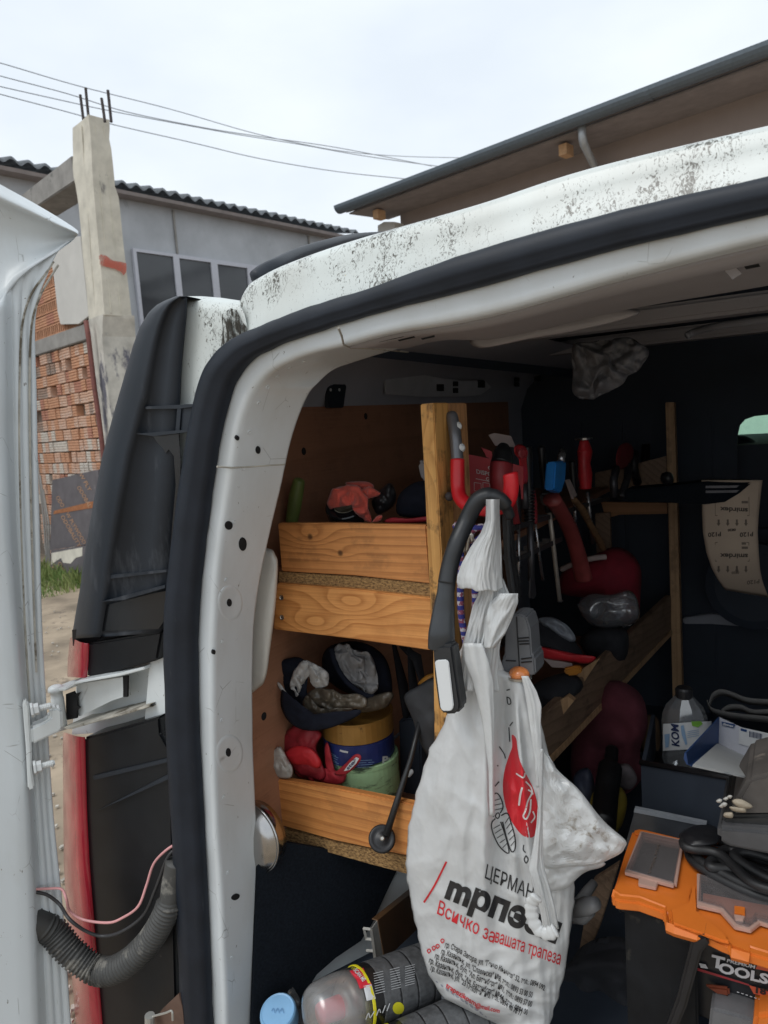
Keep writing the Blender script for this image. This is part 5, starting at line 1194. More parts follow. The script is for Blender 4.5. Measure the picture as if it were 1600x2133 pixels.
for nm, lab, hp_, hr_, hm, sp_, sr, smt in (
    ('screwdriver', 'slim screwdriver whose shaft hangs nearest the bag', [(1076, 1010), (1077, 1040), (1079, 1092)], [.010, .013, .010], m_blk, [(1080, 1092), (1081, 1150), (1080, 1222)], .0042, m_chrome),
    ('screwdriver', 'screwdriver with a slightly tilted thin chrome shaft, next to the chisel', [(1108, 1020), (1111, 1050), (1114, 1090)], [.010, .012, .009], m_tooldred, [(1115, 1090), (1122, 1145), (1131, 1208)], .004, m_chrome),
    ('screwdriver', 'screwdriver with a pale longest shaft ending in a small ring', [(1128, 930), (1132, 980), (1142, 1066)], [.012, .012, .010], m_blk, [(1145, 1068), (1152, 1130), (1160, 1200), (1166, 1250)], .0062, mat('pale worn steel', (.42, .38, .33), .5, .5, var=.2, scale=40)),
    ('screwdriver', 'screwdriver with a waisted red and black handle, farther along the rack', [(1216, 916), (1218, 940), (1217, 965), (1219, 990), (1220, 1018)], [.014, .030, .024, .028, .022], m_toolred, [(1224, 1025), (1229, 1075), (1235, 1132)], .0062, m_chrome),
    ('screwdriver', 'short thin chrome screwdriver behind the hammer', [(1192, 960), (1195, 1000), (1197, 1035)], [.012, .014, .012], m_blk, [(1197, 1035), (1198, 1060), (1198, 1095)], .005, m_chrome)):
    S_ = tool(nm, lab, 'screwdriver', sp_[1]); grip(hp_, hr_, hm, S_); shaft(sp_, sr, smt, S_)
    if 'ring' in lab:
        m = MB(); m.lathe([(.006, -.003), (.009, 0), (.006, .003)], pt(1167, 1252), (0, 0, 1), 12); m.obj('ring_end', m_chrome, S_)
    if 'waisted' in lab:
        m = MB(); m.lathe([(.026, 0), (.027, .006), (.0, .008)], pt(1216, 916), (0, 0, 1), 14); m.obj('end_cap', m_chrome, S_)
T5 = tool('cutter', 'bright blue square handled cutter with a silver end', 'cutter', (1166, 990))
m = MB(); ptb = ptx(.05); P = [ptb(a, b) for a, b in ((1158, 962), (1180, 960), (1178, 1000), (1170, 1027), (1154, 1020))]; m.prism(P, (-.025, 0, 0)); m.obj('handle', mat('blue plastic', (.02, .22, .62), .4), T5, bevel=.004)
shaft([(1168, 962), (1170, 950), (1173, 938)], .010, m_chrome, T5, dx=.04, name='end_cap')
T6 = tool('hammer', 'hammer with a dull red curved wooden handle pointing down', 'hammer', (1185, 1100))
grip([(1150, 1040), (1168, 1065), (1186, 1100), (1200, 1140), (1209, 1175), (1215, 1205)], [.024, .021, .022, .022, .024, .026], mat('worn red handle', (.24, .045, .042), .5, var=.25, scale=20), T6, .03)
m = MB(); m.box(PX(1142, 1034, XT+.01), (.03, .05, .035), Matrix.Rotation(.3, 3, 'X')); m.obj('head', m_iron, T6, bevel=.006)
T7 = tool('stick', 'thin rough brown stick with a pale end hanging past the hammer', 'stick', (1230, 1090))
grip([(1195, 1040), (1212, 1060), (1228, 1090), (1245, 1120), (1258, 1148), (1260, 1160)], [.009, .012, .010, .012, .010, .009], mat('rough brown stick', (.20, .11, .05), .85, var=.4, scale=60, bump=.6, bscale=120), T7, .02)
m = slab([(1181, 1000), (1187, 998), (1202, 1030), (1196, 1042)], ptx(.02), (-.006, 0, 0)); m.obj('pale_end', m_card, T7)
T8 = tool('pliers', 'dark pliers with one dull red grip at the far end of the rack', 'pliers', (1300, 960))
XT2 = -.50
pq = lambda a, b: PX(a, b, -.50)
pillow([(1283, 955), (1290, 930), (1305, 922), (1318, 930), (1320, 950), (1308, 970), (1288, 978)], pq, .02, .002, 15, 3, back=.3).obj('grip', m_tooldred, T8, smooth=True)
for pts in ([(1284, 975), (1278, 1000), (1280, 1035)], [(1310, 968), (1306, 1000), (1294, 1035)]):
    m = MB(); m.tube([pq(*p) for p in pts], .013, 8); m.obj('jaw', m_iron, T8, smooth=True)
T9 = tool('pliers', 'all black pliers with open legs beside the rear post', 'pliers', (1335, 980))
for pts in ([(1322, 940), (1320, 975), (1328, 1005)], [(1345, 925), (1346, 975), (1338, 1010)], [(1378, 920), (1366, 940), (1350, 960)]):
    m = MB(); m.tube([pq(*p) for p in pts], .016, 8); m.obj('leg', m_blk, T9, smooth=True)
m = slab([(1333, 1018), (1343, 1015), (1349, 1030), (1338, 1034)], pq, (-.01, 0, 0)); tag(m.obj('metal_clip', m_chrome, bevel=.002), 'small bright metal clip catching light below the black pliers', 'clip')
m = slab([(1376, 930), (1383, 928), (1381, 942), (1373, 944)], pq, (-.01, 0, 0)); tag(m.obj('metal_clip', m_chrome, bevel=.002), 'tiny bright clip right beside the rear post', 'clip')

# ================================================================ in the middle of the load space
m_redcloth = mat('dark red cloth', (.22, .012, .025), .9, var=.25, scale=18, bump=.3, bscale=200)
rb = thing('red_bag', 'dark red rounded fabric bag with a pale zip, hanging behind the tools', 'bag', tuple(PY(1260, 1200, 2.35)))
pillow([(1165, 1200), (1185, 1175), (1230, 1160), (1275, 1142), (1310, 1150), (1332, 1180), (1337, 1230), (1330, 1290), (1300, 1300), (1250, 1250), (1205, 1245), (1168, 1235)], planeY(2.35), .12, .012, 9, 2).obj('fabric', m_redcloth, rb, smooth=True)
m = MB(); m.tube(pxpath([(1170, 1186, 2.24), (1200, 1172, 2.22), (1235, 1163, 2.22), (1262, 1160, 2.24)], None), .009, 8); m.obj('pale_zip', m_card, rb, smooth=True)
m_clear = glassy('clear film', (.82, .84, .88), .72, .12, .5)
pillow([(1205, 1262), (1225, 1240), (1270, 1238), (1310, 1228), (1330, 1255), (1322, 1300), (1270, 1310), (1225, 1300)], planeY(2.1), .06, .025, 14, 5, rings=14)
m = pillow([(1205, 1262), (1225, 1240), (1270, 1238), (1310, 1228), (1330, 1255), (1322, 1300), (1270, 1310), (1225, 1300)], planeY(2.12), .06, .025, 14, 5, rings=14)
tag(m.obj('plastic_film', m_clear, smooth=True), 'crumpled clear film shining under the dark red bag', 'plastic film')
m = pillow([(1120, 1290), (1150, 1284), (1180, 1300), (1200, 1330), (1182, 1336), (1150, 1315)], planeY(1.9), .02, .012, 20, 7, rings=12)
tag(m.obj('plastic_film', mat('milky film', (.20, .22, .25), .35, var=.2), smooth=True), 'small milky grey scrap of film on the dark tool pile', 'plastic film')
m_darkcloth = mat('charcoal cloth', (.022, .023, .028), .95, var=.3, scale=20, bump=.4, bscale=150)
for k, (pts, Y, lab) in enumerate((([(1040, 1300), (1120, 1290), (1200, 1340), (1215, 1380), (1150, 1370), (1060, 1360)], 1.95, 'charcoal cloth heaped behind the grey lamp, above the red handled tool'),
                                  ([(1100, 1430), (1180, 1400), (1215, 1430), (1180, 1480), (1200, 1540), (1150, 1560), (1105, 1500)], 1.85, 'charcoal cloth slumped below the orange knife, beside the bag'),
                                  ([(1210, 1330), (1260, 1300), (1310, 1310), (1300, 1370), (1240, 1380)], 2.2, 'black rounded bundle above the sloping board'))):
    m = pillow(pts, planeY(Y), .10, .02, 9, 20+k); tag(m.obj('cloth_heap', m_darkcloth, smooth=True), lab, 'cloth')
rh = thing('hand_tool', 'red handled tool lying across the dark cloths', 'hand tool', tuple(PY(1170, 1360, 1.85)))
pillow([(1108, 1345), (1150, 1352), (1200, 1362), (1240, 1368), (1225, 1382), (1180, 1378), (1130, 1370)], planeY(1.85), .02, .004, 12, 4).obj('handle', m_toolred, rh, smooth=True)
m = slab([(1132, 1372), (1190, 1382), (1196, 1392), (1150, 1390)], planeY(1.84), (0, .004, 0)); m.obj('blade', m_card, rh)
m = slab([(1171, 1394), (1196, 1389), (1210, 1390), (1213, 1398), (1205, 1407), (1180, 1409)], planeY(1.80), (0, .02, 0)); tag(m.obj('utility_knife', mat('orange yellow plastic', (.55, .22, .03), .4), bevel=.006), 'small orange yellow knife handle lying on dark cloth', 'knife')

rj = thing('work_jacket', 'faded dark red work jacket bundled under the sloping board', 'jacket', tuple(PY(1270, 1520, 2.1)))
m_faded = mat('faded red cloth', (.15, .035, .05), .95, var=.4, scale=8, bump=.4, bscale=100, dirt=((.22, .12, .13), .3, 9))
pillow([(1190, 1560), (1215, 1480), (1275, 1420), (1335, 1440), (1350, 1500), (1330, 1560), (1345, 1620), (1310, 1660), (1270, 1640), (1230, 1680), (1195, 1630)], planeY(2.05), .14, .035, 8, 6, rings=16).obj('cloth', m_faded, rj, smooth=True)
pillow([(1280, 1600), (1310, 1590), (1328, 1620), (1315, 1645), (1290, 1640)], planeY(1.92), .04, .01, 10, 6).obj('pale_patch', mat('pale grey cloth', (.24, .21, .22), .9, var=.3), rj, smooth=True)
m = MB(); m.tube(pxpath([(1275, 1562, 1.85), (1272, 1590, 1.8), (1268, 1620, 1.75), (1262, 1660, 1.7), (1256, 1720, 1.6)], None), [.017]*8+[.03]*17, 12); tag(m.obj('axe_handle', m_blk, smooth=True), 'thick black tool handle standing up between the jacket and the bag', 'handle')
m = pillow([(1230, 1660), (1250, 1640), (1290, 1638), (1306, 1665), (1298, 1710), (1280, 1740), (1255, 1740), (1230, 1700)], planeY(1.78), .05, .008, 14, 8); tag(m.obj('yellow_glove', mat('yellow rubber', (.34, .25, .035), .6, var=.2), smooth=True), 'yellow rubber glove bunched behind the bag corner', 'glove')
m = pillow([(1195, 1620), (1225, 1600), (1240, 1640), (1235, 1700), (1210, 1690)], planeY(1.8), .05, .012, 10, 9); tag(m.obj('blue_bag', mat('dull blue film', (.06, .07, .11), .5), smooth=True), 'dull blue plastic bag peeping out under the red jacket', 'bag')
m = pillow([(1326, 1500), (1350, 1488), (1372, 1500), (1376, 1555), (1360, 1572), (1332, 1560)], planeY(2.15), .06, .004, 9, 3); tag(m.obj('brown_pouch', mat('brown leather', (.12, .075, .04), .7, var=.2), smooth=True), 'brown rounded pouch between the jacket and the bottle', 'pouch')

# sandpaper hanging from a black holder
sp = thing('sandpaper_roll', 'strip of beige sandpaper backing printed upside down, curling down on the far side', 'sandpaper', tuple(PY(1520, 1100, 2.2)))
m_sand = mat('sandpaper backing', (.55, .44, .34), .85, var=.05, scale=10); m_sandink = flat('sandpaper print', (.085, .07, .06), .8); m_sandink2 = flat('faint sandpaper print', (.20, .16, .13), .85)
sl = [(1000, 1462, 1588), (1040, 1463, 1583), (1070, 1463, 1580), (1110, 1465, 1578), (1150, 1472, 1580), (1180, 1482, 1583), (1200, 1492, 1588), (1220, 1505, 1597), (1228, 1512, 1602)]
def sand(px, py):
    k = max(0, (py-1130)/100); sx = (px-1465)/120
    return PY(px, py, 2.25 - .05*math.sin(max(0, min(1, sx))*math.pi)*.4 + .10*k*k)
rr = []
for i in range(30):
    y = 1000+228*i/29; l, r_ = lerp_tab(sl, y); rr.append([sand(l+(r_-l)*k/14, y+16*max(0, (y-1150)/80)*(k/14)) for k in range(15)])
m = MB(); m.loft(rr); m.obj('paper_strip', m_sand, sp, smooth=True, thick=.002)
for oy in (0, 95):
    d_ = 0
    lettering('smirdex', (1558, 1059+oy*1.0), (-58, -3 if oy == 0 else -1), (0, 10), sand, m_sandink, sp, bold=.03, off=.004)
    stroke_px([(1560, 1035+oy), (1561, 1074+oy), (1490, 1074+oy), (1490, 1035+oy)], 1.4, sand, None, None, .004, closed=(oy > 0), sm=1).obj('printed_frame', m_sandink2, sp)
    for k in range(4):
        x = 1497+k*19; yy = 1082+oy*1.02
        m = fill_px([(x-2, yy), (x+2, yy), (x+2, yy+8), (x+4, yy+8), (x, yy+14), (x-4, yy+8), (x-2, yy+8)], sand, .004); m.obj('printed_arrow', m_sandink2, sp)
    for k in range(1 if oy == 0 else 2):
        m = stroke_px([(1545, 1046+oy-k*9), (1558-k*4, 1046+oy-k*9)], 5, sand, None, None, .004, sm=1); m.obj('printed_bar', m_sandink2, sp)
lettering('P120', (1569, 1108), (-28, 2), (0, 9), sand, m_sandink, sp, bold=.03, off=.004); lettering('P120', (1502, 1108), (-27, 2), (0, 9), sand, m_sandink, sp, bold=.03, off=.004)
lettering('0820', (1533, 1101), (-17, 1), (0, 5), sand, m_sandink, sp, bold=.04, off=.004); lettering('P120', (1582, 1207), (-26, 3), (0, 8), sand, m_sandink2, sp, bold=.03, off=.004)
lettering('0820', (1540, 1190), (-16, 1), (0, 5), sand, m_sandink2, sp, bold=.04, off=.004)
bhd = thing('black_holder', 'long black plastic rail passing behind the rear post to the sandpaper', 'rail', tuple(PY(1450, 1030, 2.4)))
m = slab([(1300, 1020), (1380, 1014), (1470, 1004), (1566, 1006), (1540, 1028), (1510, 1046), (1470, 1051), (1300, 1044)], planeY(2.22), (0, .10, 0)); m.obj('rail_body', m_carpet, bhd, bevel=.006)
for y in (1012, 1022): 
    m = slab([(1470, y), (1540, y-1), (1534, y+4), (1470, y+5)], planeY(2.216), (0, .004, 0)); m.obj('rib', m_iron, bhd)
pillow([(1376, 1000), (1380, 986), (1395, 983), (1403, 992), (1402, 1008), (1386, 1010)], planeY(2.2), .03, .002, 9, 1).obj('knob', m_blk, bhd, smooth=True)
m = MB(); m.lathe([(.0, 0), (.13, 0), (.15, .01), (.15, .05), (.12, .06), (0, .06)], PY(1570, 1215, 2.75), (0, -1, .0), 32); tag(m.obj('spare_disc', m_dark_in, smooth=False), 'dim dark round disc on the bulkhead under the sandpaper', 'disc')
m = slab([(1422, 1288), (1480, 1280), (1700, 1300), (1700, 1318), (1480, 1300), (1424, 1300)], planeY(2.9), (0, .03, 0)); tag(m.obj('bulkhead_ledge', m_grey_metal, bevel=.004), 'grey metal ledge across the dark bulkhead', 'ledge')

# bottle, box and crate
m_pet = glassy('grey clear plastic', (.52, .55, .58), .62, .08, .5)
bt = thing('bottle', 'clear screenwash type bottle with black cap and a white label reading KOM upright', 'bottle', tuple(PY(1430, 1590, 1.75)))
YBT = 1.58
bc = PY(1428, 1600, YBT); sc_b = (PY(1480, 1500, YBT)-PY(1384, 1500, YBT)).length/2
def zat(y): return PY(1428, y, YBT).z - bc.z
prof = [(sc_b*.9, 0), (sc_b, zat(1585)), (sc_b, zat(1505)), (sc_b*.97, zat(1490)), (sc_b*.8, zat(1470)), (sc_b*.5, zat(1455)), (sc_b*.34, zat(1447)), (sc_b*.3, zat(1440))]
def octo(m, prof, o, seg=10):
    rows = []
    for r_, h in prof: rows.append([V((o.x+r_*math.cos(2*math.pi*(k+.3)/seg), o.y+r_*math.sin(2*math.pi*(k+.3)/seg)*.8, o.z+h)) for k in range(seg)])
    m.loft(rows, True, True); return m
octo(MB(), prof, bc).obj('body', m_pet, bt)
m = MB(); m.lathe([(sc_b*.38, zat(1452)), (sc_b*.38, zat(1436)), (sc_b*.32, zat(1432)), (0, zat(1431))], bc, (0, 0, 1), 18); m.obj('cap', m_blk, bt)
m_label = mat('white label', (.55, .56, .57), .5, var=.05); m_lgreen = flat('green print', (.16, .36, .05), .5); m_lnavy = flat('navy print', (.015, .025, .08), .5); m_lblue = flat('pale blue print', (.22, .34, .50), .5)
def lab_s(px, py):
    x = (px-1428)/52; return PY(px, py, YBT-sc_b*.8*math.sqrt(max(0, 1-x*x*.98))-.002)
rr = []
for i in range(8):
    rr.append([lab_s(1381+101*k/20, 1508+ (1560-1508)*i/7 - 6*k/20*1.0 + (4 if i > 3 else 0)) for k in range(21)])
m = MB(); m.loft(rr); m.obj('label', m_label, bt, smooth=True)
lettering('KOM', (1415, 1555), (-2, -45), (-16, -3), lab_s, m_lnavy, bt, bold=.03, off=.003)
fill_px([(1440, 1503), (1460, 1502), (1464, 1508), (1454, 1515), (1442, 1512)], lab_s, .003).obj('printed_leaf', m_lgreen, bt)
fill_px([(1418, 1512), (1424, 1510), (1432, 1550), (1428, 1552), (1420, 1530)], lab_s, .003).obj('printed_wave', m_lblue, bt)
fill_px([(1384, 1530), (1395, 1528), (1393, 1556), (1386, 1558)], lab_s, .003).obj('printed_wave', m_lblue, bt)
for k in range(4): stroke_px([(1432, 1524+k*4), (1456, 1520+k*4)], 1.1, lab_s, None, None, .003, sm=1).obj('printed_line', m_lblue, bt)

bx = thing('parts_box', 'white carton with a dark blue end, barcode sticker and a picture of a hose fitting', 'box', tuple(PY(1500, 1580, 1.5)))
YBX = 1.50
A = PY(1496, 1494, YBX); B = PY(1494, 1551, YBX); 
m_boxw = mat('white carton', (.50, .51, .56), .6, var=.04); m_boxb = mat('blue carton', (.02, .055, .16), .55, var=.08)
C1 = PY(1640, 1560, YBX-.10); D1 = PY(1640, 1618, YBX-.10)
Ed = PY(1425, 1572, YBX-.28); Fd = PY(1426, 1600, YBX-.28)
m = MB(); m.prism([A, C1, D1, B], (A-B).cross(C1-A).normalized()*.003); m.obj('white_side', m_boxw, bx)
m = MB(); G = PY(1428, 1566, YBX-.24); Hh = PY(1438, 1596, YBX-.24); m.add([A, B, PY(1442, 1597, YBX-.2), PY(1430, 1592, YBX-.2), PY(1424, 1580, YBX-.2), PY(1426, 1568, YBX-.2)], [(0, 1, 2, 3, 4, 5)]); m.obj('blue_end', m_boxb, bx, thick=.003)
K1 = PY(1640, 1640, YBX-.26); K2 = PP(1442, 1597, B, (D1-B).cross(K1-B).normalized())
m = MB(); m.add([B, D1, K1, K2], [(0, 1, 2, 3)]); m.obj('picture_side', mat('photo print side', (.40, .41, .41), .5, var=.1, scale=6), bx, thick=.003)
nb1 = (A-B).cross(C1-A).normalized(); pbx1 = planeP(A, nb1); nb2 = (D1-B).cross(K2-B).normalized(); pbx2 = planeP(B, nb2); nb3 = (B-A).cross(PY(1426, 1568, YBX-.2)-A).normalized(); pbx3 = planeP(A, nb3)
fill_px([(1503, 1503), (1532, 1509), (1528, 1517), (1504, 1511)], pbx1, .004).obj('printed_flag', m_boxb, bx)
lettering('dimex', (1505, 1510), (23, 5), (.8, -5), pbx1, m_label, bx, bold=.03, off=.006)
m = fill_px([(1540, 1514), (1640, 1536), (1640, 1578), (1539, 1549)], pbx1, .0035); m.obj('sticker', m_label, bx)
fill_px([(1543, 1517), (1556, 1520), (1555, 1525), (1543, 1522)], pbx1, .005).obj('printed_flag', m_boxb, bx)
for k in range(11):
    x = 1562+k*2.5; m = stroke_px([(x, 1523+k*.55), (x-.4, 1535+k*.55)], 1.0+.7*(k*7 % 3 == 0), pbx1, None, None, .005, sm=1); m.obj('barcode_bar', m_lnavy, bx)
for k in range(3): stroke_px([(1576+k*8, 1549+k*6), (1600, 1556+k*6)], 1.6, pbx1, None, None, .005, sm=1).obj('printed_line', m_lnavy, bx)
for k in range(3):
    stroke_px([(1433+k*18, 1583-k*16), (1444+k*18, 1572-k*16)], 3, pbx3, None, None, .004, sm=1).obj('printed_line', m_lblue, bx)
stroke_px([(1528+18*math.cos(a*.524), 1583+9*math.sin(a*.524)+2*math.cos(a*.524)) for a in range(12)], 4, pbx2, None, None, .006, closed=True).obj('printed_ring', m_iron, bx)
for q in ([(1481, 1600), (1508, 1606), (1515, 1598), (1545, 1604), (1550, 1612), (1520, 1616)], [(1560, 1600), (1575, 1588), (1590, 1592), (1580, 1614)]):
    fill_px(q, pbx2, .005).obj('printed_fitting', m_iron, bx)
m_strap = mat('grey webbing', (.15, .145, .14), .85, var=.1, scale=60)
st = thing('webbing_strap', 'grey webbing strap looped behind the white carton', 'strap', tuple(PY(1540, 1480, 1.8)))
for pts in ([(1478, 1475), (1486, 1456), (1505, 1448), (1530, 1455), (1560, 1466), (1620, 1470)], [(1504, 1490), (1520, 1480), (1545, 1480), (1570, 1490), (1620, 1488)], [(1476, 1470), (1484, 1485), (1505, 1492), (1540, 1498), (1620, 1506)]):
    P = smooth_pts([PY(x, y, 1.75) for x, y in pts], 5); m = MB(); m.loft([[p, p+V((0, -.02, .022))] for p in P]); m.obj('strap_loop', m_strap, st, smooth=True, thick=.002)
ct = thing('plastic_crate', 'deep black plastic crate under the bottle and carton', 'crate', tuple(PY(1440, 1700, 1.5)))
fa, fb = PY(1335, 1588, 1.46), PY(1640, 1640, 1.30)
m = MB(); dn = V((0, 0, -(fa.z-.39))); bk = V((-.02, .25, 0))
m.prism([fa, fb, fb+dn, fa+dn], V((.0015, .008, 0))); m.prism([fa+V((0, .008, 0)), fa+bk, fa+bk+dn, fa+dn+V((0, .008, 0))], V((.008, 0, 0)))
m.obj('walls', m_dark_in, ct); m = MB(); m.tube([fa, fb], .006, 8); m.obj('rim', m_blk, ct, smooth=True)
dh = V((0, 0, -.09)); m = MB(); m.prism([fa+dh+V((0, .01, 0)), fb+dh+V((0, .01, 0)), fb+bk+dh, fa+bk+dh], (0, 0, -.01)); m.obj('base', m_blk, ct)
m = slab([(1322, 1684), (1472, 1715), (1470, 1722), (1320, 1692)], planeY(1.36), (0, .01, 0)); 
lid = thing('clear_lid', 'scratched clear plastic lid standing behind the orange organiser', 'lid', tuple(PY(1390, 1720, 1.36)))
m.obj('rim', mat('scratched clear edge', (.25, .27, .30), .35), lid)
m = slab([(1322, 1690), (1470, 1720), (1455, 1790), (1300, 1770)], planeY(1.362), (0, .004, 0)); m.obj('panel', mat('smoky clear plastic', (.055, .06, .07), .25, var=.2), lid)

# ================================================================ orange organiser and tool case
ZO = .72
po = lambda a, b: PZ(a, b, ZO)
m_or = mat('orange plastic', (.62, .155, .02), .42, var=.08, scale=12, dirt=((.32, .08, .02), .18, 14))
og = thing('parts_organiser', 'orange parts organiser with clear lidded compartments, cables lying on it', 'organiser', tuple(po(1450, 1850)))
top = [(1318, 1728), (1330, 1725), (1345, 1727), (1445, 1751), (1640, 1795), (1640, 2012), (1600, 1998), (1558, 1985), (1500, 1962), (1460, 1942), (1425, 1930), (1388, 1915), (1386, 1900), (1330, 1880), (1290, 1876), (1278, 1872), (1274, 1862), (1284, 1835), (1300, 1780)]
m = MB(); m.prism([po(*p) for p in top], (0, 0, -.018)); m.obj('case_lid', m_or, og, bevel=.004)
frn = [(1276, 1866), (1290, 1876), (1330, 1880), (1386, 1902), (1390, 1936), (1404, 1942), (1450, 1955), (1470, 1950), (1520, 1975), (1526, 1992), (1556, 2000), (1560, 1985), (1640, 2010)]
m = MB(); P = [po(a, b-4) for a, b in frn]; m.loft([[p+V((0, .012, -.002)) for p in P], [p+V((0, .003, -.006)) for p in P], [p+V((0, .005, -.009)) for p in P], [p+V((0, .05, -.013)) for p in P]]); m.obj('case_front', m_or, og, thick=.004)
def raised(pts, h, name, mt, par=og, bv=.003, z0=.0): 
    m = MB(); m.prism([po(*p)+V((0, 0, z0)) for p in pts], (0, 0, h)); return m.obj(name, mt, par, bevel=bv)
raised([(1395, 1900), (1432, 1886), (1440, 1850), (1452, 1852), (1455, 1905), (1480, 1925), (1510, 1950), (1525, 1972), (1500, 1966), (1450, 1948), (1400, 1930)], .006, 'raised_rib', m_or)
raised([(1322, 1733), (1440, 1761), (1438, 1768), (1319, 1740)], .004, 'raised_rib', m_or)
raised([(1460, 1760), (1500, 1770), (1498, 1776), (1462, 1768)], .006, 'raised_rib', m_or)
m_cl = glassy('clear lid', (.80, .74, .74), .80, .12, .4); m_clf = mat('hazy lid frame', (.42, .27, .22), .35, var=.1)
m_tray_red = mat('red tray', (.30, .03, .02), .6); m_cardgrey = mat('grey card insert', (.30, .255, .22), .7, var=.08)
L1 = raised([(1338, 1744), (1420, 1762), (1404, 1852), (1305, 1822)], .003, 'compartment_lid', m_cl, bv=.001, z0=.008)
for q in ([(1334, 1741), (1424, 1760), (1421, 1766), (1336, 1748)], [(1418, 1762), (1425, 1760), (1410, 1854), (1402, 1850)], [(1302, 1821), (1404, 1848), (1404, 1856), (1302, 1828)], [(1334, 1742), (1341, 1746), (1311, 1824), (1302, 1824)]):
    raised(q, .006, 'lid_frame', m_clf, L1, .0008, .004)
raised([(1331, 1832), (1372, 1844), (1367, 1858), (1330, 1850)], .006, 'latch', m_clf, L1, .001, .002)
raised([(1338, 1748), (1416, 1766), (1400, 1846), (1312, 1818)], .0015, 'tray', m_tray_red, L1, 0, .0005)
raised([(1347, 1750), (1398, 1764), (1384, 1828), (1326, 1812)], .0025, 'card_insert', m_cardgrey, L1, 0, .001)
raised([(1322, 1785), (1412, 1804), (1411, 1808), (1321, 1789)], .006, 'divider', m_clf, L1, 0, .001)
m_fade = flat('faded ink', (.10, .08, .07), .7)
for (x, y) in ((1353, 1818), (1358, 1806), (1362, 1795), (1366, 1780), (1370, 1768)): stroke_px([(x-4, y), (x+3, y-2), (x-1, y-6), (x+6, y-9)], 2.2, lambda a, b: PZ(a, b, ZO+.012), None, None, .001).obj('faded_scribble', m_fade, L1)
L2 = raised([(1458, 1832), (1640, 1900), (1640, 1950), (1580, 1930), (1560, 1945), (1535, 1938), (1505, 1905), (1455, 1890)], .003, 'compartment_lid', m_cl, bv=.001, z0=.008)
raised([(1462, 1836), (1640, 1900), (1640, 1918), (1464, 1880)], .002, 'tray', mat('dark red tray', (.12, .025, .025), .6), L2, 0, .001)
for q in ([(1452, 1886), (1505, 1900), (1535, 1933), (1562, 1940), (1582, 1924), (1640, 1940), (1640, 1952), (1584, 1934), (1564, 1950), (1530, 1942), (1500, 1908), (1452, 1897)], [(1452, 1830), (1460, 1832), (1461, 1890), (1452, 1890)]):
    raised(q, .006, 'lid_frame', m_clf, L2, .0008, .004)
raised([(1464, 1882), (1486, 1886), (1500, 1890), (1520, 1915), (1540, 1926), (1568, 1922), (1575, 1912), (1640, 1924), (1640, 1905), (1570, 1893), (1465, 1872)], .004, 'lid_lip', mat('pale orange lip', (.62, .30, .20), .35), L2, .0005, .006)
raised([(1530, 1905), (1552, 1908), (1552, 1924), (1530, 1920)], .006, 'latch_window', m_or, L2, .0005, .009)
raised([(1529, 1923), (1552, 1927), (1548, 1934), (1532, 1932)], .006, 'latch_window', m_clf, L2, .0005, .009)
base_o = [po(*p) for p in ((1322, 1742), (1440, 1768), (1456, 1930), (1392, 1910), (1330, 1885), (1290, 1872))]; cb_ = sum(base_o, V((0, 0, 0)))/len(base_o); m = MB(); m.prism([cb_+(p-cb_)*.93+V((0, .012, -.019)) for p in base_o], (0, 0, -.30)); m.obj('case_base', mat('black organiser base', (.008, .009, .011), .5, spec=.25, var=.3, scale=20, dirt=((.04, .036, .03), .3, 18)), og, bevel=.004)
m = MB(); P = smooth_pts([PZ(x, y, ZO-.03) for x, y in ((1288, 1880), (1312, 1884), (1345, 1895), (1370, 1908), (1384, 1912))], 5); m.tube(P, [.010+.006*abs(math.sin(k*1.9)) for k in range(len(P))], 9); m.obj('broken_latch', m_blk, og)
# black case with the printed front
tc2 = thing('tool_case', 'black tool case marked TOOLS with a red band, under the orange organiser', 'tool case', tuple(PZ(1540, 2060, .6)))
f1, f2 = PZ(1462, 1955, ZO-.05), PZ(1640, 2012, ZO-.05); df_ = (f2-f1).normalized(); nfc = V((df_.y, -df_.x, 0)); pfc = planeP(f1+nfc*.004, nfc)
m_case = mat('black case plastic', (.016, .017, .02), .35, var=.2, scale=20, dirt=((.05, .045, .04), .2, 20))
m = MB(); a, b = f1-df_*.025, f2+df_*.1
m.prism([a, b, b-V((0, 0, .14)), a-V((0, 0, .14))], -nfc*.25); m.obj('case_body', m_case, tc2, bevel=.006)
pfo = planeP(f1+nfc*.006, nfc)
m = slab([(1466, 1964), (1478, 1957), (1640, 2005), (1640, 2078), (1563, 2052), (1456, 2019), (1452, 2010)], pfc, nfc*.002); m.obj('front_panel', m_case, tc2)
def dec(q, mt, nm, off=.004): fill_px(q, pfo, off).obj(nm, mt, tc2)
m_band = mat('red orange band', (.45, .075, .035), .45); m_silver = flat('silver print', (.52, .52, .54), .4)
dec([(1452, 2016), (1560, 2050), (1562, 2054), (1450, 2021)], m_tooldred, 'printed_band'); dec([(1560, 2052), (1640, 2076), (1640, 2088), (1570, 2070)], m_band, 'printed_band'); dec([(1578, 2010), (1640, 2026), (1640, 2032), (1574, 2018)], m_band, 'printed_band')
dec([(1456, 2006), (1470, 2009), (1475, 2018), (1460, 2016)], m_silver, 'printed_tab')
lettering('PREMIUM', (1514, 2004), (58, 14), (1.5, -7), pfo, m_silver, tc2, bold=.02, off=.005)
lettering('T', (1480, 2012), (28, 7), (3, -24), pfo, m_silver, tc2, bold=.04, off=.005)
lettering('OOLS', (1496, 2024), (104, 26), (2, -20), pfo, m_silver, tc2, bold=.04, off=.005)
lettering('18"', (1574, 2068), (30, 6), (1, -13), pfo, m_blk, tc2, bold=.04, off=.006)
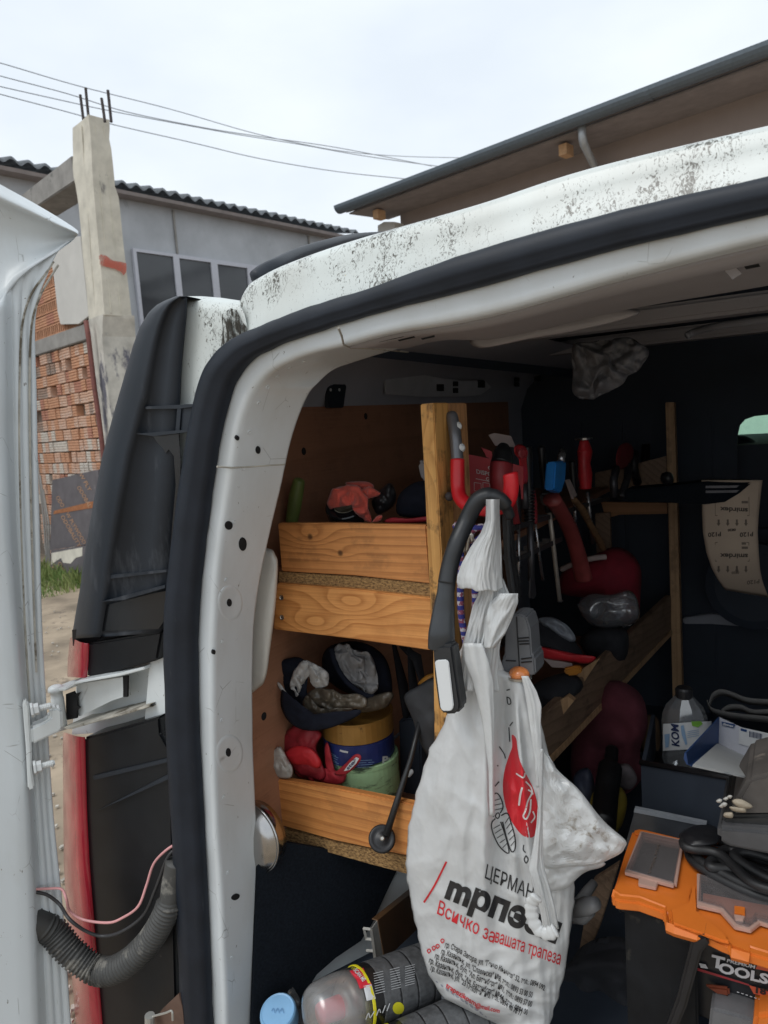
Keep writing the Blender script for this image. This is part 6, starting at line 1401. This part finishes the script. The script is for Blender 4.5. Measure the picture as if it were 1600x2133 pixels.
for k in range(8): stroke_px([(1535+k*9, 2066+k*3), (1540+k*9, 2067.5+k*3)], 1.6, pfo, None, None, .005, sm=1).obj('printed_line', m_silver, tc2)
m = slab([(1468, 2046), (1520, 2052), (1522, 2070), (1496, 2066)], pfc, nfc*.008); m.obj('latch', mat('dim orange latch', (.16, .035, .015), .5), tc2, bevel=.003)
m = MB(); m.lathe([(0, .004), (.003, .004), (.006, .002), (.007, 0)], pfc(1569, 2100), nfc, 14); m.obj('rivet', m_screw, tc2)
m = slab([(1500, 2095), (1518, 2098), (1519, 2106), (1502, 2103)], pfc, nfc*.002); m.obj('printed_tab', m_silver, tc2)
oc2 = thing('organiser_box', 'grey topped box with an orange corner at the bottom right', 'box', tuple(PZ(1560, 2120, .56)))
m = slab([(1480, 2100), (1556, 2120), (1640, 2150), (1640, 2300), (1460, 2300)], planeY(1.07), (0, .1, 0)); m.obj('grey_body', mat('grey box', (.12, .12, .125), .5), oc2, bevel=.004)
m = slab([(1572, 2116), (1600, 2112), (1640, 2116), (1640, 2300), (1565, 2300), (1568, 2135)], planeY(1.06), (0, .1, 0)); m.obj('orange_corner', m_or, oc2, bevel=.006)
m = slab([(1440, 1960), (1472, 1945), (1480, 1965), (1462, 1985), (1430, 2100), (1400, 2170), (1380, 2160), (1410, 2080)], planeY(1.05), (0, .03, 0)); tag(m.obj('black_strap', m_blk, bevel=.004), 'black strap hanging down in front of the black tool case', 'strap')
# cables on the organiser
cb = thing('cable_coil', 'thick black cable coiled loosely on the orange organiser', 'cable', tuple(PZ(1500, 1830, ZO+.03)))
m_cab = mat('black cable', (.014, .014, .015), .5, var=.2)
cz = lambda a, b, h: PZ(a, b, ZO+h)
for k, pts in enumerate(([(1640, 1880), (1570, 1862), (1500, 1830), (1450, 1800), (1434, 1775), (1440, 1752), (1470, 1745), (1520, 1755)], [(1640, 1868), (1575, 1852), (1510, 1822), (1460, 1794), (1446, 1774), (1452, 1756), (1490, 1752), (1540, 1765)],
                         [(1640, 1862), (1590, 1840), (1530, 1812), (1480, 1806), (1486, 1790), (1520, 1792), (1580, 1810), (1640, 1826)], [(1640, 1848), (1580, 1826), (1520, 1800), (1500, 1780), (1520, 1770), (1580, 1790), (1640, 1806)],
                         [(1430, 1742), (1424, 1758), (1440, 1768), (1500, 1780), (1570, 1840), (1640, 1858)], [(1640, 1838), (1600, 1828), (1545, 1796), (1530, 1780), (1560, 1776), (1640, 1800)])):
    P = smooth_pts([cz(x, y, .014+.006*k) for x, y in pts], 8); m = MB(); m.tube(P, .0078, 9); m.obj('cable_turn', m_cab, cb, smooth=True)
m = pillow([(1414, 1740), (1440, 1722), (1480, 1720), (1500, 1735), (1495, 1760), (1450, 1765), (1425, 1758)], lambda a, b: PZ(a, b, ZO+.04), .025, .006, 25, 2); m.obj('plug', m_blk, cb, smooth=True)
# grimy block with torn packing, on top
wbk = thing('grimy_block', 'grimy dark block wrapped in torn film, resting on the cables', 'block', tuple(PY(1560, 1720, 1.10)))
m_grimy = mat('grimy grey brown', (.085, .075, .068), .7, var=.4, scale=8, dirt=((.20, .17, .14), .3, 14))
m_grimy2 = mat('black grime', (.02, .02, .02), .5, var=.3)
m = slab([(1558, 1622), (1600, 1612), (1700, 1600), (1700, 1700), (1520, 1702), (1530, 1670)], planeY(1.12), (0, .14, 0)); m.obj('upper_part', m_grimy, wbk, bevel=.006)
m = slab([(1508, 1700), (1700, 1698), (1700, 1735), (1500, 1722)], planeY(1.115), (0, .16, 0)); m.obj('dark_band', m_grimy2, wbk, bevel=.004)
m = slab([(1494, 1722), (1700, 1738), (1700, 1790), (1600, 1782), (1520, 1766), (1494, 1750)], planeY(1.10), (0, .18, 0)); m.obj('lower_part', mat('dark grey slab', (.065, .065, .068), .6, var=.2, scale=14), wbk, bevel=.006)
for q, sd_ in (([(1524, 1668), (1545, 1664), (1568, 1680), (1545, 1684)], 1), ([(1520, 1680), (1550, 1682), (1553, 1692), (1530, 1690)], 2), ([(1512, 1728), (1560, 1733), (1575, 1740), (1530, 1735)], 3), ([(1510, 1692), (1525, 1692), (1526, 1704), (1508, 1701)], 5)):
    pillow(q, planeY(1.108), .006, .003, 60, sd_).obj('torn_edge', mat('torn pale edge', (.34, .29, .22), .8, var=.2), wbk, smooth=True)
m_crys = glassy('clear beads', (.85, .86, .85), .6, .05, .6)
for x, y, r_ in ((1498, 1668, 7), (1508, 1676, 8), (1512, 1664, 6), (1503, 1679, 6), (1520, 1660, 6)):
    pillow([(x-r_, y), (x, y-r_*.7), (x+r_, y-2), (x+r_*.4, y+r_*.6), (x-r_*.5, y+r_*.5)], planeY(1.105), .005, .001, 90, x).obj('film_bead', mat('milky beads', (.45, .44, .41), .2), wbk, smooth=True)

# ================================================================ lower shelf
YT = 1.30
tc0 = PY(757, 1668, YT); rt_ = (PY(829, 1540, YT)-PY(682, 1540, YT)).length/2*.85
def zt2(y): return PY(757, y, YT-rt_).z
m_gold = mat('gold lacquered tin', (.36, .19, .045), .42, .35, var=.2, scale=10, dirt=((.10, .055, .02), .3, 40))
m_bluelab = mat('blue tin label', (.016, .028, .125), .4, var=.35, scale=14); m_green = mat('pale green tin', (.40, .60, .32), .5, var=.1, scale=10, dirt=((.03, .05, .03), .52, 16, (.45, .45, 1.4)))
zg0, zg1, zb1, zl1 = PY(700, 1752, YS).z+.001, zt2(1608), zt2(1563), zt2(1519)
def tin(name, lab, z0, z1, r_, mt, c=tc0):
    t_ = thing(name, lab, 'tin', (c.x, c.y, z0)); h = z1-z0
    m = MB(); m.lathe([(r_*.96, 0), (r_, .002), (r_, h*.9), (r_*1.012, h*.93), (r_*1.012, h*.985), (r_*.985, h), (r_*.94, h-.003), (0, h-.004)], (c.x, c.y, z0), (0, 0, 1), 40); m.obj('can', mt, t_, smooth=False); return t_
t1 = tin('paint_tin', 'pale green scuffed tin, bottom of the stack of three', zg0, zg1, rt_*.94, m_green, tc0+V((.012, 0, 0)))
t2 = tin('paint_tin', 'blue labelled tin in the middle of the stack of three', zg1, zb1, rt_*.985, m_bluelab)
t3 = tin('paint_tin', 'dented gold tin on top of the stack, gloves lying on its lid', zb1, zl1, rt_*1.0, m_gold)
def tin_s(px, py):
    d = ray(px, py); o = CAM; a = d.x*d.x+d.y*d.y; b = 2*(d.x*(o.x-tc0.x)+d.y*(o.y-tc0.y)); c = (o.x-tc0.x)**2+(o.y-tc0.y)**2-(rt_*.987)**2; q = max(0, b*b-4*a*c); return o+d*((-b-math.sqrt(q))/(2*a))
lettering('Prs', (796, 1592), (29, -5), (1, -16), tin_s, m_label, t2, bold=.05, off=.002)
stroke_px([(708, 1563), (714, 1565), (725, 1567)], 4, tin_s, None, None, .002, sm=1).obj('printed_line', m_label, t2)
for k in range(8): stroke_px([(688, 1568+k*4), (700+(k*5 % 7), 1575+k*4)], 1, tin_s, None, None, .002, sm=1).obj('printed_line', m_lblue, t2)
for k in range(6): stroke_px([(745, 1585+k*4.5), (775+(k*5 % 9), 1583+k*4.5)], 1, tin_s, None, None, .002, sm=1).obj('printed_line', m_lblue, t2)

m_greyglove = mat('worn grey leather', (.40, .39, .375), .7, var=.3, scale=30, bump=.8, bscale=70, dirt=((.09, .085, .08), .3, 22)); m_olive = mat('greasy olive leather', (.085, .07, .052), .36, var=.5, scale=20, bump=.9, bscale=60, dirt=((.30, .26, .2), .2, 30))
gl = thing('work_glove', 'navy and grey work glove with greasy fingers lying across the gold tin', 'glove', tuple(PY(660, 1490, 1.24)), 'work gloves on the lower shelf')
pillow([(568, 1395), (585, 1376), (615, 1368), (640, 1378), (636, 1400), (622, 1420), (640, 1450), (690, 1470), (740, 1470), (735, 1485), (690, 1500), (650, 1512), (615, 1505), (592, 1480), (582, 1440)], planeY(1.225), .025, .010, 28, 1, rings=18, n=6).obj('cuff', m_navy, gl, smooth=True)
pillow([(604, 1430), (612, 1400), (630, 1376), (650, 1382), (652, 1400), (640, 1412), (628, 1435), (618, 1452), (612, 1440)], planeY(1.20), .012, .010, 50, 3, rings=16, n=6).obj('grey_patch', m_greyglove, gl, smooth=True)
pillow([(646, 1380), (668, 1390), (684, 1405), (682, 1425), (668, 1434), (650, 1428), (642, 1400)], planeY(1.20), .014, .009, 50, 4, rings=16, n=6).obj('grey_patch', m_greyglove, gl, smooth=True)
pillow([(640, 1445), (660, 1435), (690, 1438), (720, 1445), (760, 1452), (765, 1468), (735, 1478), (700, 1482), (665, 1482), (645, 1465)], planeY(1.20), .02, .010, 48, 6, rings=18, n=6).obj('finger', m_olive, gl, smooth=True)
pillow([(630, 1462), (640, 1448), (650, 1468), (690, 1478), (735, 1476), (700, 1490), (660, 1498), (636, 1490)], planeY(1.19), .012, .007, 55, 8, rings=14, n=6).obj('finger', m_olive, gl, smooth=True)
pillow([(745, 1462), (770, 1452), (812, 1440), (820, 1452), (806, 1472), (775, 1482), (740, 1484)], planeY(1.26), .022, .005, 45, 9).obj('finger', m_olive, gl, smooth=True)
pillow([(577, 1424), (584, 1424), (600, 1448), (598, 1454), (590, 1448)], planeY(1.19), .006, .002, 50, 9).obj('grey_piping', m_greyglove, gl, smooth=True)
pillow([(588, 1436), (600, 1470), (620, 1496), (660, 1506), (715, 1490), (748, 1478), (748, 1490), (700, 1512), (640, 1522), (605, 1506), (584, 1470)], planeY(1.175), .012, .004, 35, 2, n=6).obj('cuff_edge', m_navy, gl, smooth=True)
g2 = thing('work_glove', 'second navy glove, its open cuff showing grey lining, under the upper planks', 'glove', tuple(PY(750, 1410, 1.30)), 'work gloves on the lower shelf')
pillow([(672, 1370), (690, 1345), (730, 1336), (775, 1345), (805, 1375), (818, 1420), (812, 1455), (780, 1462), (740, 1450), (700, 1430), (676, 1405)], planeY(1.32), .05, .006, 20, 2, rings=12).obj('cuff', m_navy, g2, smooth=True)
pillow([(692, 1355), (705, 1342), (722, 1345), (745, 1355), (770, 1365), (782, 1390), (790, 1420), (784, 1440), (766, 1448), (740, 1432), (715, 1408), (698, 1380)], planeY(1.262), .012, .020, 42, 5, rings=22, n=7, back=.3).obj('lining', mat('grey glove lining', (.22, .215, .215), .9, var=.2, scale=20, bump=.8, bscale=45), g2, smooth=True)
m = MB(); m.tube(smooth_pts([PY(x, y, 1.255) for x, y in ((690, 1350), (700, 1385), (722, 1420), (760, 1448), (780, 1450))], 5), .006, 8); m.obj('cuff_edge', m_navy, g2, smooth=True)
g3 = thing('red_glove', 'red leather work glove with a pale fingertip and a white name tab, beside the tins', 'glove', tuple(PY(640, 1620, 1.22)))
m_rg = mat('red leather', (.36, .02, .03), .65, var=.3, scale=30, bump=.8, bscale=80); m_rgd = mat('dark red leather', (.24, .012, .02), .6, var=.3, scale=30, bump=.8, bscale=70)
pillow([(584, 1555), (595, 1525), (622, 1508), (655, 1515), (668, 1530), (660, 1560), (672, 1590), (680, 1620), (650, 1625), (620, 1610), (600, 1585)], planeY(1.205), .025, .008, 30, 2, rings=12).obj('palm', m_rgd, g3, smooth=True)
pillow([(592, 1570), (620, 1552), (650, 1560), (668, 1580), (665, 1600), (640, 1596), (612, 1592)], planeY(1.19), .018, .005, 35, 4).obj('palm_patch', mat('bright red leather', (.52, .018, .025), .6, var=.15), g3, smooth=True)
pillow([(562, 1585), (572, 1562), (585, 1556), (596, 1580), (608, 1600), (606, 1618), (590, 1622), (566, 1610)], planeY(1.165), .018, .006, 50, 6).obj('fingertip', mat('dirty white leather', (.40, .375, .34), .8, var=.2, scale=20, bump=.4, bscale=150, dirt=((.2, .15, .1), .3, 25)), g3, smooth=True)
for q, sd_ in (([(612, 1600), (632, 1578), (648, 1600), (656, 1628), (640, 1622), (622, 1618)], 1), ([(640, 1610), (668, 1600), (700, 1604), (722, 1612), (712, 1632), (670, 1630)], 2), ([(676, 1555), (684, 1548), (694, 1590), (700, 1618), (688, 1618), (678, 1590)], 3)):
    pillow(q, planeY(1.212), .01, .004, 40, sd_).obj('finger', m_rg, g3, smooth=True)
pillow([(696, 1612), (720, 1590), (738, 1572), (750, 1572), (752, 1582), (738, 1600), (718, 1614)], planeY(1.20), .006, .001, 20, 3, back=.8).obj('cuff_tab', m_rg, g3, smooth=True)
ptab = planeY(1.1925)
fill_px([(716, 1606), (728, 1590), (742, 1577), (748, 1580), (742, 1590), (728, 1604)], ptab, .0).obj('name_tab', m_label, g3)
lettering('ste', (725, 1604), (14, -15), (-5, -5), ptab, m_lnavy, g3, off=.002, bold=.02)
stroke_px([(735, 1584), (740, 1581), (738, 1588)], 1.6, ptab, None, None, .002, sm=1).obj('printed_mark', m_lnavy, g3)
# dark things to the right of the tins
m = pillow([(842, 1450), (870, 1430), (915, 1415), (925, 1500), (905, 1580), (880, 1560), (860, 1500)], planeY(1.24), .02, .006, 20, 1); tag(m.obj('dark_cloth', mat('charcoal nylon', (.028, .03, .034), .7, var=.2), smooth=True), 'folded charcoal nylon fabric hanging between the tins and the lamp head', 'cloth')
m = pillow([(870, 1425), (885, 1408), (905, 1402), (908, 1412), (890, 1422)], planeY(1.27), .012, .002, 30, 1); tag(m.obj('orange_cap', mat('orange yellow plastic cap', (.45, .2, .03), .5), smooth=True), 'small orange piece peeping above the charcoal fabric', 'cap')
ld = thing('umbrella', 'closed black folded umbrella behind the tins', 'umbrella', tuple(PY(850, 1400, 1.45)))
for k, pts in enumerate(([(820, 1340), (840, 1430), (850, 1520)], [(852, 1345), (862, 1440), (872, 1540)], [(835, 1345), (868, 1370), (880, 1420)])):
    m = MB(); m.tube([PY(x, y, 1.42) for x, y in pts], [.008, .02, .012], 8, flat=.4); m.obj('fold', m_darkcloth, ld, smooth=True)
plg = thing('gas_strut', 'thin black rod ending in a round rubber disc, leaning over the lower plank', 'rod', tuple(PY(796, 1747, 1.13)))
m = MB(); m.tube([PY(878, 1490, 1.24), PY(856, 1580, 1.20), PY(830, 1660, 1.16), PY(805, 1738, 1.14)], [.0055, .0055, .0065, .0075], 10); m.obj('rod', mat('black coated rod', (.02, .021, .023), .4), plg, smooth=True)
axd = (CAM-PY(796, 1747, 1.135)).normalized()+V((.1, 0, .15)); 
m = MB(); m.lathe([(0, -.006), (.0255, -.006), (.027, -.002), (.0265, .002), (.023, .004), (.019, .002), (.012, .002), (.009, .005), (.0, .005)], PY(796, 1747, 1.135), axd, 32); m.obj('rubber_disc', m_blk, plg, smooth=True)
m = MB(); m.lathe([(0, .008), (.003, .008), (.0048, .006), (.005, .004)], PY(796, 1747, 1.135), axd, 12); m.obj('screw', m_screw, plg)
m = pillow([(848, 1610), (858, 1602), (862, 1610), (852, 1620)], planeY(1.32), .004, .001, 20, 1); tag(m.obj('spray_nozzle', m_label, smooth=True), 'tiny white and red printed scrap behind the rod', 'label')
m = slab([(830, 1500), (850, 1496), (875, 1500), (880, 1690), (835, 1690)], planeY(1.40), (0, .08, 0)); tag(m.obj('dark_carton', m_dark_in, bevel=.004), 'dark carton standing to the right of the tins', 'carton')

# ================================================================ under the shelf
m_steel = mat('polished stainless', (.46, .45, .44), .22, 1.0, var=.12, scale=6, stretch=(1, 1, .4))
bwl = thing('steel_bowl', 'polished steel bowl edge standing behind the door jamb', 'bowl', tuple(PY(540, 1745, 1.12)))
bc = PY(522, 1748, 1.01); bax = V((.82, -.50, .16)).normalized()
m = MB(); R_ = .0735; m.lathe([(R_*.9, -.03), (R_*.985, -.012), (R_*1.0, -.003), (R_*.995, .001), (R_*.965, .0015), (R_*.94, -.001), (R_*.90, .001), (R_*.82, .010), (R_*.66, .017), (R_*.4, .021), (0, .022)], PY(527, 1745, 1.05), V((-.12, -1, .05)), 56); m.obj('bowl', m_steel, bwl, smooth=True)
# spray foam cans lying on the floor
def can(name, lab, c0, c1, R_, full):
    t_ = thing(name, lab, 'spray can', tuple(c1), 'spray cans on the van floor')
    ax = (c1-c0).normalized(); Lc = (c1-c0).length
    m = MB(); m.lathe([(R_*.97, 0), (R_, .004), (R_, Lc-.02), (R_*.97, Lc)], c0, ax, 40); m.obj('can_body', m_canblk, t_, smooth=False)
    for k in range(5):
        h = .030+k*.038; m = MB(); m.lathe([(R_*1.004, h), (R_*1.012, h+.002), (R_*1.012, h+.033), (R_*1.004, h+.035)], c0, ax, 40); m.obj('text_band', m_cangrey, t_, smooth=False)
    m = MB(); m.lathe([(R_*1.01, .004), (R_*1.03, .005), (R_*1.03, .0095), (R_*1.01, .0105)], c0, ax, 40); m.obj('yellow_ring', flat('yellow print', (.62, .55, .015), .4), t_, smooth=False)
    m = MB(); m.lathe([(R_*.40, -.034), (R_*.55, -.033), (R_*.75, -.024), (R_*.9, -.010), (R_*.975, .004)], c0, ax, 32); m.obj('shoulder', mat('satin tin', (.55, .53, .48), .3, .7, var=.05), t_, smooth=True)
    m = MB(); m.lathe([(R_*.30, -.048*KC), (R_*.34, -.044*KC), (R_*.36, -.02*KC), (R_*.36, -.008*KC)], c0, ax, 24); m.obj('red_nozzle', mat('red nozzle', (.75, .03, .05), .4), t_, smooth=True)
    m = MB(); m.lathe([(R_*.99, .003), (R_*1.0, -.020*KC), (R_*.97, -.036*KC), (R_*.90, -.050*KC), (R_*.78, -.0565*KC), (R_*.55, -.060*KC), (.0, -.061*KC)], c0, ax, 40); m.obj('clear_cap', m_capclear, t_, smooth=True)
    return t_, ax
m_canblk = mat('black can print', (.012, .012, .013), .3, var=.2); m_cangrey = mat('grey printed band', (.075, .078, .082), .45, var=.35, scale=90, stretch=(1, 1, 1))
m_capclear = glassy('hazy clear cap', (.82, .82, .82), .68, .25, .3)
cA0 = PY(742, 2084, 1.0); cA1 = PY(945, 2008, 1.20)
RA = .055; KC = RA/.034
cA, axA = can('spray_can', 'black spray can with hazy clear cap over a red nozzle, upper of two', cA0, cA1, RA, True)
def can_s(px, py, c0=cA0, ax=axA, R_=RA*1.013):
    d = ray(px, py); o = CAM-c0; d2 = d-ax*d.dot(ax); o2 = o-ax*o.dot(ax); a = d2.dot(d2); b = 2*d2.dot(o2); c = o2.dot(o2)-R_*R_; q = max(0, b*b-4*a*c); return CAM+d*((-b-math.sqrt(q))/(2*a))
fill_px([(728, 2022), (757, 2016), (772, 2046), (775, 2052), (750, 2060), (743, 2042)], can_s, .001, 4).obj('red_label', mat('red label', (.55, .02, .04), .4), cA)
lettering('SCAN ME', (736, 2021), (20, 24), (7, -5), can_s, m_label, cA, bold=.03, off=.003)
fill_px([(757, 2054), (774, 2050), (783, 2080), (764, 2085)], can_s, .001, 4).obj('white_label', m_label, cA)
m_canwh = flat('tiny white print', (.40, .41, .42), .5)
for j, (x0, y0, x1, y1) in enumerate(((778, 2028, 805, 2075), (812, 2020, 838, 2066), (844, 2014, 866, 2058))):
    for k in range(9):
        t_ = k/9; stroke_px([(x0+(x1-x0-22)*t_*1.0, y0+(y1-y0)*t_), (x0+(x1-x0-22)*t_+20, y0+(y1-y0)*t_-5)], 1.1, can_s, None, None, .002, sm=1).obj('printed_line', m_canwh, cA)
fill_px([(830+12*math.cos(a*.45), 2100+13*math.sin(a*.45)) for a in range(14)], can_s, .002, 3).obj('yellow_badge', flat('yellow print badge', (.60, .55, .02), .4), cA)
for q in ([(762, 2124), (768, 2110), (771, 2120), (780, 2106)], [(784, 2116), (790, 2102), (793, 2110)], [(797, 2110), (803, 2094)], [(806, 2106), (812, 2090)]): stroke_px(q, 2, can_s, None, None, .003).obj('printed_script', m_label, cA)
cB0 = PY(815, 2210, .97); cB1 = PY(1000, 2125, 1.12)
cB, axB = can('spray_can', 'second black spray can with yellow ring, lower one cut by the picture edge', cB0, cB1, RA*.97, False)
# bottle with a blue cap and a hazy bag round it
bb = thing('blue_cap_bottle', 'bottle with a pale blue screw cap in the bottom corner by the jamb', 'bottle', tuple(PY(578, 2130, 1.0)))
cc = PY(579, 2108, .99); cax = V((.12, -.35, .93)).normalized(); rc = (PY(606, 2110, .99)-PY(551, 2110, .99)).length/2
m = MB(); m.lathe([(rc*.98, -.03), (rc, -.004), (rc*.97, .001), (rc*.9, .004), (rc*.82, .003), (0, .0025)], cc, cax, 40); m.obj('cap', mat('pale blue plastic', (.21, .42, .66), .4, var=.05), bb, smooth=False)
m = MB(); m.lathe([(rc*.8, -.03), (rc*.85, -.05), (rc*2.0, -.10), (rc*2.1, -.2)], cc, cax, 30); m.obj('bottle_body', m_capclear, bb, smooth=True)
for k in range(3):
    p = cc+cax*.0042; 
    stroke_px([(566+k*9, 2106), (570+k*9, 2100), (573+k*9, 2110)], 2, planeP(cc+cax*.0035, cax), None, None, .001).obj('embossed_mark', mat('blue emboss', (.12, .28, .5), .4), bb)
m = pillow([(536, 1860), (548, 1850), (560, 1940), (590, 2005), (625, 2080), (640, 2140), (600, 2200), (540, 2200), (534, 2000)], planeP(PY(575, 2050, 1.06), V((.6, -.75, .2)).normalized()), .012, .010, 30, 3, rings=16); tag(m.obj('film_bag', glassy('hazy grey film', (.40, .41, .42), .62, .18, .45), smooth=True), 'hazy grey plastic film slumped along the jamb above the blue cap', 'plastic film')
# aluminium box section and floor clutter
ap = thing('aluminium_profile', 'brown coated aluminium box profile with an open end, lying over the wheel arch', 'profile', tuple(PY(770, 1960, 1.15)))
m_alu = mat('cut aluminium', (.40, .39, .36), .45, .4, var=.2, scale=30); m_bronze = mat('bronze coated profile', (.16, .085, .04), .38, .2, var=.3, scale=12)
ends = [(757, 1934), (774, 1936), (783, 2003), (778, 2006)]
far_ = PY(960, 1790, 1.75)-PY(770, 1950, 1.15)
E = [PY(x, y, 1.15) for x, y in ends]
def bar(a, b, w_=.0035): 
    m = MB(); m.tube([PY(a[0], a[1], 1.148), PY(b[0], b[1], 1.148)], w_, 4); m.obj('cut_web', m_alu, ap)
for a, b in (((758, 1934), (773, 1936)), ((773, 1936), (782, 2004)), ((762, 1956), (776, 1957)), ((764, 1980), (779, 1981)), ((758, 1934), (763, 1956)), ((769, 2004), (782, 2004))): bar(a, b)
q0, q1, q2, q3 = PY(774, 1935, 1.15), PY(783, 2005, 1.15), PY(800, 2000, 1.17), PY(786, 1918, 1.17)
m = MB(); m.add([q0, q1, q2, q3], [(0, 1, 2, 3)]); m.obj('end_lip', m_alu, ap, thick=.002)
w1, w2, w3 = PY(786, 1918, 1.17), PY(800, 2000, 1.17), PY(775, 1915, 1.17)
m = MB(); m.loft([[w3, w3+far_], [w1, w1+far_], [w2, w2+far_]]); m.obj('profile_side', m_bronze, ap, thick=.002)
m = MB(); m.box(PY(972, 2120, 1.12)+V((0, .03, -.1)), (.03, .05, .3)); tag(m.obj('timber_leg', w_low, bevel=.002), 'orange brown timber leg under the bag at the bottom edge', 'timber')
m = slab([(918, 2065), (955, 2080), (955, 2200), (918, 2200)], planeY(1.10), (0, .05, 0)); tag(m.obj('grey_pouch', mat('grey film pouch', (.17, .18, .20), .4, var=.3, scale=20), bevel=.004), 'grey shiny pouch left of the timber leg', 'pouch')
tap = thing('plastic_tap', 'translucent white plastic tap fitting to the right of the bag', 'tap', tuple(PY(1215, 1885, 1.25)))
m_tap = mat('translucent white plastic', (.27, .27, .275), .4, var=.1)
m = MB(); m.tube([PY(1198, 1895, 1.24), PY(1222, 1888, 1.22), PY(1240, 1882, 1.2)], [.014, .017, .012], 12); m.obj('lever', m_tap, tap, smooth=True)
m = MB(); m.tube([PY(1196, 1905, 1.26), PY(1215, 1912, 1.25), PY(1232, 1900, 1.24)], [.016, .012, .008], 12); m.obj('spout', m_tap, tap, smooth=True)
m = MB(); m.tube([PY(1208, 1880, 1.28), PY(1225, 1855, 1.3), PY(1238, 1838, 1.32)], [.012, .010, .008], 12); m.obj('stem', m_tap, tap, smooth=True)
m = slab([(1235, 1835), (1290, 1800), (1275, 1850), (1250, 1930), (1225, 1990), (1205, 1990), (1215, 1930)], planeY(1.45), (0, .02, 0)); tag(m.obj('old_board', w_dark, bevel=.002), 'dark worn board leaning between the bag and the orange organiser', 'board')
m = pillow([(1180, 2000), (1280, 1960), (1360, 2000), (1420, 2060), (1430, 2200), (1150, 2200)], planeY(1.38), .03, .05, 10, 3, rings=22, n=8); tag(m.obj('black_holdall', m_darkcloth, smooth=True), 'black fabric holdall on the floor under the organiser', 'bag')
m = slab([(1352, 1975), (1366, 1988), (1385, 2005), (1350, 2004), (1345, 1990)], planeY(1.22), (0, .02, 0)); tag(m.obj('red_strap_end', mat('dim red cloth', (.07, .012, .014), .8), bevel=.002), 'dull red scrap on the black holdall', 'scrap')
# dirty wool stuffed by the roof
m = pillow([(1195, 760), (1205, 725), (1240, 712), (1290, 708), (1335, 720), (1348, 745), (1330, 775), (1290, 800), (1240, 825), (1200, 828), (1190, 800)], planeY(1.9), .05, .042, 24, 4, rings=30, n=10)
tag(m.obj('insulation_wool', mat('grey wool', (.24, .24, .255), 1, var=.25, scale=14, bump=.8, bscale=60), smooth=True), 'tuft of grey insulation wool bulging from the roof side', 'insulation')
